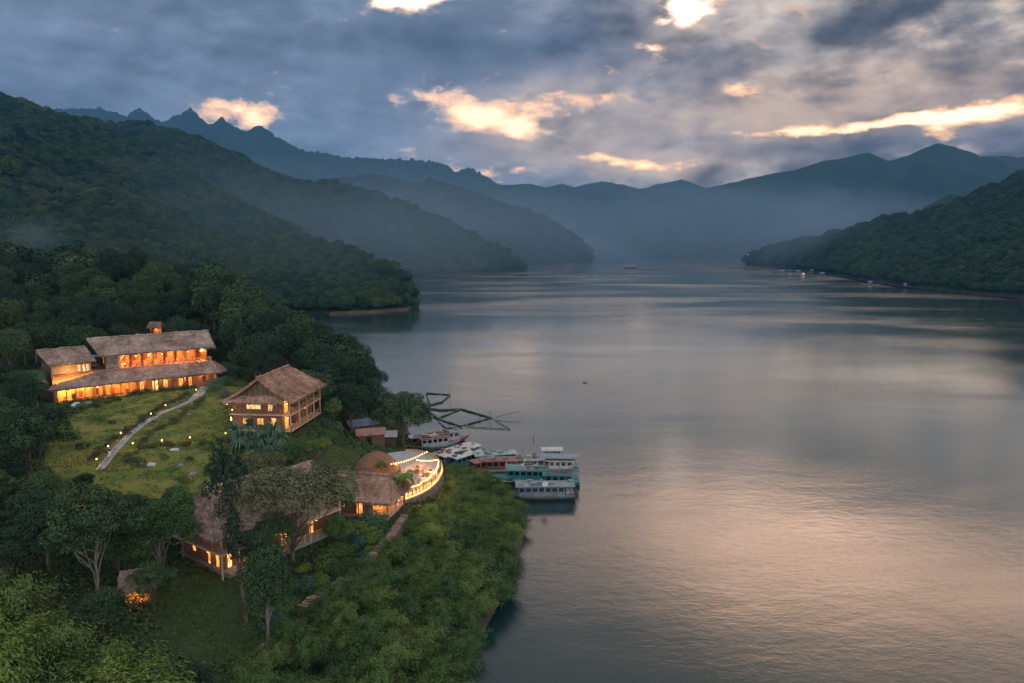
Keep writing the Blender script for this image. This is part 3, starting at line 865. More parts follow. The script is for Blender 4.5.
# single trees the photograph shows clearly (foot of the trunk, height)
def hero(px, py, z, h, kind, seed, label, lm, bm=BARK, wide=1.0, name='broadleaf_tree', D=None, **kw):
    q = G(px, py, z) if D is None else ((px - 512) / FPX * D, D, 0)
    PLACED.append((q[0], q[1]))
    return tree(name, kind, seed, q[0], q[1], h, label, lm=lm, bm=bm, wide=wide, **kw)
hero(100, 606, 11.6, 13.2, 'airy', 1, 'tall open tree with a pale forked trunk in the dark wood below the lawn', LEAF_WOOD, BARK_PALE, 0.95)
hero(162, 592, 10.4, 10.4, 'airy', 2, 'slender light green tree with several pale stems beside the lower lawn', LEAF_MID, BARK_PALE, 1.0)
hero(34, 500, 13.8, 13.0, 'airy', 3, 'loose dark-limbed tree at the left edge of the upper lawn', LEAF_WOOD, BARK, 1.0)
hero(246, 618, 9.2, 19.4, 'slim', 1, 'very tall narrow dark tree with a long bare trunk in front of the long villa', LEAF_DARK, BARK, 0.62, lean=(0, R(-5)), rz=0)
hero(266, 645, 8.6, 11.8, 'tall', 2, 'loose green tree with a pale leaning trunk above the foot of the stone wall', LEAF_WOOD, BARK_PALE, 0.85, lean=(0, R(4)), rz=0.5)
hero(240, 548, 10.6, 9.0, 'airy', 3, 'tall bush-like tree leaning over the near end of the villa roof', LEAF_WOOD, BARK, 0.8)
hero(276, 578, 9.9, 9.0, 'spread', 3, 'leafy tree between the tall narrow tree and the spreading olive one', LEAF_WOOD, BARK, 0.75)
hero(318, 520, 10.5, 9.5, 'airy', 4, 'tree with a thin crown over the rear roof of the villa', LEAF_OLIVE, BARK, 0.95)
hero(184, 566, 10.4, 9.5, 'airy', 1, 'green tree hiding the left end of the villa', LEAF_MID, BARK_PALE, 0.95)
hero(262, 584, 9.9, 6.0, 'broad', 2, 'bushy tree that hides the middle of the long villa', LEAF_MID, BARK, 1.0)
hero(246, 520, 11.4, 9.8, 'spread', 3, 'open-crowned tree rising behind the ridge of the long villa', LEAF_OLIVE, BARK, 0.9)
hero(338, 545, 9.5, 4.8, 'broad', 1, 'small round tree at the far end of the villa balcony', LEAF_MID, BARK, 1.0)
hero(292, 556, 10.3, 12.6, 'spread', 1, 'wide spreading olive tree that covers the roof of the long villa', LEAF_OLIVE, BARK, 1.25)
hero(258, 520, 11.2, 10.8, 'spread', 2, 'flat-topped tree behind the long villa', LEAF_OLIVE, BARK, 0.85)
hero(336, 530, 9.6, 7.4, 'broad', 3, 'rounded green tree between the long villa and the thatched pavilion', LEAF_MID, BARK, 0.85)
hero(403, 455, 0.8, 15.5, 'dense', 4, 'broad dark tree at the water beside the landing boats', LEAF_DARK, BARK, 1.08)
hero(338, 414, 8, 19.0, 'dense', 5, 'tall dark tree standing free behind the two-storey house', LEAF_DARK, BARK, 0.85)
hero(318, 396, 12, 18.0, 'dense', 1, 'dark tree whose crown rises over the ridge of the two-storey house', LEAF_DARK, BARK, 0.85)
hero(358, 420, 4, 8.0, 'broad', 2, 'small dark tree at the shore behind the boat shed', LEAF_DARK, BARK, 0.9)
hero(334, 438, 10.5, 6.5, 'airy', 1, 'young bright tree at the corner of the two-storey house', LEAF_MID, BARK, 0.85)
hero(226, 505, 13, 8.6, 'tall', 3, 'small dark tree on the lawn edge above the long villa', LEAF_DARK, BARK, 1.0)
hero(318, 470, 11.3, 5.2, 'spread', 3, 'bright green tree in front of the two-storey house', LEAF_MID, BARK, 0.9)
hero(296, 478, 11.8, 6.2, 'broad', 3, 'leafy tree on the slope below the two-storey house', LEAF_MID, BARK, 0.95)
hero(262, 482, 12.5, 5.2, 'airy', 4, 'thin tree between the lawn and the two-storey house', LEAF_OLIVE, BARK, 0.95)
for k, (px, D, h) in enumerate([(112, 236, 19), (135, 232, 21), (150, 226, 18), (223, 205, 25), (212, 198, 20), (196, 214, 19), (240, 196, 21), (256, 192, 19), (274, 186, 19), (292, 180, 18), (305, 176, 17), (322, 178, 16)]):
    x = (px - 512) / FPX * D * 1.0
    PLACED.append((x, D))
    tree('broadleaf_tree', 'tall' if k % 3 else 'broad', 1 + k % 3, x, D, h,
         ['tall dark tree that stands above the wood behind the lodge', 'tall dark tree in the row between the lodge and the lake'][px > 200], group=['tall trees above the wood', 'tall trees between lodge and lake'][px > 200], lm=LEAF_DARK, wide=0.95)
# bright feathery trees along the lower edge
for k, (px, py, z, h, w) in enumerate([(30, 735, 13, 7.5, 1.2), (85, 745, 12.5, 8.5, 1.2), (140, 735, 11.5, 7.6, 1.25), (118, 690, 12, 6.4, 1.2), (180, 745, 10.5, 6.5, 1.2), (-20, 700, 13.5, 8, 1.2),
                                    (52, 672, 12.4, 6.2, 1.1), (215, 740, 9.6, 4.4, 1.1), (10, 640, 13, 6.8, 1.1)]):
    q = G(px, py, z); PLACED.append((q[0], q[1]))
    tree('bamboo_clump', 'feather', 1 + k % 4, q[0], q[1], h, 'fluffy yellow-green bamboo at the wood edge nearest the viewer', 'bamboo', 'bright bamboo in front of the wood', LEAF_LITE if k in (1, 2, 3, 5) else LEAF_BANK, BARK, w, base_h=4.6)

rng = np.random.default_rng(5)
# the wood behind the lodge and the house
def ok_wood(x, y):
    z = ground_z(x, y); px, py = pxof(x, y, z + 5)
    u = (x - LODGE_A[0]) * math.cos(LODGE_RZ) + (y - LODGE_A[1]) * math.sin(LODGE_RZ)
    v = -(x - LODGE_A[0]) * math.sin(LODGE_RZ) + (y - LODGE_A[1]) * math.cos(LODGE_RZ)
    behind = (v > 19) | (u > 36) | (u < -17)
    return (z > 1.2) & (px > -30) & (px < 372) & behind & ~on_pad(x, y, 3) & ~in_poly(x, y, LAWN_UP) & ~((px > 215) & (y < 148)) & ~((px > 222) & (px < 245) & (y < 172))
pts = poisson(-300, -25, 132, 300, 7.2, ok_wood, 9000, rng, PLACED)
pts.sort(key=lambda p: p[1])
n = 0
for (x, y) in pts:
    if n >= 250: break
    z = float(ground_z(x, y))
    h = rng.uniform(10.5, 15.5)
    if hides(x, y, z, h, 4): continue
    px, py = pxof(x, y, z + 8)
    lm = LEAF_DARK if (rng.random() < 0.55 or px > 190) else LEAF_WOOD
    side = 'left of the lodge' if (px < 60 and y < 170) else ('between the lodge and the lake' if px > 215 else 'behind the lodge')
    tree('broadleaf_tree', ['broad', 'tall', 'broad', 'low'][int(rng.integers(0, 3 if y < 215 else 4))], 1 + int(rng.integers(0, 5)), x, y, h,
         f'{"dark" if lm is LEAF_DARK else "mid"} green tree in the dense wood {side}', group=f'trees of the wood {side}', lm=lm, wide=rng.uniform(0.95, 1.2))
    PLACED.append((x, y)); n += 1
print('wood trees', n, len(pts))

# the wood in the lower left
def ok_low(x, y):
    z = ground_z(x, y); px, py = pxof(x, y, z)
    return (z > 6) & (px > -60) & (px < 205) & (y > 46) & (y < 150) & (py > 470) & ~on_pad(x, y, 2) & ~in_poly(x, y, LAWN_UP) & ~in_poly(x, y, LAWN_LOW)
pts = poisson(-140, -20, 46, 140, 4.6, ok_low, 6000, rng, PLACED)
n = 0
for (x, y) in sorted(pts, key=lambda p: p[1]):
    z = float(ground_z(x, y)); px, py = pxof(x, y, z)
    h = rng.uniform(5.5, 9.5) if y > 62 else rng.uniform(4.0, 6.0)
    if hides(x, y, z, h, 2.6): 
        h = 3.5
        if hides(x, y, z, h, 1.6): continue
    lm = [LEAF_DARK, LEAF_WOOD, LEAF_MID, LEAF_WOOD][int(rng.integers(0, 4))]
    kind = ['broad', 'airy', 'broad', 'tall'][int(rng.integers(0, 4))]
    tree('broadleaf_tree', kind, 1 + int(rng.integers(0, 4)), x, y, h, 'leafy tree in the shady wood below the upper lawn', group='trees of the wood below the lawn', lm=lm, wide=rng.uniform(1.0, 1.3))
    PLACED.append((x, y)); n += 1
print('lower wood', n)
# left of the lodge and lawn
def ok_left(x, y):
    z = ground_z(x, y); px, py = pxof(x, y, z)
    return (px > -60) & (px < 90) & (y >= 95) & (y < 175) & (py > 395) & (py <= 475) & ~on_pad(x, y, 1) & ~in_poly(x, y, LAWN_UP)
for (x, y) in poisson(-180, -50, 90, 175, 5.0, ok_left, 3000, rng, PLACED):
    z = float(ground_z(x, y)); h = rng.uniform(5, 9)
    if hides(x, y, z, h, 3):
        h = 3.6
        if hides(x, y, z, h, 2): continue
    tree('broadleaf_tree', 'broad', 1 + int(rng.integers(0, 4)), x, y, h, 'dense green tree on the slope below the orange annex', group='trees below the annex', lm=[LEAF_DARK, LEAF_BLUE, LEAF_WOOD][int(rng.integers(0, 3))], wide=1.2)
    PLACED.append((x, y))

# the bank: feathery clumps from the wall down to the water
def ok_bank(x, y):
    z = ground_z(x, y); px, py = pxof(x, y, z)
    line = np.interp(py, [440, 470, 500, 520, 552, 582, 612, 640, 700, 760], [438, 448, 446, 425, 392, 355, 322, 292, 245, 215])
    return (z > 0.1) & (z < 9) & (px > line) & (px < 560) & (y < 138) & (y > 42)
pts = poisson(-50, 8, 42, 140, 2.55, ok_bank, 6000, rng)
for (x, y) in pts:
    z = float(ground_z(x, y)); h = rng.uniform(3.4, 5.2) * (0.85 if z > 6 else 1.0)
    if y > 118: h *= 0.72
    px, py = pxof(x, y, z)
    lm = LEAF_BANK if rng.random() < 0.7 else (LEAF_LITE if y > 95 else LEAF_MID)
    t = 'near' if y < 85 else 'far'
    tree('bamboo_clump', 'feather', 1 + int(rng.integers(0, 5)), x, y, h,
         'arching feathery bamboo on the lake bank in front of the boats' if t == 'far' else 'arching feathery bamboo on the lake bank below the stone wall',
         'bamboo', f'bamboo clumps on the {t} bank', lm, BARK, rng.uniform(1.05, 1.3), base_h=4.6)
print('bank', len(pts))

# shrubs: garden rows above the wall, lawn edges, around the houses
def ok_garden(x, y):
    z = ground_z(x, y); px, py = pxof(x, y, z)
    return in_poly(x, y, LAWN_BANK) & ~on_pad(x, y, 0.3)
for (x, y) in poisson(-50, -10, 55, 115, 1.9, ok_garden, 3000, rng):
    shrub('shrub', 1 + int(rng.integers(0, 5)), x, y, rng.uniform(1.3, 2.6), 'rounded bright green shrub in the garden between the stone wall and the villas', 'garden shrubs above the stone wall',
          [LEAF_MID, LEAF_LITE, LEAF_BLUE, LEAF_MID][int(rng.integers(0, 4))], rng.uniform(0.9, 1.25))
def row(L, n, label, group, lm, h, jit=0.5, name='shrub', **kw):
    P = np.array([G(*p) for p in L]); d = np.r_[0, np.cumsum(np.linalg.norm(np.diff(P[:, :2], axis=0), axis=1))]
    for k in range(n):
        t = d[-1] * (k + 0.5) / n
        x = np.interp(t, d, P[:, 0]) + rng.normal() * jit; y = np.interp(t, d, P[:, 1]) + rng.normal() * jit
        shrub(name, 1 + k % 5, x, y, h * rng.uniform(0.75, 1.3), label, group, lm if not isinstance(lm, list) else lm[k % len(lm)], rng.uniform(0.9, 1.3), **kw)
row([(60, 416, 14.4), (90, 414, 14.6), (122, 404, 15.0)], 14, 'dark shrub under the lit left wing of the lodge', 'shrubs under the left wing', [LEAF_DARK, LEAF_MID], 1.0)
row([(128, 393, 15.5), (160, 390, 15.7), (196, 386, 16)], 15, 'dark clipped shrub in the bed before the lodge dining floor', 'shrubs in the bed before the lodge', [LEAF_DARK, LEAF_MID], 1.5)
row([(216, 392, 16.6), (222, 378, 17), (232, 366, 17.4)], 8, 'blue-green shrub where the path meets the right end of the lodge', 'shrubs at the right end of the lodge', LEAF_BLUE, 2.4, 0.9)
row([(90, 466, 14.3), (126, 436, 15.1), (158, 410, 15.6), (188, 392, 16.1)], 34, 'low reddish shrub along the left side of the stone path', 'path shrubs on the lodge side', [LEAF_RED, LEAF_DARK, LEAF_OLIVE], 0.85, 0.35)
row([(126, 468, 14.2), (150, 440, 15), (178, 418, 15.4), (206, 396, 16)], 30, 'low flowering shrub along the right side of the stone path', 'path shrubs on the lake side', [LEAF_OLIVE, LEAF_RED, LEAF_MID], 0.8, 0.45)
row([(136, 450, 14.9), (165, 447, 14.8), (200, 444, 14.8), (226, 440, 14.9)], 22, 'low shrub in the planted strip across the upper lawn', 'shrubs across the lawn', [LEAF_RED, LEAF_MID, LEAF_OLIVE], 0.8, 0.5)
row([(236, 428, 15.1), (228, 412, 15.6), (232, 396, 16)], 9, 'reddish shrub at the left corner of the two-storey house', 'shrubs left of the house', [LEAF_RED, LEAF_LITE], 1.2, 0.6)
row([(300, 452, 13), (322, 446, 12), (334, 428, 11)], 9, 'leafy shrub below the balcony of the two-storey house', 'shrubs below the balcony', [LEAF_MID, LEAF_BLUE], 2.0, 0.8)
row([(236, 466, 13.6), (262, 462, 13.4), (290, 462, 12.8)], 12, 'round shrub on the slope below the strap-leaved palms', 'shrubs below the palms', [LEAF_MID, LEAF_LITE], 1.8, 0.9)
row([(340, 492, 10), (370, 488, 9.6), (396, 488, 9.4)], 14, 'small planted shrub between the pavilion roof and the dome hut', 'shrubs behind the pavilion', [LEAF_MID, LEAF_BLUE, LEAF_LITE], 1.0, 0.5)
row([(446, 470, 5), (450, 484, 6), (446, 498, 7), (432, 512, 8)], 9, 'yellow-green shrub just outside the terrace rim', 'shrubs outside the terrace rim', [LEAF_LITE, LEAF_OLIVE], 2.0, 0.6)
for k, (px, py, z, h) in enumerate([(124, 416, 15.2, .9), (112, 428, 15, 1.0), (176, 425, 15.2, .8), (190, 463, 14, 1.0), (164, 462, 14.1, 1.3), (140, 470, 14, 1.6), (100, 424, 15.1, .8), (60, 432, 15, 2.0), (72, 446, 14.7, 2.2), (84, 456, 14.5, 1.6), (206, 452, 14.2, 1.2), (208, 474, 13.8, 1.0), (182, 485, 13.6, 1.4)]):
    q = G(px, py, z)
    shrub('shrub', 1 + k % 5, q[0], q[1], h, 'single low shrub growing out on the mown upper lawn', 'single shrubs on the upper lawn', [LEAF_MID, LEAF_DARK][k % 2])
for k, (px, py, z, h, lab) in enumerate([(250, 441, 15.0, 4.6, 'strap-leaved palm with drooping heads at the left front of the two-storey house'), (274, 444, 14.8, 4.8, 'strap-leaved palm with drooping heads below the lit windows of the house'),
                                      (263, 452, 14.2, 3.6, 'smaller strap-leaved palm between the two larger ones')]):
    q = G(px, py, z)
    tree('screw_palm', 'strap', 1 + k, q[0], q[1], h, lab, 'palm', lm=LEAF_BLUE, base_h=2.6, wide=1.15)
for k, (px, py, z, h, lab) in enumerate([(404, 506, 9.4, 6.0, 'feather palm rising through the lit tables of the round terrace'), (382, 478, 9.4, 3.6, 'short feather palm beside the dome hut'), (372, 484, 9.5, 2.6, 'small feather palm in the bed left of the dome hut')]):
    q = G(px, py, z)
    tree('palm_tree', 'palm', 1 + k, q[0], q[1], h, lab, 'palm', lm=LEAF_MID, base_h=5.0, wide=0.85)

# undergrowth on all rough ground
def undergrowth():
    rg = np.random.default_rng(77)
    x = rg.uniform(-200, 6, 60000); y = rg.uniform(44, 240, 60000)
    z = ground_z(x, y); px, py = pxof(x, y, z)
    keep = (z > 0.3) & (px > -20) & (px < 560) & ~in_poly(x, y, LAWN_UP) & ~in_poly(x, y, LAWN_LOW) & ~in_poly(x, y, LAWN_MID) & ~on_pad(x, y, 0.4)
    keep &= rg.random(len(x)) < np.clip(120 / y, 0.3, 1)
    x, y, z = x[keep], y[keep], z[keep]
    n = len(x); k = 16
    sz = rg.uniform(0.35, 1.0, n)
    d = norm(rg.normal(size=(n, k, 3))); d[..., 2] = abs(d[..., 2])
    P = np.stack([x, y, z], -1)[:, None] + d * sz[:, None, None] * np.array([1, 1, 0.8])
    N = norm(d + rg.normal(size=d.shape) * 0.4 + np.array([0, 0, 0.5]))
    V, F = leaf_quads(P.reshape(-1, 3), N.reshape(-1, 3), np.full(n * k, 0.42), np.full(n * k, 0.22), rg, 0.1)
    o = np_obj('undergrowth', V, F, LEAF_UNDER)
    tag(o, 'mixed low undergrowth covering the rough slopes of the promontory', 'undergrowth', kind='stuff')
    print('undergrowth', n)
LEAF_UNDER = m_leaf((0.016, 0.034, 0.014), (0.032, 0.060, 0.020), (0.070, 0.090, 0.030), 'leaf_under')
undergrowth()
def grass(polys, m, label, thr, seed):
    rg = np.random.default_rng(seed)
    x = rg.uniform(-130, -20, 200000); y = rg.uniform(55, 175, 200000)
    keep = np.zeros(len(x), bool)
    for p in polys: keep |= in_poly(x + rg.normal(size=len(x)) * 0.6, y + rg.normal(size=len(x)) * 0.6, p)
    keep &= ~on_pad(x, y, 0.2)
    keep &= fbm(x / 2.2, y / 2.2, 3, 9) > thr
    x, y = x[keep], y[keep]; z = ground_z(x, y); n = len(x)
    a = rg.uniform(0, 2 * PI, n); h = rg.uniform(0.07, 0.22, n)
    s = np.stack([np.cos(a), np.sin(a), 0 * a], -1) * 0.09
    P = np.stack([x, y, z], -1); tip = P + np.stack([rg.normal(size=n) * 0.06, rg.normal(size=n) * 0.06, h], -1)
    V = np.stack([P - s, P + s, tip + s * 0.2, tip - s * 0.2], 1).reshape(-1, 3)
    o = np_obj('lawn_grass', V, np.arange(n * 4).reshape(n, 4), m)
    tag(o, label, 'grass', kind='stuff')
def m_grass(W, b):
    g = W.node('ShaderNodeNewGeometry').outputs['Position']
    n = W.m('ADD', W.m('MULTIPLY', W.noise(g, 0.16, 4, 0.6), 0.6), W.m('MULTIPLY', W.noise(g, 1.5, 3, 0.6), 0.4))
    W.put(b.inputs['Base Color'], W.ramp(n, [(0.34, (0.048, 0.074, 0.020)), (0.5, (0.100, 0.118, 0.028)), (0.66, (0.165, 0.135, 0.050))]))
mat_grass = mat('grass', m_grass, rough=0.8, spec=0.2)
LEAF_GRASS = m_leaf((0.030, 0.060, 0.014), (0.045, 0.082, 0.018), (0.070, 0.105, 0.022), 'leaf_grass')
grass([LAWN_UP, LAWN_MID], mat_grass, 'short tufted grass of the terraced upper lawn', 0.47, 78)
grass([LAWN_LOW], LEAF_GRASS, 'darker rough grass of the lower lawn beside the long villa', 0.2, 79)

# ---------------------------------------------------------------- far woods on the hillsides, one mass per hill
def hill_wood(key, label, n, rmin, rmax, Dmax, seed, bm_scale=1.0):
    X, Y, Z = HILLS[key]
    rg = np.random.default_rng(seed)
    nr, nc = X.shape
    # pick cells by their true area so that the wood is equally dense everywhere
    A = np.abs((X[1:, 1:] - X[:-1, :-1]) * (Y[1:, :-1] - Y[:-1, 1:]) - (Y[1:, 1:] - Y[:-1, :-1]) * (X[1:, :-1] - X[:-1, 1:])) / 2
    A = A * (Y[:-1, :-1] < Dmax) * (Z[:-1, :-1] > 0.8)
    A = A / Y[:-1, :-1] ** 0.8
    c = rg.choice(A.size, n, p=(A / A.sum()).ravel())
    i, j = np.divmod(c, nc - 1); u = rg.random(n); v = rg.random(n)
    def S(M): return (M[i, j] * (1 - v) + M[i, j + 1] * v) * (1 - u) + (M[i + 1, j] * (1 - v) + M[i + 1, j + 1] * v) * u
    P = np.stack([S(X), S(Y), S(Z)], -1)
    sc = rg.uniform(rmin, rmax, n) * (0.8 + 0.5 * fbm(P[:, 0] / 60, P[:, 1] / 60, 2, seed)) * np.clip(P[:, 1] / 900, 0.9, 2.2)
    P[:, 2] -= sc * 2.2
    me = bpy.data.meshes.new('hillside_wood'); me.vertices.add(n); me.vertices.foreach_set('co', P.astype(np.float32).ravel())
    at = me.attributes.new('sz', 'FLOAT', 'POINT'); at.data.foreach_set('value', sc.astype(np.float32))
    at = me.attributes.new('rot', 'FLOAT_VECTOR', 'POINT'); rv = np.zeros((n, 3), np.float32); rv[:, 2] = rg.uniform(0, 6.28, n); at.data.foreach_set('vector', rv.ravel())
    at = me.attributes.new('pick', 'INT', 'POINT'); at.data.foreach_set('value', rg.integers(0, 3, n).astype(np.int32))
    o = link_mesh('hillside_wood', me)
    ng = bpy.data.node_groups.new('wood_scatter', 'GeometryNodeTree')
    ng.interface.new_socket('Geometry', in_out='INPUT', socket_type='NodeSocketGeometry')
    ng.interface.new_socket('Geometry', in_out='OUTPUT', socket_type='NodeSocketGeometry')
    N = ng.nodes; Lk = ng.links
    gi = N.new('NodeGroupInput'); go = N.new('NodeGroupOutput')
    iop = N.new('GeometryNodeInstanceOnPoints')
    g2i = N.new('GeometryNodeJoinGeometry')
    for src in PROTO:
        oi = N.new('GeometryNodeObjectInfo'); oi.transform_space = 'ORIGINAL'; oi.inputs['Object'].default_value = src; oi.inputs['As Instance'].default_value = True
        Lk.new(oi.outputs['Geometry'], g2i.inputs[0])
    def attr(nm, ty):
        a = N.new('GeometryNodeInputNamedAttribute'); a.data_type = ty; a.inputs[0].default_value = nm; return a.outputs['Attribute']
    Lk.new(gi.outputs[0], iop.inputs['Points']); Lk.new(g2i.outputs[0], iop.inputs['Instance'])
    iop.inputs['Pick Instance'].default_value = True
    Lk.new(attr('pick', 'INT'), iop.inputs['Instance Index'])
    Lk.new(attr('rot', 'FLOAT_VECTOR'), iop.inputs['Rotation'])
    Lk.new(attr('sz', 'FLOAT'), iop.inputs['Scale'])
    Lk.new(iop.outputs[0], go.inputs[0])
    md = o.modifiers.new('scatter', 'NODES'); md.node_group = ng
    tag(o, label, 'woodland', kind='stuff')
    return o
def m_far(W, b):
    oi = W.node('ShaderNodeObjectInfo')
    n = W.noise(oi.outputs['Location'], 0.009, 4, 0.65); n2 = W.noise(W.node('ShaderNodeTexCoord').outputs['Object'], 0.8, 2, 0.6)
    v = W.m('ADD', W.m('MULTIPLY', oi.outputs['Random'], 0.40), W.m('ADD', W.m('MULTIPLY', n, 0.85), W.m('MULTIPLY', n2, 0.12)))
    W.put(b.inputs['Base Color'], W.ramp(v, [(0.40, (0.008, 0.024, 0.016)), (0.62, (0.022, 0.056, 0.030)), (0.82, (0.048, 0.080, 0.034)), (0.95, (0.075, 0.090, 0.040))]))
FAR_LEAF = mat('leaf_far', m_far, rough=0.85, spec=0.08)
PROTO = []
for k, (x, y) in enumerate([(-176, 296), (-160, 299), (-143, 297)]):
    t = tree('broadleaf_tree', 'low', 1 + k, x, y, 10, 'dark green tree in the dense wood behind the lodge', group='trees of the wood behind the lodge', lm=FAR_LEAF)
    PROTO.append([c for c in t.children if c.name.startswith('crown')][0])
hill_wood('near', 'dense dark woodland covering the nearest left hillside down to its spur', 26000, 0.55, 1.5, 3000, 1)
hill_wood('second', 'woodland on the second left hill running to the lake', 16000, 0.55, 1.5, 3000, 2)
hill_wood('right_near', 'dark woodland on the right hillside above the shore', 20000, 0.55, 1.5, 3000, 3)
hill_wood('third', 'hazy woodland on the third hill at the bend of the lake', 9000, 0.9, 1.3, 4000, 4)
# ---------------------------------------------------------------- mesh builder for buildings, boats and small things
class MB:
    def __init__(self): self.v = []; self.f = []
    def add(self, V, F):
        o = len(self.v); self.v += [tuple(map(float, p)) for p in V]; self.f += [tuple(i + o for i in f) for f in F]; return self
    def box(self, x0, x1, y0, y1, z0, z1):
        V = [(x, y, z) for z in (z0, z1) for (x, y) in ((x0, y0), (x1, y0), (x1, y1), (x0, y1))]
        return self.add(V, [(0, 3, 2, 1), (4, 5, 6, 7), (0, 1, 5, 4), (1, 2, 6, 5), (2, 3, 7, 6), (3, 0, 4, 7)])
    def bar(self, p, q, w, h=None):
        """a square-cut bar from p to q"""
        h = h or w
        p = Vector(p); q = Vector(q); t = (q - p).normalized()
        a = Vector((0, 0, 1)) if abs(t.z) < 0.9 else Vector((1, 0, 0))
        s = t.cross(a).normalized() * w / 2; u = s.cross(t).normalized() * h / 2
        V = [c + i * s + j * u for c in (p, q) for (i, j) in ((-1, -1), (1, -1), (1, 1), (-1, 1))]
        return self.add(V, [(0, 1, 2, 3), (7, 6, 5, 4), (0, 4, 5, 1), (1, 5, 6, 2), (2, 6, 7, 3), (3, 7, 4, 0)])
    def tube(self, pts, rad, n=8, caps=True):
        if not hasattr(rad, '__len__'): rad = [rad] * len(pts)
        V, F = tube_np(pts, rad, n)
        F = [tuple(f) for f in F]
        if caps: F += [tuple(range(n))[::-1], tuple(range(len(V) - n, len(V)))]
        return self.add(V, F)
    def prism(self, poly, z0, z1):
        n = len(poly)
        V = [(x, y, z0) for x, y in poly] + [(x, y, z1) for x, y in poly]
        return self.add(V, [tuple(range(n))[::-1], tuple(range(n, 2 * n))] + [(i, (i + 1) % n, n + (i + 1) % n, n + i) for i in range(n)])
    def ball(self, c, r, n=8, m=5):
        if not hasattr(r, '__len__'): r = (r, r, r)
        V = [(c[0], c[1], c[2] - r[2])]
        for i in range(1, m):
            a = PI * i / m - PI / 2
            for j in range(n): V.append((c[0] + r[0] * math.cos(a) * math.cos(2 * PI * j / n), c[1] + r[1] * math.cos(a) * math.sin(2 * PI * j / n), c[2] + r[2] * math.sin(a)))
        V.append((c[0], c[1], c[2] + r[2]))
        F = [(0, 1 + (j + 1) % n, 1 + j) for j in range(n)]
        for i in range(m - 2):
            for j in range(n): F.append((1 + i * n + j, 1 + i * n + (j + 1) % n, 1 + (i + 1) * n + (j + 1) % n, 1 + (i + 1) * n + j))
        t = len(V) - 1; b = 1 + (m - 2) * n
        F += [(t, b + j, b + (j + 1) % n) for j in range(n)]
        return self.add(V, F)
    def wall(self, p, q, z0, z1, th, holes=(), ends=None):
        """an upright wall from p to q (2-D) with rectangular openings (u0, u1, w0, w1); thickness to the left of p->q"""
        p = np.array(p[:2], float); q = np.array(q[:2], float); L = np.linalg.norm(q - p); t = (q - p) / L; nrm = np.array([-t[1], t[0]])
        us = sorted({0, L, *[h[0] for h in holes], *[h[1] for h in holes]}); ws = sorted({z0, z1, *[h[2] for h in holes], *[h[3] for h in holes]})
        for a, b in zip(us[:-1], us[1:]):
            for c, d in zip(ws[:-1], ws[1:]):
                um, wm = (a + b) / 2, (c + d) / 2
                if any(h[0] < um < h[1] and h[2] < wm < h[3] for h in holes): continue
                P = [p + t * a, p + t * b, p + t * b + nrm * th, p + t * a + nrm * th]
                V = [(*r, z) for z in (c, d) for r in P]
                self.add(V, [(0, 3, 2, 1), (4, 5, 6, 7), (0, 1, 5, 4), (1, 2, 6, 5), (2, 3, 7, 6), (3, 0, 4, 7)])
        return self
    def build(self, name, m, parent=None, smooth=False, **kw):
        me = bpy.data.meshes.new(name)
        me.from_pydata(self.v, [], self.f); me.materials.append(m)
        if smooth: me.shade_smooth()
        return link_mesh(name, me, parent, **kw)

# ---------------------------------------------------------------- building materials
def m_thatch(W, b):
    tc = W.node('ShaderNodeTexCoord').outputs['Object']
    n1 = W.noise(W.vm('MULTIPLY', tc, (1, 1, 1.6)), 1.3, 6, 0.75, 0.6)
    n2 = W.noise(W.vm('MULTIPLY', tc, (6, 6, 0.8)), 2.2, 5, 0.75)
    n3 = W.noise(tc, 0.22, 2, 0.5)
    v = W.m('ADD', W.m('MULTIPLY', n1, 0.4), W.m('ADD', W.m('MULTIPLY', n2, 0.45), W.m('MULTIPLY', n3, 0.25)))
    W.put(b.inputs['Base Color'], W.ramp(v, [(0.42, (0.050, 0.033, 0.028)), (0.50, (0.140, 0.094, 0.076)), (0.58, (0.27, 0.190, 0.155)), (0.68, (0.46, 0.36, 0.30))]))
    bump(W, b, W.m('ADD', n2, n1), 0.9, 0.08)
THATCH = mat('thatch', m_thatch, rough=0.95, spec=0.1)
def m_thatch_warm(W, b):
    m_thatch(W, b)
    l = b.inputs['Base Color'].links[0].from_socket
    W.put(b.inputs['Base Color'], W.mix(0.75, l, W.mix(1.0, l, (1.12, 0.88, 0.70), 'MULTIPLY')))
THATCH_W = mat('brown_thatch_roof', m_thatch_warm, rough=0.95, spec=0.1)
WOOD_D = worn('dark_timber', (0.055, 0.030, 0.018), (0.13, 0.075, 0.045), 1.6, 0.65, stretch=(3, 3, 0.4))
WOOD_M = worn('warm_timber', (0.20, 0.10, 0.05), (0.34, 0.19, 0.10), 1.6, 0.6, stretch=(3, 3, 0.5))
WOOD_P = worn('pale_timber', (0.36, 0.26, 0.18), (0.52, 0.40, 0.28), 1.4, 0.6, stretch=(3, 3, 0.5))
WOOD_R = worn('red_brown_timber', (0.13, 0.055, 0.032), (0.25, 0.115, 0.070), 1.4, 0.65, stretch=(3, 3, 0.4))
PLASTER = worn('ochre_plaster', (0.46, 0.25, 0.10), (0.58, 0.34, 0.15), 0.5, 0.9)
STONE = worn('stone', (0.10, 0.09, 0.085), (0.27, 0.245, 0.225), 1.3, 0.9, bs=0.7, bd=0.08)
STONE_R = worn('reddish_stone', (0.12, 0.075, 0.055), (0.30, 0.21, 0.165), 1.1, 0.9, bs=0.7, bd=0.08)
WHITE_P = worn('white_paint', (0.34, 0.34, 0.34), (0.62, 0.61, 0.59), 1.1, 0.5)
CLOTH_R = worn('red_cloth', (0.30, 0.03, 0.02), (0.46, 0.06, 0.03), 2, 0.85)
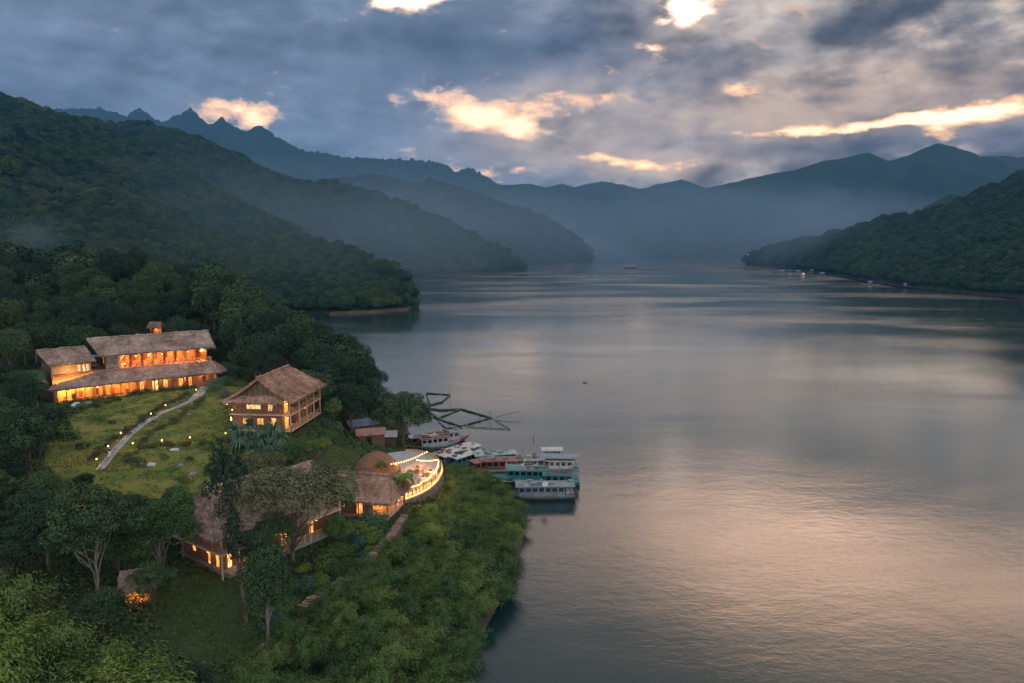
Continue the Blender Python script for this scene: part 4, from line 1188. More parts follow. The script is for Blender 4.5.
PATHM = worn('path_slab', (0.17, 0.165, 0.17), (0.32, 0.31, 0.32), 1.2, 0.85, bs=0.4)
DECKM = worn('terrace_paving', (0.15, 0.15, 0.165), (0.30, 0.285, 0.29), 0.9, 0.5)
METAL_D = worn('dark_metal', (0.03, 0.03, 0.03), (0.07, 0.065, 0.06), 3, 0.5, metal=0.4)
GLASS_L = mat('lit_window', color=(0.5, 0.3, 0.12), rough=0.3, emit=(1.0, 0.36, 0.07), es=0.95)
GLASS_P = mat('pale_lit_window', color=(0.6, 0.45, 0.25), rough=0.3, emit=(1.0, 0.55, 0.18), es=0.9)
def m_window(c, es, name):
    def f(W, b):
        tc = W.node('ShaderNodeTexCoord').outputs['Object']
        n = W.noise(W.vm('MULTIPLY', tc, (2.2, 2.2, 0.9)), 1.6, 3, 0.6)
        W.put(b.inputs['Emission Strength'], W.m('MULTIPLY_ADD', W.smooth(n, 0.36, 0.66), es * 1.25, es * 0.35))
    return mat(name, f, color=(0.4, 0.25, 0.1), rough=0.3, emit=c, es=es)
GLASS_L = m_window((1.0, 0.36, 0.07), 1.0, 'lit_window_orange')
GLASS_P = m_window((1.0, 0.56, 0.19), 1.0, 'lit_window_pale')
BULB = mat('bulb', color=(1, 0.7, 0.4), rough=0.4, emit=(1.0, 0.48, 0.11), es=6)
BULB_W = mat('bulb_pale', color=(1, 0.8, 0.6), rough=0.4, emit=(1.0, 0.45, 0.10), es=5)
CURTAIN = mat('curtain', color=(0.55, 0.34, 0.16), rough=0.9)
CEIL = worn('woven_ceiling', (0.34, 0.18, 0.08), (0.50, 0.28, 0.13), 3, 0.8)

def glow(parent_loc, power, color=(1.0, 0.45, 0.14), r=0.15, parent=None):
    power *= 1.25
    l = bpy.data.lights.new('lamp_light', 'POINT'); l.energy = power; l.color = color; l.shadow_soft_size = r
    o = bpy.data.objects.new('lamp_light', l); COL.objects.link(o); o.location = parent_loc
    if parent is not None: o.parent = parent
    return o

def thatch_patch(mb, a, b, c, d, th=0.32, nu=28, nv=10, seed=0, fringe=True, fringe_len=0.35, courses=5, sag=0.0):
    """a thick rough thatch slope: a-b is the eave (left to right), d-c the top; each row a course that overhangs the next"""
    rg = np.random.default_rng(seed + 1000)
    a, b, c, d = (np.array(p, float) for p in (a, b, c, d))
    n = norm(np.cross(b - a, d - a) + np.cross(b - a, c - b))
    if n[2] < 0: n = -n
    U, Vv = np.meshgrid(np.linspace(0, 1, nu), np.linspace(0, 1, nv), indexing='ij')
    P = (a * (1 - U[..., None]) + b * U[..., None]) * (1 - Vv[..., None]) + (d * (1 - U[..., None]) + c * U[..., None]) * Vv[..., None]
    step = (1 - (Vv * courses) % 1.0) * 0.07
    step[:, -1] = 0
    off = th * 0.6 + step + rg.normal(size=U.shape) * 0.045
    P = P + n * off[..., None]
    P[..., 2] -= sag * np.sin(PI * Vv) + 0.0
    P[:, 0] += norm(a - d) * (rg.random((nu, 1)) * 0.16)
    B = (a * (1 - U[..., None]) + b * U[..., None]) * (1 - Vv[..., None]) + (d * (1 - U[..., None]) + c * U[..., None]) * Vv[..., None] - n * th * 0.4
    B[..., 2] -= sag * np.sin(PI * Vv)
    o = nu * nv
    F = []
    def idx(i, j): return i * nv + j
    for i in range(nu - 1):
        for j in range(nv - 1):
            F.append((idx(i, j), idx(i + 1, j), idx(i + 1, j + 1), idx(i, j + 1)))
            F.append((o + idx(i, j), o + idx(i, j + 1), o + idx(i + 1, j + 1), o + idx(i + 1, j)))
    for i in range(nu - 1):
        F.append((idx(i, 0), o + idx(i, 0), o + idx(i + 1, 0), idx(i + 1, 0)))
        F.append((idx(i, nv - 1), idx(i + 1, nv - 1), o + idx(i + 1, nv - 1), o + idx(i, nv - 1)))
    for j in range(nv - 1):
        F.append((idx(0, j), idx(0, j + 1), o + idx(0, j + 1), o + idx(0, j)))
        F.append((idx(nu - 1, j), o + idx(nu - 1, j), o + idx(nu - 1, j + 1), idx(nu - 1, j + 1)))
    mb.add(np.concatenate([P.reshape(-1, 3), B.reshape(-1, 3)]), F)
    down = norm(a - d) * 0.7 + np.array([0, 0, -0.7])
    e = norm(b - a); L = np.linalg.norm(b - a)
    if fringe:
        k = int(L * 9)
        for q in range(k):
            t = (q + rg.random()) / k
            s = a * (1 - t) + b * t + n * th * rg.uniform(-0.3, 0.6) - norm(a - d) * 0.05
            w = 0.05 + rg.random() * 0.09; l = fringe_len * rg.uniform(0.35, 1.15)
            mb.add([s - e * w, s + e * w, s + e * w * 0.2 + down * l, s - e * w * 0.2 + down * l], [(0, 1, 2, 3)])
    # loose straws standing off the slope
    k = int(L * np.linalg.norm(d - a) * 2.6)
    for q in range(k):
        u, v = rg.random(), rg.random()
        s = (a * (1 - u) + b * u) * (1 - v) + (d * (1 - u) + c * u) * v + n * (th * 0.6 + 0.06)
        s[2] -= sag * math.sin(PI * v)
        w = 0.04 + 0.05 * rg.random(); l = 0.25 + rg.random() * 0.35; dd = norm(a - d + rg.normal(size=3) * 0.25)
        mb.add([s - e * w, s + e * w, s + e * w * 0.3 + dd * l + n * 0.07, s - e * w * 0.3 + dd * l + n * 0.07], [(0, 1, 2, 3)])
def ridge_roll(mb, p, q, r=0.32, seed=0):
    rg = np.random.default_rng(seed + 50)
    p = np.array(p, float); q = np.array(q, float); k = max(6, int(np.linalg.norm(q - p) / 0.8))
    pts = [p + (q - p) * i / k + rg.normal(size=3) * 0.05 for i in range(k + 1)]
    mb.tube(pts, [r * rg.uniform(0.85, 1.15) for _ in pts], 7)
def railing(mb, P, h=1.0, gap=0.35, bar=0.05, post=1.8, cross=False):
    """P: 3-D points along the floor edge"""
    for p, q in zip(P[:-1], P[1:]):
        p = Vector(p); q = Vector(q); L = (q - p).length; t = (q - p) / L; up = Vector((0, 0, 1))
        mb.bar(p + up * h, q + up * h, bar * 1.6, bar * 1.4)
        mb.bar(p + up * 0.14, q + up * 0.14, bar, bar)
        n = max(1, int(L / gap))
        for k in range(1, n): mb.bar(p + t * L * k / n + up * 0.16, p + t * L * k / n + up * (h - 0.03), bar * 0.7, bar * 0.7)
        n = max(1, int(round(L / post)))
        for k in range(n + 1): mb.bar(p + t * L * k / n, p + t * L * k / n + up * (h + 0.06), bar * 2)
def framed_window(parent, p, q, z0, z1, mglass, depth=0.0, mull=2, label=None, frame_mat=None):
    """a window across p->q (2-D in the parent's frame): frame with its pane below it as a sub-part"""
    fm = MB(); w = 0.07
    P0 = Vector((*p, z0)); P1 = Vector((*q, z0)); U = Vector((0, 0, z1 - z0))
    fm.bar(P0, P1, w, w); fm.bar(P0 + U, P1 + U, w, w)
    for k in range(mull + 1):
        a = P0.lerp(P1, k / mull); fm.bar(a + Vector((0, 0, 0.04)), a + U - Vector((0, 0, 0.04)), w * 0.9, w * 0.9)
    f = fm.build('window', frame_mat or WOOD_D, parent)
    t = (P1 - P0).normalized(); nn = Vector((-t.y, t.x, 0)) * 0.045
    g = MB().add([P0 + nn, P1 + nn, P1 + U + nn, P0 + U + nn, P0 + nn * 1.6, P1 + nn * 1.6, P1 + U + nn * 1.6, P0 + U + nn * 1.6], [(0, 1, 2, 3), (7, 6, 5, 4), (0, 4, 5, 1), (1, 5, 6, 2), (2, 6, 7, 3), (3, 7, 4, 0)])
    g.build('pane', mglass, f)
    if label: f['label'] = label
    return f
def hanging_lamp(x, y, ztop, drop, power, label, group, col=(1.0, 0.34, 0.07)):
    t = empty('pendant_lamp', (x, y, ztop), 0, label, 'lamp', group)
    MB().tube([(0, 0, 0), (0, 0, -drop + 0.12)], 0.012, 5).build('cord', METAL_D, t)
    V = MB(); n = 12
    ring = [(0.05, -drop + 0.14), (0.22, -drop - 0.02), (0.24, -drop - 0.10)]
    VV = [(r * math.cos(2 * PI * j / n), r * math.sin(2 * PI * j / n), z) for (r, z) in ring for j in range(n)]
    V.add(VV, [(i * n + j, i * n + (j + 1) % n, (i + 1) * n + (j + 1) % n, (i + 1) * n + j) for i in range(2) for j in range(n)])
    V.build('lamp_shade', WOOD_P, t)
    MB().ball((0, 0, -drop - 0.1), 0.13).build('bulb', BULB, t)
    glow((0, 0, -drop - 0.32), power, col, 0.12, t)
    return t

def table_set(loc, rz, label, group, cloth=None, chairs=4):
    t = empty('dining_table', loc, rz, label, 'table', group)
    MB().box(-0.6, 0.6, -0.42, 0.42, 0.71, 0.76).build('table_top', cloth or WOOD_M, t)
    for sx in (-1, 1):
        for sy in (-1, 1): MB().bar((sx * 0.5, sy * 0.33, 0), (sx * 0.5, sy * 0.33, 0.71), 0.06).build('leg', WOOD_D, t)
    return t
CHAIR = {}
def chair(loc, rz, label, group, m=None):
    m = m or WOOD_D
    if m.name not in CHAIR:
        s = MB().box(-0.22, 0.22, -0.22, 0.22, 0.42, 0.47); bk = MB().box(-0.22, 0.22, 0.18, 0.22, 0.47, 0.98)
        lg = [MB().bar((sx * 0.19, sy * 0.19, 0), (sx * 0.19, sy * 0.19, 0.42), 0.045) for sx in (-1, 1) for sy in (-1, 1)]
        t = empty('chair', loc, rz, label, 'chair', group)
        s.build('seat', m, t); bk.build('backrest', m, t)
        for g in lg: g.build('leg', WOOD_D, t)
        CHAIR[m.name] = t
        return t
    src = CHAIR[m.name]; r = src.copy(); COL.objects.link(r); r.location = loc; r.rotation_euler = (0, 0, rz)
    r['label'] = label; r['group'] = group
    for c in src.children:
        d = c.copy(); COL.objects.link(d); d.parent = r
    return r

# ================================================================ the lodge
def build_lodge():
    u0, u1 = -3.0, 30.5
    t = empty('lodge', LODGE_A, LODGE_RZ, 'long two-storey thatched lodge with glowing open dining floor at the top of the lawn', 'lodge')
    bow = lambda u: 0.5 * math.sin(PI * (u - u0) / (u1 - u0)) - 0.9 * max(0.0, 1 - (u - u0) / 9.0) ** 2      # the lower front bows out
    us = np.linspace(u0, u1, 20)
    # floors
    fl = MB(); N = len(us)
    poly = [(u, bow(u) - 0.2) for u in us] + [(u1, 9), (u0, 9)]
    fl.prism(poly, -1.4, -0.45); fl.build('lower_floor', STONE, t)
    MB().prism([(u, bow(u) + 3.6) for u in us] + [(u1, 16), (6.0, 16), (6.0, 9), (u0, 9)], 5.35, 5.6).build('upper_floor', WOOD_M, t)
    # lower storey: back wall, end walls, columns
    MB().wall((u0, 6.5), (u1, 6.5), -0.45, 5.35, 0.2).build('back_wall', PLASTER, t)
    MB().wall((u0, bow(u0) + 0.3), (u0, 6.5), -0.45, 3.3, 0.2).wall((u1 - 0.2, 0.3), (u1 - 0.2, 6.4), -0.45, 4.9, 0.2).build('end_wall', PLASTER, t)
    holes_w = MB()
    # a timber screen with wide openings on the lower front
    for k, (a, b) in enumerate(zip(us[:-1], us[1:])):
        if b > 13:
            y0, y1 = bow(a) + 1.7, bow(b) + 1.7
            L = math.hypot(b - a, y1 - y0)
            if k in (10, 14, 15): holes = ((0.25, L - 0.25, -0.45, 2.5),)
            else: holes = ((L * 0.3, L * 0.72, 0.8, 2.4),) if k % 2 else ()
            holes_w.wall((a, y0), (b, y1), -0.45, 3.4, 0.12, holes)
    holes_w.build('front_screen', WOOD_M, t)
    for k in range(0, len(us)):
        u = us[k]
        MB().tube([(u, bow(u) + 0.25, -0.45), (u, bow(u) + 0.25, 3.25)], 0.10, 7).build('column', WOOD_M, t)
    # lit doors in the lower front, seen between the columns
    for (a, b, m_) in ((16.2, 17.5, GLASS_P), (18.6, 19.6, GLASS_L), (21.8, 23.0, GLASS_L), (24.2, 25.0, GLASS_L), (13.6, 14.4, GLASS_L)):
        framed_window(t, (a, bow(a) + 1.62), (b, bow(b) + 1.62), -0.1, 2.4, m_, mull=2)
    # the long curved lower roof
    r = MB()
    for k, (a, b) in enumerate(zip(us[:-1], us[1:])):
        ya, yb = bow(a) - 1.5, bow(b) - 1.5
        w_ = lambda u: min(1.0, max(0.0, (u - u0) / 9.0))
        Ta, Tb = (a, bow(a) + 0.6 + 2.7 * w_(a), 4.15 + 1.3 * w_(a)), (b, bow(b) + 0.6 + 2.7 * w_(b), 4.15 + 1.3 * w_(b))
        thatch_patch(r, (a, ya, 3.15), (b, yb, 3.15), Tb, Ta, 0.3, 6, 12, seed=k, courses=5)
    # rounded ends
    for (uc, sgn) in ((u0, -1), (u1, 1)):
        yb = bow(uc)
        an = np.linspace(0, PI / 2 * 1.1, 6)
        for k, (p, q) in enumerate(zip(an[:-1], an[1:])):
            iy, iz, er = (3.3, 5.45, 3.0) if sgn > 0 else (0.6, 4.15, 1.6)
            A = (uc + sgn * er * math.sin(p), yb + iy - (iy + 1.5) * math.cos(p), 3.15); B = (uc + sgn * er * math.sin(q), yb + iy - (iy + 1.5) * math.cos(q), 3.15)
            Cc = (uc + sgn * 0.15 * math.sin(q), yb + iy, iz); D_ = (uc + sgn * 0.15 * math.sin(p), yb + iy, iz + 0.01)
            if sgn > 0: thatch_patch(r, A, B, Cc, D_, 0.3, 5, 10, seed=80 + k, courses=5)
            else: thatch_patch(r, B, A, D_, Cc, 0.3, 5, 10, seed=90 + k, courses=5)
    r.build('lower_roof', THATCH, t)
    # the open terrace strip above the lower roof
    MB().prism([(u, bow(u) + 3.5) for u in us[:14]] + [(us[13], 5.2), (u0, 5.2)], 5.62, 5.72).build('terrace_floor', STONE_R, t)
    # upper storey
    a0, a1, yf, yb = 7.4, 29.8, 4.6, 14.5
    MB().wall((a0, yb), (a1, yb), 5.6, 9.2, 0.2).build('dining_back_wall', PLASTER, t)
    MB().wall((a0, yf), (a0, yb), 5.6, 9.0, 0.2, ((1.4, 3.6, 6.6, 8.4),)).wall((a1 - 0.2, yf), (a1 - 0.2, yb), 5.6, 9.0, 0.2).build('dining_end_wall', WOOD_D, t)
    MB().wall((a0 + 0.2, yf), (a0 + 2.4, yf), 5.6, 9.0, 0.2).build('front_wall', STONE, t)
    framed_window(t, (a0 - 0.05, yf + 3.6), (a0 - 0.05, yf + 1.4), 6.6, 8.4, GLASS_L, mull=3)
    MB().wall((a0 + 0.2, yb - 0.4), (a1 - 0.2, yb - 0.4), 9.0, 9.12, 0.3).build('wall_plate', WOOD_D, t)
    MB().box(a0 + 0.2, a1 - 0.2, yf + 0.4, yb - 0.5, 9.15, 9.22).build('ceiling', CEIL, t)
    for k in range(9):
        u = a0 + 2.4 + (a1 - 0.6 - a0 - 2.4) * k / 8
        MB().tube([(u, yf + 0.1, 5.6), (u, yf + 0.1, 9.0)], 0.10, 7).build('column', WOOD_M, t)
    MB().bar((a0, yf + 0.1, 9.02), (a1, yf + 0.1, 9.02), 0.2, 0.22).build('eave_beam', WOOD_M, t)
    rl = MB(); railing(rl, [(a0, yf - 0.9, 5.6), (a1 + 0.4, yf - 0.9, 5.6), (a1 + 0.4, yf + 3, 5.6)], 0.95, 0.3); rl.build('railing', WOOD_P, t)
    # screens, shelves and planters break up the lit left wing
    rg = np.random.default_rng(15)
    for k in range(9):
        u = -1.6 + 1.55 * k
        MB().box(u, u + rg.uniform(.5, .95), bow(u) + 2.2 + rg.random(), bow(u) + 2.35 + rg.random() * .2 + 1, -0.45, rg.uniform(0.7, 2.2)).build('cupboard', [WOOD_M, WOOD_D, CLOTH_R, PLASTER][k % 4], t)
        sh = MB(); 
        for q in range(5): sh.bar((u + .1 + q * .28, bow(u) + 0.35, -0.45), (u + .1 + q * .28, bow(u) + 0.35, 0.45), 0.05)
        sh.bar((u, bow(u) + 0.35, 0.5), (u + 1.4, bow(u) + 0.35, 0.5), 0.08); sh.build('balustrade', WOOD_D, t)
    # curtains and screens tied back between the columns
    for k in range(8):
        u = a0 + 2.4 + (a1 - 0.6 - a0 - 2.4) * k / 8
        MB().box(u + 0.14, u + 0.55, yf + 0.12, yf + 0.18, 5.9, 8.8).build('curtain', CLOTH_R if k % 3 else CURTAIN, t)
    g = MB().wall((a0 + 3, yb - 3.2), (a1 - 2, yb - 3.2), 5.6, 8.6, 0.1, tuple((1.2 + 2.3 * k, 2.3 + 2.3 * k, 6.3, 8.2) for k in range(7))); g.build('room_screen', WOOD_M, t)
    # upper roof
    r = MB(); e0, e1 = a0 - 1.3, a1 + 1.3
    thatch_patch(r, (e0, yf - 1.7, 9.0), (e1, yf - 1.7, 9.0), (e1 + 0.3, 9.6, 12.3), (e0 - 1.6, 9.6, 12.3), 0.34, 60, 16, seed=5, courses=7, sag=0.12)
    thatch_patch(r, (e1, yb + 1.6, 9.0), (e0, yb + 1.6, 9.0), (e0 - 1.6, 9.6, 12.3), (e1 + 0.3, 9.6, 12.3), 0.34, 50, 12, seed=6, courses=7)
    ridge_roll(r, (e0 - 1.6, 9.6, 12.5), (e1 + 0.3, 9.6, 12.5), 0.33, 1)
    r.build('upper_roof', THATCH, t)
    MB().add([(a0, yf - 0.2, 9.0), (a0, yb, 9.0), (a0, 9.6, 11.9), (a0 + 0.15, yf - 0.2, 9.0), (a0 + 0.15, yb, 9.0), (a0 + 0.15, 9.6, 11.9)], [(0, 2, 1), (3, 4, 5), (0, 1, 4, 3), (1, 2, 5, 4), (2, 0, 3, 5)]).build('gable', WOOD_D, t)
    # lamps
    for k in range(7):
        u = a0 + 3.4 + (a1 - a0 - 5) * k / 6
        x, y, z = lodge_w(u, yf + 0.9, 9.1)
        hanging_lamp(x, y, z, 0.85, (330, 150, 260, 210, 380, 180, 300)[k], 'small bright pendant lamp hanging at the front of the lodge dining floor', 'pendant lamps of the dining floor')
        if k % 2 == 0:
            x, y, z = lodge_w(u + 1, yf + 4.4, 9.1)
            hanging_lamp(x, y, z, 0.9, 800, 'bright pendant lamp deeper inside the lodge dining floor', 'inner lamps of the dining floor')
    for k, u in enumerate((-1.0, 2.2, 5.2, 8.0, 10.8)):
        x, y, z = lodge_w(u, bow(u) + 2.6, 3.7)
        hanging_lamp(x, y, z, 1.0, (900, 500, 760, 380, 600)[k], 'pendant lamp under the curved roof of the lit left wing', 'pendant lamps of the left wing', (1.0, 0.42, 0.09))
    for u in (14.5, 19.0, 23.5, 27.5):
        x, y, z = lodge_w(u, bow(u) + 0.9, 3.9)
        hanging_lamp(x, y, z, 0.9, 120, 'small pendant lamp under the curved roof above the lodge doors', 'pendant lamps over the lodge doors', (1.0, 0.36, 0.10))
    # furniture seen through the openings
    for k in range(8):
        x, y, z = lodge_w(a0 + 3.6 + 2.35 * k, yf + 1.5, 5.6)
        table_set((x, y, z), LODGE_RZ, 'dining table behind the railing of the lodge dining floor', 'tables of the dining floor', WHITE_P if k % 3 == 0 else None)
        for s in (-1, 1):
            x, y, z = lodge_w(a0 + 3.6 + 2.35 * k + s * 0.85, yf + 1.5, 5.6)
            chair((x, y, z), LODGE_RZ + (PI / 2 if s < 0 else -PI / 2), 'red chair at a table of the lodge dining floor', 'chairs of the dining floor', CLOTH_R)
    for k in range(5):
        x, y, z = lodge_w(-0.6 + 2.7 * k, bow(-0.6 + 2.7 * k) + 1.6, -0.45)
        table_set((x, y, z), LODGE_RZ, 'wooden table in the open lit left wing', 'tables of the left wing', None)
        for s in (-1, 1):
            x, y, z = lodge_w(-0.6 + 2.7 * k + s * 0.85, bow(-0.6 + 2.7 * k) + 1.6, -0.45)
            chair((x, y, z), LODGE_RZ + (PI / 2 if s < 0 else -PI / 2), 'wooden chair in the open lit left wing', 'chairs of the left wing')
build_lodge()

def build_annex():
    """ochre block with its own thatch at the lodge's left end"""
    A = G(42, 404, 15.0); Bp = G(77, 398, 15.4)
    rz = math.atan2(Bp[1] + 1.5 - A[1], Bp[0] - A[0])
    t = empty('lodge_annex', (A[0] + 0.3, A[1] + 3.4, 15.0), rz, 'square ochre-walled annex with its own thatched roof at the left end of the lodge', 'building')
    w, d, h = 8.0, 6.5, 8.0
    MB().wall((0, 0), (w, 0), -0.5, h, 0.2, ((5.2, 5.8, 5.9, 7.3), (6.2, 6.75, 5.7, 7.3), (7.0, 7.55, 5.7, 7.3))).build('front_wall', PLASTER, t)
    MB().wall((0, d), (0, 0.0), -0.5, h + 0.6, 0.2).wall((w - 0.2, 0.2), (w - 0.2, d), -0.5, h + 0.6, -0.2).wall((0.2, d), (w - 0.2, d), -0.5, h, -0.2).build('side_wall', WOOD_D, t)
    for (a, b, c) in ((5.2, 5.8, 5.9), (6.2, 6.75, 5.7), (7.0, 7.55, 5.7)):
        framed_window(t, (a, 0.03), (b, 0.03), c, 7.3, GLASS_P, mull=1, frame_mat=WHITE_P)
    r = MB()
    thatch_patch(r, (-0.6, -1.1, h - 0.1), (w + 0.7, -1.1, h - 0.1), (w + 0.3, 3.6, h + 2.7), (-1.5, 3.6, h + 2.7), 0.34, 26, 14, seed=21, courses=6)
    thatch_patch(r, (w + 0.7, d + 1.1, h - 0.1), (-0.6, d + 1.1, h - 0.1), (-1.5, 3.6, h + 2.7), (w + 0.3, 3.6, h + 2.7), 0.34, 20, 8, seed=22)
    ridge_roll(r, (-1.5, 3.6, h + 2.9), (w + 0.3, 3.6, h + 2.9), 0.3, 3)
    r.build('roof', THATCH, t)
    for k, x in enumerate((-0.0, w - 0.15)):
        MB().add([(x, 0, h), (x, d, h), (x, 3.6, h + 2.4), (x + 0.15, 0, h), (x + 0.15, d, h), (x + 0.15, 3.6, h + 2.4)], [(0, 2, 1), (3, 4, 5), (0, 1, 4, 3), (1, 2, 5, 4), (2, 0, 3, 5)]).build('gable', WOOD_D, t)
    # lamp on the wall lights the plaster
    c, s = math.cos(rz), math.sin(rz)
    x, y = A[0] + 0.3 + 3.2 * c + 1.3 * s, A[1] + 3.4 + 3.2 * s - 1.3 * c
    lamp = empty('wall_lamp', (x - 1.1 * s, y + 1.1 * c, 15 + 6.6), rz, 'small lamp washing the ochre wall of the annex', 'lamp')
    MB().box(-0.08, 0.08, -0.12, 0.2, -0.1, 0.1).build('bracket', METAL_D, lamp)
    MB().ball((0, -0.2, 0), 0.09).build('bulb', BULB_W, lamp)
    glow((0, -1.9, -0.4), 190, (1.0, 0.55, 0.2), 0.2, lamp)
    # white flat roof link between annex and lodge
    c2 = empty('link_roof', (A[0] + 10.2 * c - 5 * s, A[1] + 3.4 + 10.2 * s + 5 * c, 15), rz, 'small pale flat roof on posts between annex and lodge', 'shelter')
    MB().box(-1.6, 2.0, -1.3, 1.3, 8.2, 8.35).build('roof', WHITE_P, c2)
    for (px_, py_) in ((-1.4, -1.1), (1.8, -1.1), (-1.4, 1.1), (1.8, 1.1)): MB().bar((px_, py_, 0.0), (px_, py_, 8.2), 0.12).build('post', WOOD_D, c2)
build_annex()

# ================================================================ the two-storey house
def build_house():
    t = empty('house', HOUSE_O, HOUSE_RZ, 'two-storey timber house with a big thatched gable roof and side balconies near the shore', 'house')
    x0, x1, y0, y1 = -5.2, 4.0, -7.2, 7.2        # walls; balcony runs on +x
    bx = 5.8
    F1, F2, E = 0.4, 3.35, 5.9
    MB().box(x0 - 0.8, bx, y0 - 0.7, y1, F1 - 0.18, F1).build('lower_deck', WOOD_P, t)
    MB().box(x0 - 0.4, bx, y0 - 0.7, y1, F2 - 0.2, F2).build('upper_deck', WOOD_P, t)
    st = MB()
    for x in (x0, -0.6, x1, bx - 0.15):
        for y in (y0 - 0.5, y0 + 3.6, 0, 3.6, y1 - 0.2): st.bar((x, y, -3.2), (x, y, F1 - 0.18), 0.2)
    st.build('stilts', WOOD_D, t)
    MB().wall((x0 + 0.2, y0 + 0.3), (x1 - 0.2, y0 + 0.3), -2.6, F1 - 0.2, 0.2).build('plinth', STONE, t)
    fr = ((1.7, 3.2, F1 + 0.9, F1 + 2.1), (4.4, 5.6, F1 + 0.9, F1 + 2.1), (7.0, 8.0, F1, F1 + 2.2))
    fr2 = ((2.5, 5.2, F2 + 0.75, F2 + 1.95), (6.5, 7.4, F2 + 0.5, F2 + 1.95))
    MB().wall((x0, y0), (x1, y0), F1, F2 - 0.2, 0.18, fr).wall((x0, y0), (x1, y0), F2, E, 0.18, fr2).build('front_wall', WOOD_R, t)
    sd = tuple((0.9 + 3.4 * k, 2.4 + 3.4 * k, F1, F1 + 2.2) for k in range(4)); sd2 = tuple((0.9 + 3.4 * k, 2.4 + 3.4 * k, F2, F2 + 2.1) for k in range(4))
    MB().wall((x1 - 0.18, y0 + 0.18), (x1 - 0.18, y1), F1, F2 - 0.2, -0.18 * -1, sd).wall((x1 - 0.18, y0 + 0.18), (x1 - 0.18, y1), F2, E, 0.18, sd2).build('side_wall', WOOD_R, t)
    MB().wall((x0, y0 + 0.18), (x0, y1), F1, E, -0.18).wall((x0, y1), (x1 - 0.4, y1), F1, E, 0.18).build('back_wall', WOOD_D, t)
    framed_window(t, (x0 + 2.5, y0 + 0.02), (x0 + 5.2, y0 + 0.02), F2 + 0.75, F2 + 1.95, GLASS_P, mull=4, label='wide lit window above the pent roof')
    framed_window(t, (x0 + 6.5, y0 + 0.02), (x0 + 7.4, y0 + 0.02), F2 + 0.5, F2 + 1.95, GLASS_P, mull=2)
    for (a, b, c, d) in fr[:2]: framed_window(t, (x0 + a, y0 + 0.02), (x0 + b, y0 + 0.02), c, d, GLASS_L, mull=2)
    framed_window(t, (x0 + 7.0, y0 + 0.02), (x0 + 8.0, y0 + 0.02), F1, F1 + 2.2, GLASS_L, mull=1)
    for k, (a, b, c, d) in enumerate(sd + sd2):
        dr = MB().box(x1 - 0.12, x1 - 0.05, y0 + 0.18 + a, y0 + 0.18 + b, c, d).build('door', WOOD_D if k not in (0, 4) else GLASS_L, t)
        MB().ball((x1 + 0.01, y0 + 0.18 + a + 0.15, c + 1.0), 0.04).build('handle', METAL_D, dr)
    rl = MB(); railing(rl, [(x1 - 0.5, y0 - 0.65, F1), (bx - 0.06, y0 - 0.65, F1), (bx - 0.06, y1 - 0.1, F1)], 1.0, 0.28); rl.build('lower_railing', WOOD_M, t)
    rl = MB(); railing(rl, [(x0 - 0.3, y0 - 0.65, F2), (bx - 0.06, y0 - 0.65, F2), (bx - 0.06, y1 - 0.1, F2)], 0.95, 0.28, 0.05); rl.build('upper_railing', WOOD_M, t)
    for y in (y0 - 0.6, y0 + 3.6, 0, 3.6, y1 - 0.3):
        MB().bar((bx - 0.12, y, F1), (bx - 0.12, y, E - 0.15), 0.16).build('post', WOOD_P, t)
    # roofs
    r = MB(); zr = E + 3.9; ex0, ex1 = x0 - 1.3, bx + 0.7; xm = (ex0 + ex1) / 2; yr0, yr1 = y0 - 0.9, y1 - 1.5
    ye0, ye1 = y0 - 1.5, y1 + 1.6
    thatch_patch(r, (ex1, ye0, E - 0.25), (ex1, ye1, E - 0.25), (xm, yr1, zr), (xm, yr0, zr), 0.34, 34, 18, seed=31, courses=8, sag=0.3)
    thatch_patch(r, (ex0, ye1, E - 0.25), (ex0, ye0, E - 0.25), (xm, yr0, zr), (xm, yr1, zr), 0.34, 34, 18, seed=32, courses=8, sag=0.3)
    thatch_patch(r, (ex1, ye1, E - 0.25), (ex0, ye1, E - 0.25), (xm - 0.1, yr1, zr), (xm + 0.1, yr1, zr), 0.3, 24, 12, seed=33)
    ridge_roll(r, (xm, yr0, zr + 0.2), (xm, yr1, zr + 0.2), 0.3, 7)
    r.build('roof', THATCH_W, t)
    p = MB(); thatch_patch(p, (ex0 + 0.5, ye0 - 0.3, E - 0.35), (ex1 - 1.6, ye0 - 0.3, E - 0.35), (ex1 - 2.2, y0 + 0.1, E + 0.65), (ex0 + 1.2, y0 + 0.1, E + 0.65), 0.26, 26, 8, seed=35, courses=3)
    p.build('pent_roof', THATCH_W, t)
    MB().add([(x0 - 0.2, y0, E), (x1 + 1.2, y0, E), (xm, y0, zr - 0.45), (x0 - 0.2, y0 + 0.14, E), (x1 + 1.2, y0 + 0.14, E), (xm, y0 + 0.14, zr - 0.45)], [(0, 1, 2), (3, 5, 4), (0, 3, 4, 1), (1, 4, 5, 2), (2, 5, 3, 0)]).build('gable', WOOD_D, t)
    gm = MB()
    for k in range(-4, 5): gm.bar((xm + k * 0.95, y0 - 0.04, E + 0.62), (xm + k * 0.95, y0 - 0.04, zr - 0.6 - abs(k) * 0.72), 0.07)
    gm.build('gable_boards', WOOD_M, t)
    c, s = math.cos(HOUSE_RZ), math.sin(HOUSE_RZ)
    def w(x, y, z): return (HOUSE_O[0] + x * c - y * s, HOUSE_O[1] + x * s + y * c, HOUSE_O[2] + z)
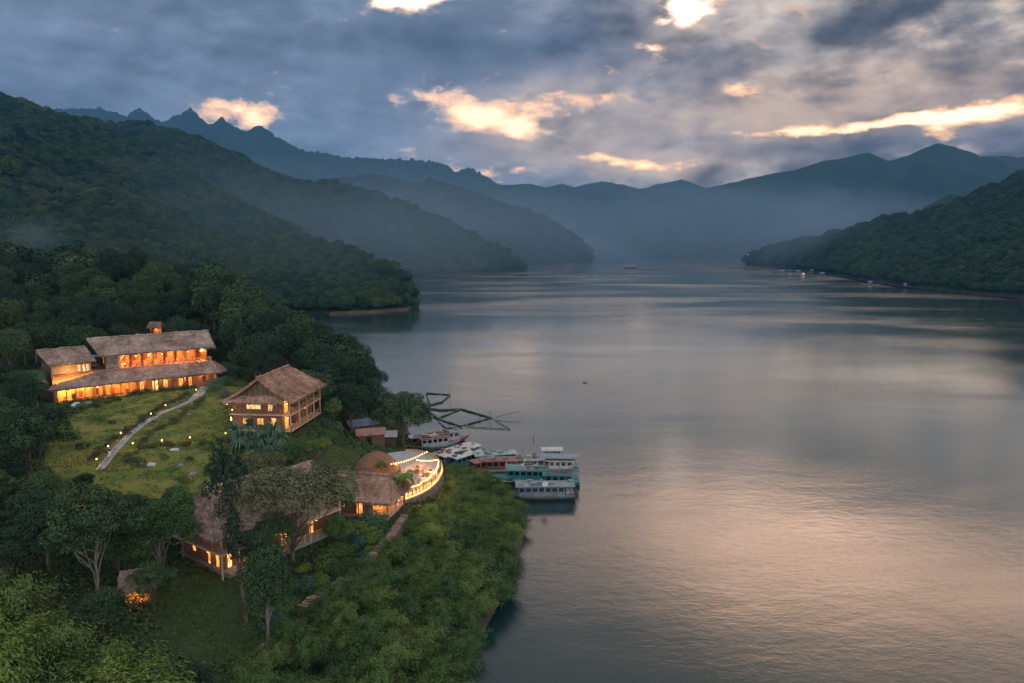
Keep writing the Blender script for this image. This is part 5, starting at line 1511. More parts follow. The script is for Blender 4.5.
    for (x, y, z, p_, lab) in ((x1 + 0.8, y0 + 0.2, E - 0.2, 40, 'lamp over the front end of the upper balcony of the house'), (x1 + 0.8, y0 + 0.2, F2 - 0.25, 45, 'lamp over the front end of the lower balcony of the house'),
                            (x0 - 0.7, y0 - 0.8, E - 0.3, 30, 'lamp under the left eave of the house'), (x1 + 0.9, 1.0, F2 - 0.25, 18, 'dim lamp halfway along the lower balcony of the house')):
        q = w(x, y, z); hanging_lamp(*q, 0.3, p_, lab, None, (1.0, 0.5, 0.17))
    for (x, y, z, lab) in ((x1 + 1.0, y0 + 1.6, F2, 'chair at the front end of the upper balcony'), (x1 + 1.0, -1.5, F1, 'chair in the middle of the lower balcony'), (x1 + 1.0, y0 + 1.2, F1, 'white chair at the front end of the lower balcony')):
        q = w(x, y, z); chair(q, HOUSE_RZ - PI / 2, lab, None, WHITE_P)
build_house()

# ================================================================ the long villa under the trees
def build_villa():
    t = empty('villa', VILLA_C, VILLA_RZ, 'long thatched villa half hidden by trees, lit doors at its near corner', 'house')
    # local x runs along the lake side, y into the building
    L, W_ = 16.5, 9.0; F1, F2, E = 0.25, 2.95, 5.15
    MB().box(-0.4, L, -1.6, W_, F1 - 0.5, F1).build('lower_floor', STONE, t)
    MB().box(-1.3, L, -1.7, W_, F2 - 0.2, F2).build('upper_floor', WOOD_P, t)
    doors = ((0.5, 1.15, F1, F1 + 2.1), (1.55, 2.2, F1, F1 + 2.1), (2.6, 3.2, F1, F1 + 2.1), (8.0, 9.0, F1, F1 + 2.1), (12.4, 13.2, F1, F1 + 2.1))
    doors2 = tuple((1 + 2.6 * k, 2.1 + 2.6 * k, F2, F2 + 1.9) for k in range(6))
    MB().wall((0, 0), (L, 0), F1, F2 - 0.2, 0.18, doors).wall((0, 0), (L, 0), F2, E, 0.18, doors2).build('lake_wall', WOOD_R, t)
    ends = ((0.8, 1.6, F1, F1 + 2.1), (2.6, 3.2, F1, F1 + 2.1), (5.6, 6.4, F1 + 0.8, F1 + 1.9))
    MB().wall((0.0, W_), (0.0, 0.18), F1, F2 - 0.2, 0.18, tuple((W_ - b, W_ - a, c, d) for (a, b, c, d) in ends)).wall((0, W_), (0, 0.18), F2, E, 0.18).build('end_wall', WOOD_R, t)
    MB().wall((L - 0.18, 0.18), (L - 0.18, W_), F1, E, -0.18 * -1).wall((0.18, W_ - 0.18), (L - 0.2, W_ - 0.18), F1, E, 0.18).build('back_wall', WOOD_D, t)
    for k, (a, b, c, d) in enumerate(doors): framed_window(t, (a, 0.02), (b, 0.02), c, d, GLASS_L if k else GLASS_P, mull=1)
    for (a, b, c, d) in ends: framed_window(t, (0.02, b), (0.02, a), c, d, GLASS_L, mull=1)
    for (a, b, c, d) in doors2[2:]: MB().box(a, b, 0.04, 0.10, c, d).build('door', WOOD_M if a > 3 else GLASS_L, t)
    rl = MB(); railing(rl, [(-1.2, 5, F2), (-1.2, -1.6, F2), (L - 0.1, -1.6, F2)], 0.95, 0.3); rl.build('upper_railing', WOOD_M, t)
    rl = MB(); railing(rl, [(8.5, -1.5, F1), (L - 0.1, -1.5, F1)], 0.9, 0.3); rl.build('lower_railing', WOOD_P, t)
    for x in (-1.15, 3.0, 7.2, 11.4, L - 0.2): MB().bar((x, -1.55, F1 - 0.5), (x, -1.55, E + 0.1), 0.15).build('post', WOOD_P, t)
    r = MB(); zr = E + 3.6; ym = W_ / 2 - 0.4
    thatch_patch(r, (-2.1, -2.0, E - 0.3), (11.0, -2.0, E - 0.3), (10.2, ym, zr), (1.0, ym, zr), 0.34, 38, 16, seed=41, courses=7, sag=0.2)
    thatch_patch(r, (11.0, W_ + 1.2, E - 0.3), (-2.1, W_ + 1.2, E - 0.3), (1.0, ym, zr), (10.2, ym, zr), 0.34, 30, 12, seed=42, courses=7)
    thatch_patch(r, (-2.1, W_ + 1.2, E - 0.3), (-2.1, -2.0, E - 0.3), (1.0, ym - 0.1, zr), (1.0, ym + 0.1, zr), 0.34, 24, 14, seed=43, courses=7)
    ridge_roll(r, (0.6, ym, zr + 0.2), (10.5, ym, zr + 0.2), 0.3, 11)
    r.build('roof', THATCH, t)
    r = MB()
    thatch_patch(r, (10.4, 1.2, E + 0.1), (L + 1.2, 1.2, E + 0.1), (L + 0.9, ym + 1, zr - 0.6), (10.2, ym + 1, zr - 0.6), 0.3, 20, 12, seed=44, courses=6)
    thatch_patch(r, (L + 1.2, W_ + 1.0, E + 0.1), (10.4, W_ + 1.0, E + 0.1), (10.2, ym + 1, zr - 0.6), (L + 0.9, ym + 1, zr - 0.6), 0.3, 16, 8, seed=45)
    r.build('rear_roof', THATCH, t)
    MB().add([(L + 0.05, 1.2, E), (L + 0.05, W_, E), (L + 0.05, ym + 1, zr - 0.9), (L + 0.2, 1.2, E), (L + 0.2, W_, E), (L + 0.2, ym + 1, zr - 0.9)], [(0, 2, 1), (3, 4, 5), (0, 1, 4, 3), (1, 2, 5, 4), (2, 0, 3, 5)]).build('gable', WOOD_D, t)
    c, s = math.cos(VILLA_RZ), math.sin(VILLA_RZ)
    def w(x, y, z): return (VILLA_C[0] + x * c - y * s, VILLA_C[1] + x * s + y * c, VILLA_C[2] + z)
    for (x, y, z, p_, lab) in ((1.2, -0.7, F2 - 0.25, 26, 'lamp at the lit near corner of the long villa'), (4.2, -0.8, F2 - 0.25, 12, 'lamp under the balcony of the long villa'), (8.6, -0.8, F2 - 0.25, 12, 'lamp over the middle door of the long villa'),
                              (-0.7, 2.0, F2 - 0.25, 18, 'lamp at the gable end of the long villa'), (13.0, -0.8, F2 - 0.25, 8, 'lamp at the far end of the long villa')):
        hanging_lamp(*w(x, y, z), 0.3, p_, lab, None, (1.0, 0.42, 0.13))
build_villa()

# ================================================================ the pavilion beside the round terrace
def build_pavilion():
    t = empty('pavilion', PAV_O, PAV_RZ, 'low thatched pavilion with lit open sides beside the round terrace', 'pavilion')
    hx, hy, E = 4.6, 3.4, 2.75
    MB().box(-hx, hx, -hy - 0.3, hy, -0.9, 0.12).build('floor', WOOD_P, t)
    MB().wall((-hx, -hy + 0.6), (hx - 2.6, -hy + 0.6), 0.12, E, 0.18, ((1.2, 2.2, 0.9, 2.1), (4.0, 5.0, 0.12, 2.2))).wall((-hx, hy - 0.2), (hx - 1, hy - 0.2), 0.12, E, 0.18).build('wall', WOOD_M, t)
    framed_window(t, (-hx + 1.2, -hy + 0.62), (-hx + 2.2, -hy + 0.62), 0.9, 2.1, GLASS_L, mull=2)
    framed_window(t, (-hx + 4.0, -hy + 0.62), (-hx + 5.0, -hy + 0.62), 0.12, 2.2, GLASS_L, mull=1)
    for (x, y) in ((hx - 0.1, -hy), (hx - 0.1, 0), (hx - 0.1, hy - 0.2), (hx - 2.6, -hy), (0, -hy), (-hx + 0.1, -hy)): MB().tube([(x, y, 0.12), (x, y, E)], 0.09, 7).build('column', WOOD_M, t)
    rl = MB(); railing(rl, [(hx - 2.6, -hy - 0.2, 0.12), (hx - 0.05, -hy - 0.2, 0.12), (hx - 0.05, hy - 0.2, 0.12)], 0.85, 0.28); rl.build('railing', WOOD_P, t)
    r = MB(); ex, ey, zr = hx + 1.0, hy + 1.1, E + 2.4
    thatch_patch(r, (-ex, -ey, E - 0.2), (ex, -ey, E - 0.2), (ex - 2.0, 0, zr), (-ex + 0.6, 0, zr), 0.3, 32, 14, seed=51, courses=6, sag=0.15)
    thatch_patch(r, (ex, ey, E - 0.2), (-ex, ey, E - 0.2), (-ex + 0.6, 0, zr), (ex - 2.0, 0, zr), 0.3, 30, 10, seed=52, courses=6)
    thatch_patch(r, (ex, -ey, E - 0.2), (ex, ey, E - 0.2), (ex - 2.0, 0.1, zr), (ex - 2.0, -0.1, zr), 0.3, 22, 12, seed=53, courses=6)
    thatch_patch(r, (-ex, ey, E - 0.2), (-ex, -ey, E - 0.2), (-ex + 0.6, -0.1, zr), (-ex + 0.6, 0.1, zr), 0.3, 22, 10, seed=54)
    ridge_roll(r, (-ex + 0.4, 0, zr + 0.2), (ex - 1.8, 0, zr + 0.2), 0.28, 13)
    r.build('roof', THATCH_W, t)
    c, s = math.cos(PAV_RZ), math.sin(PAV_RZ)
    for (x, y, p_, lab) in ((2.9, -1.9, 55, 'lamp inside the open corner of the low pavilion'), (-1.0, -1.2, 35, 'lamp inside the middle of the low pavilion'), (3.0, 1.6, 30, 'lamp at the lake side of the low pavilion')):
        hanging_lamp(PAV_O[0] + x * c - y * s, PAV_O[1] + x * s + y * c, PAV_O[2] + E, 0.5, p_, lab, None, (1.0, 0.45, 0.13))
    for (x, y, lab) in ((3.0, -2.3, 'table in the open corner of the low pavilion'), (3.0, 0.4, 'table on the lake side of the low pavilion')):
        table_set((PAV_O[0] + x * c - y * s, PAV_O[1] + x * s + y * c, PAV_O[2] + 0.12), PAV_RZ, lab, None)
build_pavilion()

# ================================================================ dome hut
def build_dome():
    q = G(377, 473, 9.3)
    t = empty('dome_hut', (q[0], q[1], 9.3), 0, 'rounded brown thatched hut behind the round terrace', 'hut')
    t.scale = (0.9, 0.9, 0.88)
    rg = np.random.default_rng(3)
    prof = [(4.35, 0.5), (4.2, 0.95), (3.85, 1.7), (3.3, 2.5), (2.5, 3.3), (1.5, 4.0), (0.55, 4.45), (0.1, 4.55)]
    prof = [(np.interp(k / 18, np.linspace(0, 1, 8), [p[0] for p in prof]), np.interp(k / 18, np.linspace(0, 1, 8), [p[1] for p in prof])) for k in range(19)]
    n = 48; r = MB(); V = []
    for i, (rad, z) in enumerate(prof):
        for j in range(n):
            a = 2 * PI * j / n; st = 0.07 * (1 - (i / 18 * 7) % 1)
            rr = rad * 1.05 + rg.normal() * 0.035 + st
            V.append((rr * math.cos(a), rr * 0.86 * math.sin(a), z + rg.normal() * 0.03))
    r.add(V, [(i * n + j, i * n + (j + 1) % n, (i + 1) * n + (j + 1) % n, (i + 1) * n + j) for i in range(18) for j in range(n)])
    for k in range(1500):
        a = rg.uniform(0, 2 * PI); v = rg.random() * 17.9; i = int(v); f = v - i
        rad = (prof[i][0] * (1 - f) + prof[i + 1][0] * f) * 1.05 + 0.1; z = prof[i][1] * (1 - f) + prof[i + 1][1] * f + 0.05
        nr = max(rad - 0.0, 0.1); s = np.array([nr * math.cos(a), nr * 0.86 * math.sin(a), z]); e = np.array([-math.sin(a), math.cos(a), 0]); d = np.array([math.cos(a) * 0.45, math.sin(a) * 0.45, -0.8])
        w = 0.05; l = rg.uniform(0.2, 0.5)
        r.add([s - e * w, s + e * w, s + d * l + e * w * 0.3, s + d * l - e * w * 0.3], [(0, 1, 2, 3)])
    r.build('roof', worn('brown_thatch', (0.085, 0.042, 0.026), (0.25, 0.14, 0.095), 1.8, 0.95, stretch=(4, 4, 0.8), bs=0.9, bd=0.1), t)
    wl = MB(); m = 28
    pts = [(3.6 * math.cos(2 * PI * j / m), 3.1 * math.sin(2 * PI * j / m)) for j in range(m)]
    for j in range(m):
        if j in (20, 21, 24): continue
        p, q2 = pts[j], pts[(j + 1) % m]; wl.wall(q2, p, -0.2, 1.2, 0.15)
    wl.build('wall', PLASTER, t)
build_dome()

# ================================================================ the round terrace
def build_terrace():
    cx, cy, cz = DECK_C
    t = empty('terrace', (cx, cy, cz), 0, 'round paved terrace with a curved rim above the lake, strung with lights', 'terrace')
    rx, ry = 7.7, 14.2
    rim = [(rx * math.cos(a), ry * math.sin(a)) for a in np.linspace(-PI * 0.62, PI * 0.52, 44)]
    poly = rim + [(-3.5, ry * 0.9), (-6.0, 6.0), (-6.5, -8)]
    MB().prism(poly, -0.35, 0.0).build('paving', DECKM, t)
    # retaining wall built of rough stones
    w = MB(); rg = np.random.default_rng(9)
    for k, (p, q) in enumerate(zip(rim[:-1], rim[1:])):
        p = np.array(p); q = np.array(q)
        for lay in range(8):
            z1 = -0.02 - lay * 0.42; z0 = z1 - 0.40
            for h in range(3):
                a = p + (q - p) * (h + 0.03) / 3; b = p + (q - p) * (h + 0.97) / 3
                nrm = norm((a + b) / 2 / np.array([rx * rx, ry * ry])) * (0.32 + rg.random() * 0.10 + lay * 0.03)
                V = [(*x, z) for z in (z0, z1) for x in (a, b, b + nrm, a + nrm)]
                w.add(V, [(0, 3, 2, 1), (4, 5, 6, 7), (0, 1, 5, 4), (1, 2, 6, 5), (2, 3, 7, 6), (3, 0, 4, 7)])
    w.build('retaining_wall', STONE_R, t)
    cp = MB()
    for p, q in zip(rim[:-1], rim[1:]): cp.bar((*np.array(p) * 1.018, 0.1), (*np.array(q) * 1.018, 0.1), 0.42, 0.22)
    cp.build('coping', WOOD_P, t)
    rl = MB(); railing(rl, [(p[0] * 0.99, p[1] * 0.99, 0.2) for p in rim], 0.85, 0.5, 0.045); rl.build('railing', WOOD_D, t)
    # strings of lights: bulbs on wires between posts along the rim and one straight across
    def string(P, label, n, sag=0.25, power=14, every=4):
        s = empty('light_string', (cx, cy, cz), 0, label, 'string lights', 'light strings of the terrace')
        wire = MB(); bl = MB()
        P = [np.array(p, float) for p in P]
        pts = []
        for p, q in zip(P[:-1], P[1:]):
            for k in range(n):
                u = k / n; c = p * (1 - u) + q * u; c[2] -= sag * math.sin(PI * u) ; pts.append(c)
        pts.append(P[-1]); wire.tube(pts, 0.012, 4)
        for k, c in enumerate(pts):
            bl.ball((c[0], c[1], c[2] - 0.1), 0.1, 6, 4)
            if k % every == every // 2: glow((c[0], c[1], c[2] - 0.3), power, (1.0, 0.40, 0.07), 0.1, s)
        wire.build('wire', METAL_D, s); b = bl.build('bulbs', BULB, s); b['kind'] = 'stuff'
        ps = MB()
        for p in P: ps.tube([(p[0], p[1], 0.0), (p[0], p[1], p[2] + 0.05)], 0.035, 6)
        ps.build('posts', METAL_D, s)
    e = lambda a, f=0.95, z=1.6: (rx * f * math.cos(a), ry * f * math.sin(a), z)
    string([e(a) for a in np.linspace(-PI * 0.56, PI * 0.06, 8)], 'string of warm bulbs following the curved lake rim of the terrace', 7, power=230, every=4)
    string([(-0.6, -1.0, 2.2), (4.6, 6.4, 2.2)], 'straight string of warm bulbs crossing the terrace towards the lake', 15, 0.4, power=170, every=5)
    string([(3.4, 2.0, 2.0), e(0.16, 0.93, 2.0)], 'short string of warm bulbs joining the rim string', 10, 0.2, power=80, every=5)
    string([(-1.5, -10.2, 2.1), e(-PI * 0.42, 0.93, 2.0)], 'short string of warm bulbs near the pavilion', 10, 0.2, power=330, every=3)
    q = G(352, 472, 10.4); q2 = G(362, 464, 10.6)
    string([(q[0] - cx, q[1] - cy, float(ground_z(q[0], q[1])) - cz + 0.9), (q2[0] - cx, q2[1] - cy, float(ground_z(q2[0], q2[1])) - cz + 1.0)], 'short bright string of bulbs left of the dome hut', 12, 0.1, power=260, every=4)
    # tables
    k = 0
    for (x, y) in ((1.5, -9.6), (4.0, -7.6), (1.2, -6.4), (5.4, -4.6), (2.4, -3.4), (5.9, -1.2), (-1.5, -4.5), (-0.8, -8.2), (3.6, 0.6)):
        table_set((cx + x, cy + y, cz), 0.6 * k, 'dining table with chairs out on the round terrace under the strung lights', 'tables on the terrace', WHITE_P if k % 2 else None); 
        for j in range(4):
            a = 0.6 * k + j * PI / 2 + PI / 2
            chair((cx + x + math.cos(a) * 0.85, cy + y + math.sin(a) * 0.75, cz), a - PI / 2, 'chair at a table on the round terrace', 'chairs on the terrace')
        k += 1
    # low garden lamps in the bed left of the terrace
    for k, (px, py) in enumerate(((374, 475.5), (381, 476), (372, 484), (379, 485), (388, 482.5), (391, 482), (386, 487), (400, 477), (363, 479))):
        g = G(px, py, 9.9)
        path_lamp(g[0], g[1], 9.3, 0.6, 5, 'little garden lamp in the planted bed between dome hut and pavilion', 'garden lamps of the planted bed')
PLAMP = []
def path_lamp(x, y, z, h, power, label, group, size=1.0):
    t = empty('garden_lamp', (x, y, z), 0, label, 'lamp', group)
    if not PLAMP:
        a = MB().tube([(0, 0, -0.1), (0, 0, 1.0)], [0.035, 0.03], 6).build('post', METAL_D, t)
        b = MB().ball((0, 0, 1.02), 0.12).build('bulb', BULB_W, t)
        n = 10; V = [(0, 0, 1.32)] + [(0.24 * math.cos(2 * PI * j / n), 0.24 * math.sin(2 * PI * j / n), 1.18) for j in range(n)]
        c = MB().add(V, [(0, 1 + j, 1 + (j + 1) % n) for j in range(n)] + [tuple(range(1, n + 1))[::-1]]).build('lamp_shade', METAL_D, t)
        PLAMP.extend([a, b, c])
    else:
        for p in PLAMP:
            d = p.copy(); COL.objects.link(d); d.parent = t
    t.scale = (size, size, h)
    glow((0, 0, 0.72), power, (1.0, 0.42, 0.12), 0.06, t)
    return t
build_terrace()
# ================================================================ footpath, lamps, rocks, walls
def smooth_line(L, n=40):
    P = np.array(L, float); d = np.r_[0, np.cumsum(np.linalg.norm(np.diff(P, axis=0), axis=1))]
    # Catmull-Rom through the given points
    out = []
    for t in np.linspace(0, len(P) - 1 - 1e-6, n):
        i = int(t); f = t - i
        p0, p1, p2, p3 = P[max(i - 1, 0)], P[i], P[i + 1], P[min(i + 2, len(P) - 1)]
        out.append(0.5 * ((2 * p1) + (-p0 + p2) * f + (2 * p0 - 5 * p1 + 4 * p2 - p3) * f * f + (-p0 + 3 * p1 - 3 * p2 + p3) * f ** 3))
    return np.array(out)
def build_path():
    L = [G(100, 474, 14.2)[:2], G(111, 460, 14.4)[:2], G(126, 443, 14.8)[:2], G(142, 427, 15.2)[:2], G(158, 415, 15.5)[:2], G(176, 406, 15.8)[:2], G(194, 396, 16.1)[:2], G(204, 386, 16.3)[:2], G(208, 380, 16.5)[:2]]
    C = smooth_line(L, 90)
    mb = MB(); rg = np.random.default_rng(4)
    for i in range(len(C) - 1):
        a, b = C[i], C[i + 1]; t = (b - a) / np.linalg.norm(b - a); n = np.array([-t[1], t[0]])
        w = 0.62 if i < 66 else 1.0
        z = float(ground_z(*((a + b) / 2))) + 0.10
        for s in range(2):
            o0, o1 = (-w, -0.02) if s == 0 else (0.02, w)
            j = rg.random() * 0.12
            P = [a + n * (o0 + j * s) + t * 0.02, a + n * (o1) + t * 0.02, b + n * (o1) - t * 0.02, b + n * (o0 + j * s) - t * 0.02]
            V = [(*p, zz) for zz in (z - 0.35, z + rg.random() * 0.02) for p in P]
            mb.add(V, [(0, 1, 2, 3), (7, 6, 5, 4), (0, 4, 5, 1), (1, 5, 6, 2), (2, 6, 7, 3), (3, 7, 4, 0)])
    o = mb.build('footpath', PATHM); tag(o, kind='structure')
build_path()
for k, (px, py, z, lab) in enumerate([
        (97, 464, 14.5, 'path lamp lowest on the left of the stone path'), (108.5, 450, 14.9, 'path lamp beside the walker on the stone path'), (121, 436.5, 15.2, 'third path lamp up from the bottom of the stone path'),
        (133, 446.5, 14.9, 'path lamp on the lake side near the foot of the stone path'), (151, 414.5, 15.6, 'path lamp halfway up the stone path'), (165.5, 405.5, 15.8, 'path lamp above the middle of the stone path'),
        (196, 386.5, 16.6, 'path lamp by the steps under the lodge'), (162, 442.5, 14.9, 'garden lamp in the middle of the planted strip across the lawn'), (190, 438.5, 14.9, 'garden lamp towards the house in the planted strip'),
        (232, 406, 15.9, 'garden lamp at the upper left corner of the two-storey house'), (225.5, 432.5, 15.2, 'garden lamp in the bushes left of the strap-leaved palms')]):
    q = G(px, py, z + 0.8)
    gz_ = float(ground_z(q[0], q[1]))
    path_lamp(q[0], q[1], gz_, 1.15, 38, lab, 'lamps along the path and the lawn', 1.0)
q = G(232, 436, 15.0)
tl = path_lamp(q[0], q[1], float(ground_z(q[0], q[1])), 3.2, 50, 'tall post lamp with a shining head beside the house', None, 1.2)

def rock(px, py, z, s, label, m=STONE, sq=0.55):
    q = G(px, py, z); rg = np.random.default_rng(int(px * 7 + py))
    bm = bmesh.new(); bmesh.ops.create_icosphere(bm, subdivisions=3, radius=s)
    for v in bm.verts:
        n = float(fbm(np.array([v.co.x * 1.3 / s + px]), np.array([v.co.y * 1.3 / s + v.co.z * 2 / s]), 3, 3)[0])
        v.co *= 0.65 + 0.7 * n; v.co.z *= sq
    me = bpy.data.meshes.new('rock'); bm.to_mesh(me); bm.free(); me.materials.append(m)
    o = link_mesh('rock', me, None, (q[0], q[1], float(ground_z(q[0], q[1])) + s * 0.1), rg.random() * 6)
    return tag(o, label, 'rock')
ROCK_P = worn('pale_rock', (0.26, 0.25, 0.25), (0.50, 0.49, 0.48), 1.2, 0.85, bs=0.6)
rock(175, 451, 14.6, 0.75, 'pale flat rock beside the planted strip on the lawn', ROCK_P, 0.35)
rock(151, 467, 14.2, 0.65, 'pale round rock on the lawn right of the walker', ROCK_P)
rock(181, 467, 14.1, 0.5, 'small rock on the lower part of the upper lawn')
rock(193, 474, 13.9, 0.55, 'grey rock near the slim dark tree on the lawn')
rock(141, 467, 14.3, 0.4, 'smallest grey rock on the lawn near the path')
rock(189, 413, 15.6, 0.5, 'grey rock on the lawn above the planted strip')
rock(78, 410, 15.3, 1.3, 'large grey boulder in the shrubs under the left wing of the lodge', ROCK_P, 0.6)
rock(88, 407, 15.3, 0.9, 'grey boulder right beside the largest one under the left wing', STONE, 0.6)

def stone_wall(L, h, label, m, th=0.5):
    C = smooth_line([G(*p)[:2] for p in L], 70); rg = np.random.default_rng(12); mb = MB()
    for i in range(len(C) - 1):
        a, b = C[i], C[i + 1]; t = (b - a) / np.linalg.norm(b - a); n = np.array([-t[1], t[0]]); Ls = np.linalg.norm(b - a)
        z = float(ground_z(*((a + b) / 2))) - 0.5
        lay = 0
        while lay * 0.2 < h + 0.5:
            for s in range(max(1, int(Ls / 0.3))):
                k = max(1, int(Ls / 0.3)); p = a + t * Ls * (s + 0.04 + rg.random() * 0.08) / k; q_ = a + t * Ls * (s + 0.92) / k
                o0, o1 = -th / 2 - rg.random() * 0.3, th / 2 + rg.random() * 0.25; z0 = z + lay * 0.2 + rg.random() * 0.06; z1 = z0 + 0.12 + rg.random() * 0.11
                P = [p + n * o0, p + n * o1, q_ + n * o1 * 0.95, q_ + n * o0 * 0.95]
                mb.add([(*c, zz) for zz in (z0, z1) for c in P], [(0, 1, 2, 3), (7, 6, 5, 4), (0, 4, 5, 1), (1, 5, 6, 2), (2, 6, 7, 3), (3, 7, 4, 0)])
            lay += 1
            if lay * 0.2 > h + 0.2 and rg.random() < 0.45: break
    o = mb.build('stone_wall', m); return tag(o, label, 'wall')
stone_wall([(302, 612, 8.3), (322, 594, 8.4), (345, 576, 8.5), (368, 556, 8.6), (388, 536, 8.7), (404, 518, 8.9)], 1.5, 'rough reddish dry-stone wall climbing from the lower garden to the terrace', STONE_R, 0.9)
stone_wall([(262, 648, 8.2), (282, 632, 8.2), (300, 616, 8.3)], 0.4, 'low broken continuation of the stone wall at its lower end', STONE_R, 0.6)

# ================================================================ people
SKIN = mat('skin', color=(0.42, 0.26, 0.18), rough=0.6)
HAIR = mat('hair', color=(0.02, 0.016, 0.014), rough=0.5)
def person(loc, rz, top, legs, label, group=None, walk=0.25):
    t = empty('person', loc, rz, label, 'person', group)
    H = 1.68
    jo = {'pelvis': (0, 0, .93), 'chest': (0, 0.02, 1.28), 'neck': (0, 0.0, 1.43), 'skull': (0, -0.02, 1.60),
          'hipL': (-.09, 0, .90), 'kneeL': (-.10, -walk * .6, .50), 'ankL': (-.10, -walk, .09), 'toeL': (-.10, -walk - .14, .04),
          'hipR': (.09, 0, .90), 'kneeR': (.10, walk * .1, .49), 'ankR': (.10, walk, .11), 'toeR': (.10, walk - .13, .04),
          'shL': (-.17, 0, 1.37), 'elL': (-.22, walk * .3, 1.10), 'wrL': (-.21, -walk * .1, .86), 'haL': (-.21, -walk * .2, .78),
          'shR': (.17, 0, 1.37), 'elR': (.22, -walk * .1, 1.10), 'wrR': (.21, -walk * .6, .88), 'haR': (.21, -walk * .7, .80)}
    rad = {'pelvis': .15, 'chest': .15, 'neck': .058, 'skull': .10, 'hipL': .10, 'hipR': .10, 'kneeL': .06, 'kneeR': .06, 'ankL': .042, 'ankR': .042, 'toeL': .035, 'toeR': .035,
           'shL': .065, 'shR': .065, 'elL': .042, 'elR': .042, 'wrL': .03, 'wrR': .03, 'haL': .035, 'haR': .035}
    ed = [('pelvis', 'chest'), ('chest', 'neck'), ('neck', 'skull'), ('pelvis', 'hipL'), ('hipL', 'kneeL'), ('kneeL', 'ankL'), ('ankL', 'toeL'), ('pelvis', 'hipR'), ('hipR', 'kneeR'), ('kneeR', 'ankR'), ('ankR', 'toeR'),
          ('chest', 'shL'), ('shL', 'elL'), ('elL', 'wrL'), ('wrL', 'haL'), ('chest', 'shR'), ('shR', 'elR'), ('elR', 'wrR'), ('wrR', 'haR')]
    def skin(names, grow, nm, m):
        ks = [k for k in jo if k in names]; me = bpy.data.meshes.new(nm)
        me.from_pydata([jo[k] for k in ks], [(ks.index(a), ks.index(b)) for a, b in ed if a in names and b in names], [])
        o = link_mesh(nm, me, t)
        md = o.modifiers.new('skin', 'SKIN'); md.use_smooth_shade = True
        for k, v in zip(ks, me.skin_vertices[0].data): v.radius = (rad[k] * grow * (1.15 if k in ('pelvis', 'chest') else 1), rad[k] * grow * (0.75 if k in ('pelvis', 'chest') else 1))
        me.skin_vertices[0].data[0].use_root = True
        s = o.modifiers.new('sub', 'SUBSURF'); s.levels = 1; s.render_levels = 1
        me.materials.append(m)
        return o
    skin(set(jo), 1.0, 'body', SKIN)
    skin({'pelvis', 'chest', 'shL', 'shR', 'elL', 'elR'}, 1.14, 'shirt', top)
    skin({'pelvis', 'hipL', 'hipR', 'kneeL', 'kneeR', 'ankL', 'ankR'}, 1.16, 'trousers', legs)
    MB().ball((0, 0.0, 1.64), (0.095, 0.11, 0.10), 10, 6).build('hair', HAIR, t, True)
    return t
DARKCL = mat('dark_cloth', color=(0.02, 0.022, 0.03), rough=0.9)
WHITECL = mat('white_cloth', color=(0.62, 0.62, 0.64), rough=0.9)
BLUECL = mat('blue_cloth', color=(0.06, 0.11, 0.25), rough=0.9)
q = G(110.5, 461, 14.5)
person((q[0], q[1], float(ground_z(q[0], q[1])) + 0.12), R(20), DARKCL, WHITECL, 'person in a dark top and pale trousers walking on the stone path')
for (dx, dy, rz, tp, lab) in ((0.6, -10.9, 1.2, WHITECL, 'person in a white shirt standing by the light string near the pavilion'), (3.4, -9.4, 2.4, BLUECL, 'person in a blue shirt standing among the terrace tables'), (-2.6, -5.6, 0.4, WHITECL, 'person in white standing at the left of the terrace tables')):
    person((DECK_C[0] + dx, DECK_C[1] + dy, DECK_C[2]), rz, tp, DARKCL, lab, None, 0.05)

# ================================================================ lit huts in the woods
def hut(px, py, z, w, d, h, label, power, rz=0.2, open_=True, roofm=THATCH, D=None):
    q = G(px, py, z) if D is None else ((px - 512) / FPX * D, D, 0)
    gz_ = float(ground_z(q[0], q[1]))
    t = empty('hut', (q[0], q[1], gz_), rz, label, 'hut')
    MB().box(-w / 2, w / 2, -d / 2, d / 2, -0.8, 0.15).build('floor', WOOD_M, t)
    for sx in (-1, 1):
        for sy in (-1, 1): MB().bar((sx * (w / 2 - .1), sy * (d / 2 - .1), 0.15), (sx * (w / 2 - .1), sy * (d / 2 - .1), h), 0.14).build('post', WOOD_M, t)
    MB().wall((-w / 2 + .1, d / 2 - 0.2), (w / 2 - .1, d / 2 - 0.2), 0.15, h, 0.12).wall((-w / 2 + 0.02, -d / 2 + .2), (-w / 2 + 0.02, d / 2 - .3), 0.15, h * 0.5, -0.1).build('wall', WOOD_M, t)
    r = MB(); thatch_patch(r, (-w / 2 - .7, -d / 2 - .7, h - .2), (w / 2 + .7, -d / 2 - .7, h - .2), (w / 2 + .3, 0, h + 1.3), (-w / 2 - .3, 0, h + 1.3), 0.25, 14, 8, seed=int(px))
    thatch_patch(r, (w / 2 + .7, d / 2 + .7, h - .2), (-w / 2 - .7, d / 2 + .7, h - .2), (-w / 2 - .3, 0, h + 1.3), (w / 2 + .3, 0, h + 1.3), 0.25, 14, 8, seed=int(px) + 1)
    r.build('roof', roofm, t)
    x, y = q[0], q[1]
    hanging_lamp(x, y - 0.2, gz_ + h - 0.05, 0.5, power, 'lamp in the ' + label.split(' ', 1)[0] + ' hut ' + ' '.join(label.split(' hut ', 1)[1].split()[-7:]), None, (1.0, 0.40, 0.10))
    return t
hut(139, 608, 10.6, 2.4, 2.0, 2.0, 'open hut glowing orange between dark trees left of the lower lawn', 130, 0.5)
hut(68, 527, 13.4, 3.4, 2.8, 2.3, 'small hut with an orange lamp in the wood below the path', 60, -0.2)
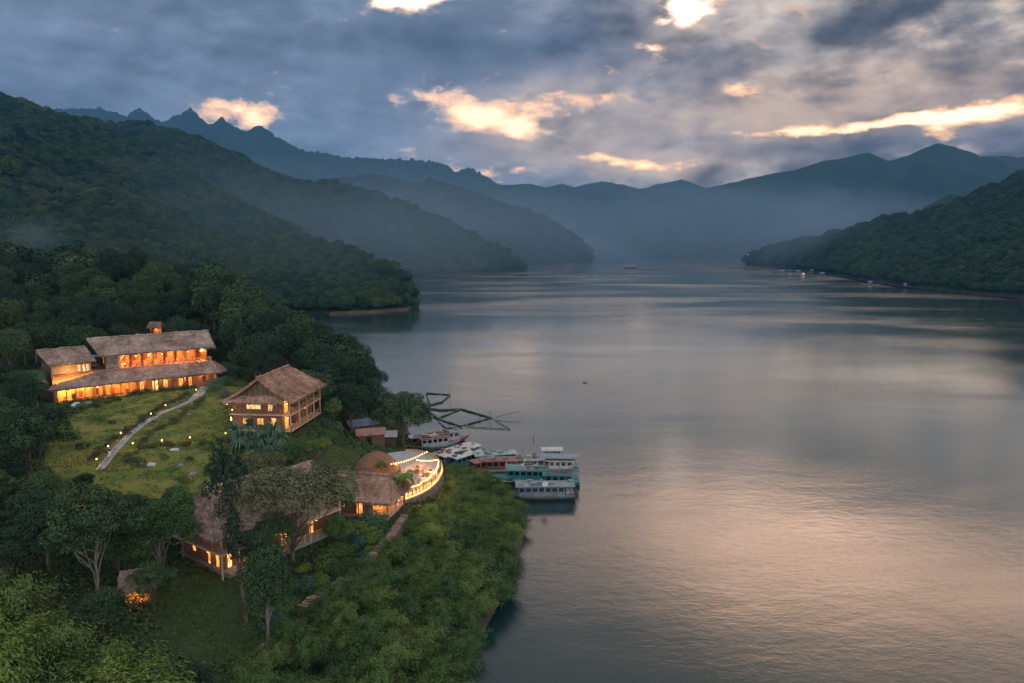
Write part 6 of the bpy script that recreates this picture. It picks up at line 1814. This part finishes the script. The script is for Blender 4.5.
hut(154, 330, 0, 2.4, 2.0, 5.7, 'tall hut with a yellow light in the wood behind the lodge', 110, 0.1, D=196)
hut(14, 640, 12, 3.0, 2.4, 2.2, 'half-hidden hut with a red glow at the far left of the wood', 25, 0.3)

# shore sheds between the house and the landing
def shed(px, py, z, w, d, h, m, label, rz=0.0):
    q = G(px, py, z); gz_ = max(float(ground_z(q[0], q[1])), 0.4)
    t = empty('shed', (q[0], q[1], gz_), rz, label, 'shed')
    MB().wall((-w / 2, -d / 2), (w / 2, -d / 2), -0.6, h, 0.12, ((w * .3, w * .5, 0, h * .8),)).wall((w / 2 - 0.12, -d / 2 + .12), (w / 2 - 0.12, d / 2), -0.6, h, 0.12).wall((-w / 2, d / 2), (-w / 2, -d / 2 + .12), -0.6, h, 0.12).build('wall', WOOD_D, t)
    r = MB(); n = int(w / 0.25)
    for k in range(n):
        x0, x1 = -w / 2 - .4 + (w + .8) * k / n, -w / 2 - .4 + (w + .8) * (k + 1) / n; b = 0.04 * (k % 2)
        r.add([(x0, -d / 2 - .5, h - .1 + b), (x1, -d / 2 - .5, h - .1 + .04 - b), (x1, 0, h + .9 + .04 - b), (x0, 0, h + .9 + b), (x0, d / 2 + .5, h - .1 + b), (x1, d / 2 + .5, h - .1 + .04 - b),
               ], [(0, 1, 2, 3), (3, 2, 5, 4)])
    r.build('roof', m, t)
    return t
ROOF_B = worn('blue_grey_sheet', (0.07, 0.10, 0.14), (0.16, 0.20, 0.26), 1.0, 0.45, metal=0.2)
ROOF_R = worn('rust_sheet', (0.14, 0.055, 0.04), (0.26, 0.12, 0.09), 1.0, 0.6)
ROOF_W = worn('white_sheet', (0.22, 0.23, 0.22), (0.42, 0.42, 0.40), 0.8, 0.5)
shed(361, 432, 6.5, 6.0, 5.0, 2.6, ROOF_B, 'boat shed with a blue-grey sheet roof below the broad tree', 0.5)
shed(371, 449, 6.0, 5.5, 3.6, 2.4, ROOF_R, 'low shed with a rust-brown roof beside the blue-grey one', 0.3)
shed(386, 446, 4.5, 4.5, 3.0, 2.2, ROOF_W, 'small shed with a pale roof at the foot of the broad tree', 0.1)

# ================================================================ boats
TEAL = worn('teal_paint', (0.014, 0.095, 0.10), (0.045, 0.20, 0.20), 0.9, 0.45)
TEAL_D = worn('dark_teal_paint', (0.015, 0.085, 0.095), (0.04, 0.17, 0.18), 0.9, 0.5)
GREYB = worn('blue_grey_paint', (0.06, 0.09, 0.11), (0.15, 0.19, 0.22), 0.8, 0.5)
RED_P = worn('faded_red_paint', (0.12, 0.032, 0.025), (0.24, 0.085, 0.07), 0.9, 0.6)
TARP = worn('grey_green_tarp', (0.12, 0.19, 0.18), (0.24, 0.32, 0.30), 0.8, 0.7)
BLACK_G = mat('dark_glass', color=(0.012, 0.015, 0.02), rough=0.15)
HULL_D = worn('hull_black', (0.015, 0.02, 0.022), (0.05, 0.06, 0.06), 0.8, 0.5)
def hull_mb(L, B, H, draft=0.5, rake=1.3):
    """a wooden boat hull: pointed raked bow at +x, square stern"""
    mb = MB(); ns = 14; V = []
    prof = [(0.0, -1.0), (0.55, -0.9), (0.86, -0.35), (1.0, 0.35), (1.03, 1.0)]
    for i in range(ns):
        t = i / (ns - 1); x = -L / 2 + L * t
        w = B / 2 * (1 - max(0, (t - 0.62) / 0.38) ** 2.1) * (0.88 + 0.12 * min(1, t * 4)); sheer = H * (1 + 0.30 * max(0, (t - 0.55) / 0.45) ** 2 + 0.08 * max(0, (0.2 - t) / 0.2))
        for s in (-1, 1):
            for (a, z) in (prof if s > 0 else prof):
                zz = -draft + (z + 1) / 2 * (sheer + draft)
                V.append((x + rake * (zz / H) * max(0, (t - 0.7) / 0.3), s * max(w, 0.04) * a, zz))
    n = 5
    F = []
    for i in range(ns - 1):
        for s in range(2):
            for k in range(n - 1):
                a = i * 10 + s * 5 + k; b = a + 10
                F.append((a, a + 1, b + 1, b) if s == 0 else (a, b, b + 1, a + 1))
    F.append(tuple([k for k in range(4, -1, -1)] + [5 + k for k in range(5)]))
    # deck
    for i in range(ns - 1):
        F.append((i * 10 + 4, i * 10 + 9, (i + 1) * 10 + 9, (i + 1) * 10 + 4))
    return mb.add(V, F)
def roof_slab(mb, x0, x1, y, z, th=0.08, camber=0.18, seg=8):
    P = []
    for k in range(seg + 1):
        yy = -y + 2 * y * k / seg; P.append((yy, z + camber * (1 - (yy / y) ** 2)))
    V = [(x, yy, zz - o) for x in (x0, x1) for o in (0, th) for (yy, zz) in P]
    m = seg + 1; F = []
    for k in range(seg):
        F += [(k, k + 1, 2 * m + k + 1, 2 * m + k), (m + k, 3 * m + k, 3 * m + k + 1, m + k + 1), (k, m + k, m + k + 1, k + 1), (2 * m + k, 2 * m + k + 1, 3 * m + k + 1, 3 * m + k)]
    F += [(0, 2 * m, 3 * m, m), (m - 1, 2 * m - 1, 4 * m - 1, 3 * m - 1)]
    return mb.add(V, F)
def boat(px, py, rz, L, B, label, hm, cabin, roofm, decks=1, open_stern=0.0, H=1.0, group='tour boats moored at the landing', name='boat', stuff=(), canopy=False, rail=True, D=None, cab=(-0.42, 0.30)):
    L *= 0.93; rc = np.random.default_rng(int(px * 3 + py))
    q = G(px, py, 0.0)
    t = empty(name, (q[0], q[1], 0.02), rz, label, 'boat', group)
    hull_mb(L, B, H).build('hull', hm, t, True)
    wl = MB(); wl.box(-L * 0.5 - 0.02, L * 0.30, -B * 0.5 - 0.02, -B * 0.5 + 0.05, H * 0.78, H * 0.9).box(-L * 0.5 - 0.02, L * 0.30, B * 0.5 - 0.05, B * 0.5 + 0.02, H * 0.78, H * 0.9); wl.build('rubbing_strake', WHITE_P if hm is not HULL_D else TEAL, t)
    x0, x1 = L * cab[0], L * cab[1]; y = B * 0.44; z0 = H; z1 = H + 1.95
    xs = x0 + L * open_stern
    n = max(3, int((x1 - xs) / 1.25)); Lw = x1 - xs
    holes = tuple((Lw * (k + .14) / n, Lw * (k + .86) / n, z0 + 0.85, z0 + 1.6) for k in range(n))
    c = MB().wall((xs, -y), (x1, -y), z0, z1, 0.06, holes).wall((x1, y), (xs, y), z0, z1, 0.06, holes)
    c.wall((x1 - .06, -y + .06), (x1 - .06, y - .06), z0, z1, 0.06, ((y * .6, y * 1.3, z0 + 0.6, z0 + 1.6),)).wall((xs, y - .06), (xs, -y + .06), z0, z1, 0.06, ((y * .7, y * 1.25, z0 + .02, z0 + 1.7),))
    c.build('cabin', cabin, t)
    for k, (a, b, c_, d) in enumerate(holes):
        for s in (-1, 1):
            a_, b_ = (xs + a, xs + b) if s < 0 else (x1 - b, x1 - a)
            MB().box(a_, b_, s * (y - 0.045) - .008, s * (y - 0.045) + .008, c_, d).build('window', BLACK_G, t)
    r = MB(); roof_slab(r, x0 - 0.5, x1 + 0.6, B * 0.54, z1 + 0.02, 0.1, 0.16); r.build('roof', roofm, t)
    if open_stern > 0:
        for s in (-1, 1):
            for k in range(3): MB().bar((x0 + (xs - x0) * k / 3, s * y, z0), (x0 + (xs - x0) * k / 3, s * y, z1), 0.07).build('post', WHITE_P, t)
        rr = MB(); railing(rr, [(xs, -y, z0), (x0, -y, z0), (x0, y, z0), (xs, y, z0)], 0.8, 0.4, 0.04); rr.build('railing', WHITE_P, t)
        MB().box(x0 + .4, xs - .4, -y * .4, y * .4, z0, z0 + 0.72).build('cargo', WHITE_P, t)
    if decks > 1:
        z2 = z1 + 0.22
        rr = MB(); railing(rr, [(x1 + .4, -y, z2), (x0 - .2, -y, z2), (x0 - .2, y, z2), (x1 + .4, y, z2), (x1 + .4, -y, z2)], 0.75, 0.45, 0.04); rr.build('upper_railing', WHITE_P, t)
        w = MB(); u0_, u1_ = x0 + L * 0.06, x0 + L * 0.34
        nn = 4; Lw2 = u1_ - u0_; h2 = tuple((Lw2 * (k + .15) / nn, Lw2 * (k + .85) / nn, z2 + .75, z2 + 1.45) for k in range(nn))
        w.wall((u0_, -y * .8), (u1_, -y * .8), z2, z2 + 1.75, .06, h2).wall((u1_, y * .8), (u0_, y * .8), z2, z2 + 1.75, .06, h2).wall((u1_ - .06, -y * .8 + .06), (u1_ - .06, y * .8 - .06), z2, z2 + 1.75, .06, ((y * .5, y * 1.1, z2 + .6, z2 + 1.5),)).wall((u0_, y * .8 - .06), (u0_, -y * .8 + .06), z2, z2 + 1.75, .06)
        w.build('wheelhouse', WHITE_P, t)
        r = MB(); roof_slab(r, u0_ - .6, u1_ + .8, y * .98, z2 + 1.78, .08, .12); r.build('wheelhouse_roof', WHITE_P, t)
        for (x, yy) in ((0.02, 0), (0.10, -.5), (0.12, .5), (0.19, 0)):
            MB().box(L * x - .35, L * x + .35, yy * y - .3, yy * y + .3, z2, z2 + .5).box(L * x - .35, L * x - .25, yy * y - .3, yy * y + .3, z2 + .5, z2 + .95).build('bench', RED_P if yy else WHITE_P, t)
    if canopy:
        z2 = z1 + 0.22; a0, a1 = x0 + L * .02, x0 + L * .42
        for x in (a0, (a0 + a1) / 2, a1):
            for s in (-1, 1): MB().bar((x, s * y * .9, z2), (x, s * y * .9, z2 + 2.35), 0.05).build('canopy_post', METAL_D, t)
        r = MB(); roof_slab(r, a0 - .5, a1 + .5, y, z2 + 2.38, .06, .2); r.build('canopy', GREYB, t)
    # clutter left on the roof
    cl = MB()
    for k in range(int(L * 0.7)):
        x = rc.uniform(x0, x1); yy = rc.uniform(-y * .75, y * .75); w_, d_, h_ = rc.uniform(.2, .7), rc.uniform(.15, .5), rc.uniform(.1, .45)
        cl.box(x - w_, x + w_, yy - d_, yy + d_, z1 + 0.08, z1 + 0.16 + h_)
    cl.build('roof_load', [TARP, HULL_D, RED_P, WHITE_P, GREYB][int(rc.integers(0, 5))], t)
    if rail:
        MB().tube([(x1 + 0.2, 0, z1), (x1 + 0.2, 0, z1 + 2.6)], 0.03, 6).build('mast', METAL_D, t)
        # tyres as fenders
        for k in range(3):
            x = -L * .3 + L * .22 * k; n_ = 10; V = []
            for i in range(n_):
                for j in range(5):
                    a, b2 = 2 * PI * i / n_, 2 * PI * j / 5; V.append((x + (0.26 + .08 * math.cos(b2)) * math.cos(a), -B / 2 - .08 + .08 * math.sin(b2), H * .55 + (0.26 + .08 * math.cos(b2)) * math.sin(a)))
            MB().add(V, [(i * 5 + j, i * 5 + (j + 1) % 5, ((i + 1) % n_) * 5 + (j + 1) % 5, ((i + 1) % n_) * 5 + j) for i in range(n_) for j in range(5)]).build('fender', HULL_D, t)
    return t
P180 = PI
WHITE_P, WHITE_KEEP = worn('weathered_white', (0.20, 0.20, 0.20), (0.46, 0.455, 0.44), 1.4, 0.6), WHITE_P
boat(538, 482, P180 + R(-3), 18.5, 4.2, 'long teal two-deck boat with white wheelhouse and grey canopy, outermost but one', TEAL, TEAL, TEAL_D, decks=2, open_stern=0.17, H=1.1, canopy=True, cab=(-0.47, 0.36))
boat(541, 498, P180 + R(2), 14.0, 3.6, 'low blue-grey boat nearest the viewer with a dish on its roof', HULL_D, GREYB, GREYB, H=0.9, open_stern=0.12, cab=(-0.46, 0.34), rail=False)
boat(556, 487, P180 + R(0), 8.0, 2.6, 'short teal boat whose stern sticks out between the two largest', TEAL_D, TEAL, TEAL_D, H=0.9, rail=False)
boat(504, 472, P180 + R(6), 14.0, 3.4, 'boat with a faded red roof behind the bank trees', GREYB, RED_P, RED_P, H=1.0)
boat(492, 466, P180 + R(14), 13.0, 3.4, 'boat under a grey-green tarpaulin roof behind the red-roofed one', TEAL_D, TEAL_D, TARP, H=1.0, rail=False)
boat(540, 471, P180 + R(4), 13.0, 3.4, 'white cabin boat moored behind the long teal one', TEAL, WHITE_P, WHITE_P, decks=2, H=1.0)
boat(459, 462, R(52), 17.0, 4.4, 'teal boat with a long white roof lying across the landing', TEAL, TEAL, ROOF_W, H=1.2, rail=False, open_stern=0.1)
boat(466, 466, R(50), 11.0, 3.4, 'teal boat with a shorter white roof beside the long white-roofed one', TEAL, TEAL, ROOF_W, H=1.0, rail=False)
boat(484, 472, R(40), 8.0, 2.8, 'small rusty red boat tied between the white roofs and the tarpaulin', RED_P, RED_P, RED_P, H=0.9, rail=False)
boat(446, 443, R(30), 11.0, 3.0, 'boat with a blue awning at the back of the landing', RED_P, WHITE_P, ROOF_B, H=0.9, rail=False)
boat(436, 448, R(24), 10.0, 2.8, 'boat with a red awning in front of the blue one', GREYB, WHITE_P, RED_P, H=0.9, rail=False)
boat(425, 447, R(18), 9.0, 2.6, 'shabby white boat tied to the bank under the broad tree', WHITE_P, RED_P, ROOF_W, H=0.9, rail=False)
WHITE_P = WHITE_KEEP
# satellite dish on the nearest boat
q = G(545, 488, 2.9)
d = empty('satellite_dish', (q[0], q[1], 2.95), 0.3, 'white satellite dish standing on the roof of the blue-grey boat', 'dish')
MB().tube([(0, 0, 0), (0, 0, 0.7)], 0.04, 6).build('mast', METAL_D, d)
V = [(0, 0.12, 0.85)] + [(r * math.cos(2 * PI * j / 16), 0.12 - 0.3 * r * r * 1.6, 0.85 + r * math.sin(2 * PI * j / 16)) for r in (0.3, 0.62) for j in range(16)]
MB().add(V, [(0, 1 + j, 1 + (j + 1) % 16) for j in range(16)] + [(1 + j, 17 + j, 17 + (j + 1) % 16, 1 + (j + 1) % 16) for j in range(16)]).build('reflector', WHITE_P, d)
# jetty
jt = empty('jetty', (*G(470, 484, 0)[:2], 0), R(4), 'plank jetty running from the bank to the moored boats', 'jetty')
pl = MB()
for k in range(34): pl.box(-8 + k * 0.5, -8 + k * 0.5 + 0.44, -0.9, 0.9, 0.55, 0.62)
pl.build('planks', WOOD_P, jt)
for k in range(6):
    for s in (-1, 1): MB().tube([(-7.6 + 3.1 * k, s * 0.8, -2.5), (-7.6 + 3.1 * k, s * 0.8, 1.0)], 0.08, 6).build('pile', WOOD_D, jt)

# ================================================================ floating frames of the lift-net fishery
NETG = worn('weedy_boom', (0.020, 0.040, 0.026), (0.050, 0.080, 0.048), 1.2, 0.9)
def boom(L, w, label, closed=False):
    pts = [G(px, py, 0.18) for px, py in L]
    if closed: pts.append(pts[0])
    mb = MB(); rg = np.random.default_rng(int(L[0][0]))
    for p, q_ in zip(pts[:-1], pts[1:]):
        p = np.array(p); q_ = np.array(q_); n = max(4, int(np.linalg.norm(q_ - p) / 0.9))
        P = [p + (q_ - p) * k / n + np.array([rg.normal() * .06, rg.normal() * .12, rg.normal() * .04]) for k in range(n + 1)]
        mb.tube(P, [w * 0.62 * rg.uniform(.5, 1.35) for _ in P], 7)
    o = mb.build('floating_boom', NETG); return tag(o, label, 'floating boom', 'floating booms of the fishery')
boom([(426, 393), (450, 394.6), (442, 402), (430, 405)], 0.42, 'small thick green floating boom farthest from the landing', True)
boom([(437, 418.5), (461, 409), (491, 417.5), (461, 426)], 0.36, 'large diamond-shaped floating boom with weedy green edges', True)
boom([(491, 417.5), (510, 429), (466, 426.5)], 0.16, 'thin triangular boom on the lake side of the diamond', False)
boom([(437, 418), (425, 408), (440, 410), (460, 409)], 0.5, 'thick green boom joining the diamond to the shore', False)
boom([(438, 421), (446, 428), (462, 427)], 0.22, 'short boom under the near corner of the diamond', False)
def spar(p, q_, label):
    o = MB().tube([p, tuple((np.array(p) + np.array(q_)) / 2 + np.array([0, 0, .1])), q_], [0.12, 0.1, 0.06], 6).build('spar', WOOD_D); return tag(o, label, 'pole')
a = G(496, 417.5, 0.4); b = G(519.5, 411.5, 1.6)
spar(a, b, 'long spar slanting out over the lake from the diamond boom')
a = G(490.5, 420, 0.0); o = MB().tube([(a[0], a[1], -2), (a[0], a[1], 2.8)], 0.07, 6).bar((a[0] - .9, a[1], 1.6), (a[0] + .1, a[1], 2.7), .05).build('mooring_mast', WOOD_D); tag(o, 'thin mast standing at the corner of the diamond boom', 'mast')
a = G(450, 400, 0.0); o = MB().tube([(a[0], a[1], -2), (a[0], a[1], 4.2)], 0.07, 6).bar((a[0] - 1.0, a[1], 2.2), (a[0] + 1.0, a[1], 2.2), .05).build('mooring_mast', WOOD_D); tag(o, 'thin mast with a crossbar beside the farthest boom', 'mast')
a = G(533.5, 439.5, 0.0); o = MB().tube([(a[0], a[1], -2), (a[0], a[1], 1.25)], 0.09, 6).build('marker_post', HULL_D); tag(o, 'dark marker post alone in the water above the moored boats', 'post')
a = G(585, 383, 0); o = MB().ball((a[0], a[1], 0.05), (0.9, .35, .3), 8, 5).build('buoy', HULL_D); tag(o, 'tiny dark buoy in the open water beyond the booms', 'buoy')

# ================================================================ far craft, rafts and lights
def far_boat(px, py, L, label, m=HULL_D, rz=0.1, roof=True):
    q_ = G(px, py, 0); t = empty('boat', (q_[0], q_[1], 0), rz, label, 'boat')
    hull_mb(L, L * .2, L * .05).build('hull', m, t)
    if roof:
        for x in (-.3, 0, .3): MB().bar((L * x, 0, L * .05), (L * x, 0, L * .17), L * .012).build('post', HULL_D, t)
        r = MB(); roof_slab(r, -L * .36, L * .36, L * .11, L * .17, L * .012, L * .02); r.build('roof', ROOF_W, t)
    return t
far_boat(630, 268, 30, 'covered raft boat alone in the middle of the far lake')
far_boat(979, 319.5, 4.5, 'small dark rowing boat near the right edge of the lake', roof=False)
far_boat(770, 276, 9, 'tiny boat off the point on the right shore', roof=False)
def raft(px, py, w, d, label, group, lamp=0, n=3):
    q_ = G(px, py, 0); rg = np.random.default_rng(int(px * 3)); t = empty('fish_farm', (q_[0], q_[1], 0), rg.uniform(-.2, .2), label, 'raft', group)
    mb = MB()
    for k in range(n + 1): mb.box(-w / 2 + w * k / n - .6, -w / 2 + w * k / n + .6, -d / 2, d / 2, 0.0, 0.5)
    for y in (-d / 2, 0, d / 2): mb.box(-w / 2, w / 2, y - .6, y + .6, 0.05, 0.45)
    mb.build('float_frame', WOOD_D, t)
    h = MB().box(-w * .1, w * .1, -d * .1, d * .15, 0.5, 3.6); h.build('cabin', WHITE_P if lamp else GREYB, t)
    MB().add([(-w * .13, -d * .16, 3.5), (w * .13, -d * .16, 3.5), (w * .13, d * .2, 3.5), (-w * .13, d * .2, 3.5), (-w * .13, 0, 5), (w * .13, 0, 5)], [(0, 1, 5, 4), (2, 3, 4, 5), (0, 4, 3), (1, 2, 5), (3, 2, 1, 0)]).build('roof', ROOF_B, t)
    if lamp:
        MB().ball((0, -d * .2, 4.0), lamp).build('lamp', BULB_W, t)
    return t
for k, (px, py, w, d, l) in enumerate([(575, 262, 90, 40, .9), (592, 259.5, 70, 60, 1.2), (612, 259, 60, 50, 1.3), (640, 258.6, 110, 60, 0), (655, 258.8, 60, 40, 1.0), (570, 265, 60, 14, 0)]):
    raft(px, py, w, d, 'low raft house by the misty shore where the lake narrows', 'raft houses at the far narrows', l)
for k, (px, py, w, d, l) in enumerate([(722, 259.8, 60, 50, 1.2), (736, 261.5, 90, 40, 0), (746, 260.8, 60, 40, 1.1), (712, 258.8, 60, 60, 1.4), (700, 258.6, 60, 60, 1.2), (735, 267.5, 50, 14, 0)]):
    raft(px, py, w, d, 'fish farm raft off the tip of the right shore', 'fish farm rafts off the right point', l)
for k, (px, py, w, d, l) in enumerate([(782, 272.5, 40, 16, 0), (798, 272.5, 46, 18, 0), (803, 275.5, 30, 14, .55), (812, 271.5, 24, 20, .5), (822, 275, 40, 10, 0), (790, 276, 34, 8, 0)]):
    raft(px, py, w, d, 'fish farm raft under the slope of the near right hill', 'fish farm rafts under the right hill', l)
for k, (px, py, w, d) in enumerate([(870, 284.5, 26, 8), (905, 287, 16, 5)]):
    raft(px, py, w, d, 'small raft close to the dark right shore', 'small rafts on the right shore')
def far_light(px, py, D, label):
    p = PD(px, py, D); t = empty('shore_lamp', p, 0, label, 'lamp', 'lamps on the far shore'); r = D * 0.00033
    MB().ball((0, 0, 0), r).build('bulb', BULB_W, t); MB().tube([(0, 0, -8), (0, 0, 0)], r * .3, 5).build('post', METAL_D, t)
for (px, py, D) in ((583, 254, 2700), (588, 252.5, 2750), (577, 257, 2600), (597, 255.5, 3300), (626, 256.6, 3350), (715, 255.5, 3300), (706, 256, 3300), (748, 254.6, 2200), (815, 263.5, 1640)):
    far_light(px, py, D, 'pinprick of light on the far shore of the lake')
# marker on the near spur
a = PD(395, 296, 610); t = empty('navigation_mark', (a[0], a[1], 0), 0, 'white navigation mark on the wooded spur', 'marker')
MB().tube([(0, 0, 0), (0, 0, 12)], 0.5, 8).build('pole', WHITE_P, t); MB().ball((0, 0, 12.5), 1.0).build('head', WHITE_P, t)
# bare earth along the waterline of the hills
EARTH = worn('bare_earth', (0.040, 0.026, 0.018), (0.085, 0.058, 0.040), 0.08, 1.0)
EARTH.node_tree.nodes['Principled BSDF'].inputs['Specular IOR Level'].default_value = 0.05
def sandbank(L, w, h, label):
    pts = [np.array(G(px, py, 0.0)) for px, py in L]; mb = MB(); rg = np.random.default_rng(8); V = []; n = 0
    for p, q_ in zip(pts[:-1], pts[1:]):
        for k in range(10):
            c = p + (q_ - p) * k / 10; ww = w * rg.uniform(.6, 1.2)
            V += [(c[0], c[1] - ww, -0.4), (c[0], c[1] - ww * .3, h * rg.uniform(.5, 1)), (c[0], c[1] + ww, h * 1.3), (c[0], c[1] + ww * 3, h * 1.2)]; n += 1
    F = [(i * 4 + j, (i + 1) * 4 + j, (i + 1) * 4 + j + 1, i * 4 + j + 1) for i in range(n - 1) for j in range(3)]
    o = mb.add(V, F).build('shore_bank', EARTH, None, True); return tag(o, kind='structure')
sandbank([(330, 315), (360, 314), (388, 312), (412, 310)], 4, 1.3, '')
sandbank([(840, 277), (870, 282), (905, 288), (960, 294), (1030, 301)], 6, 1.6, '')
sandbank([(770, 262.5), (800, 267.5), (840, 275)], 9, 2.0, '')
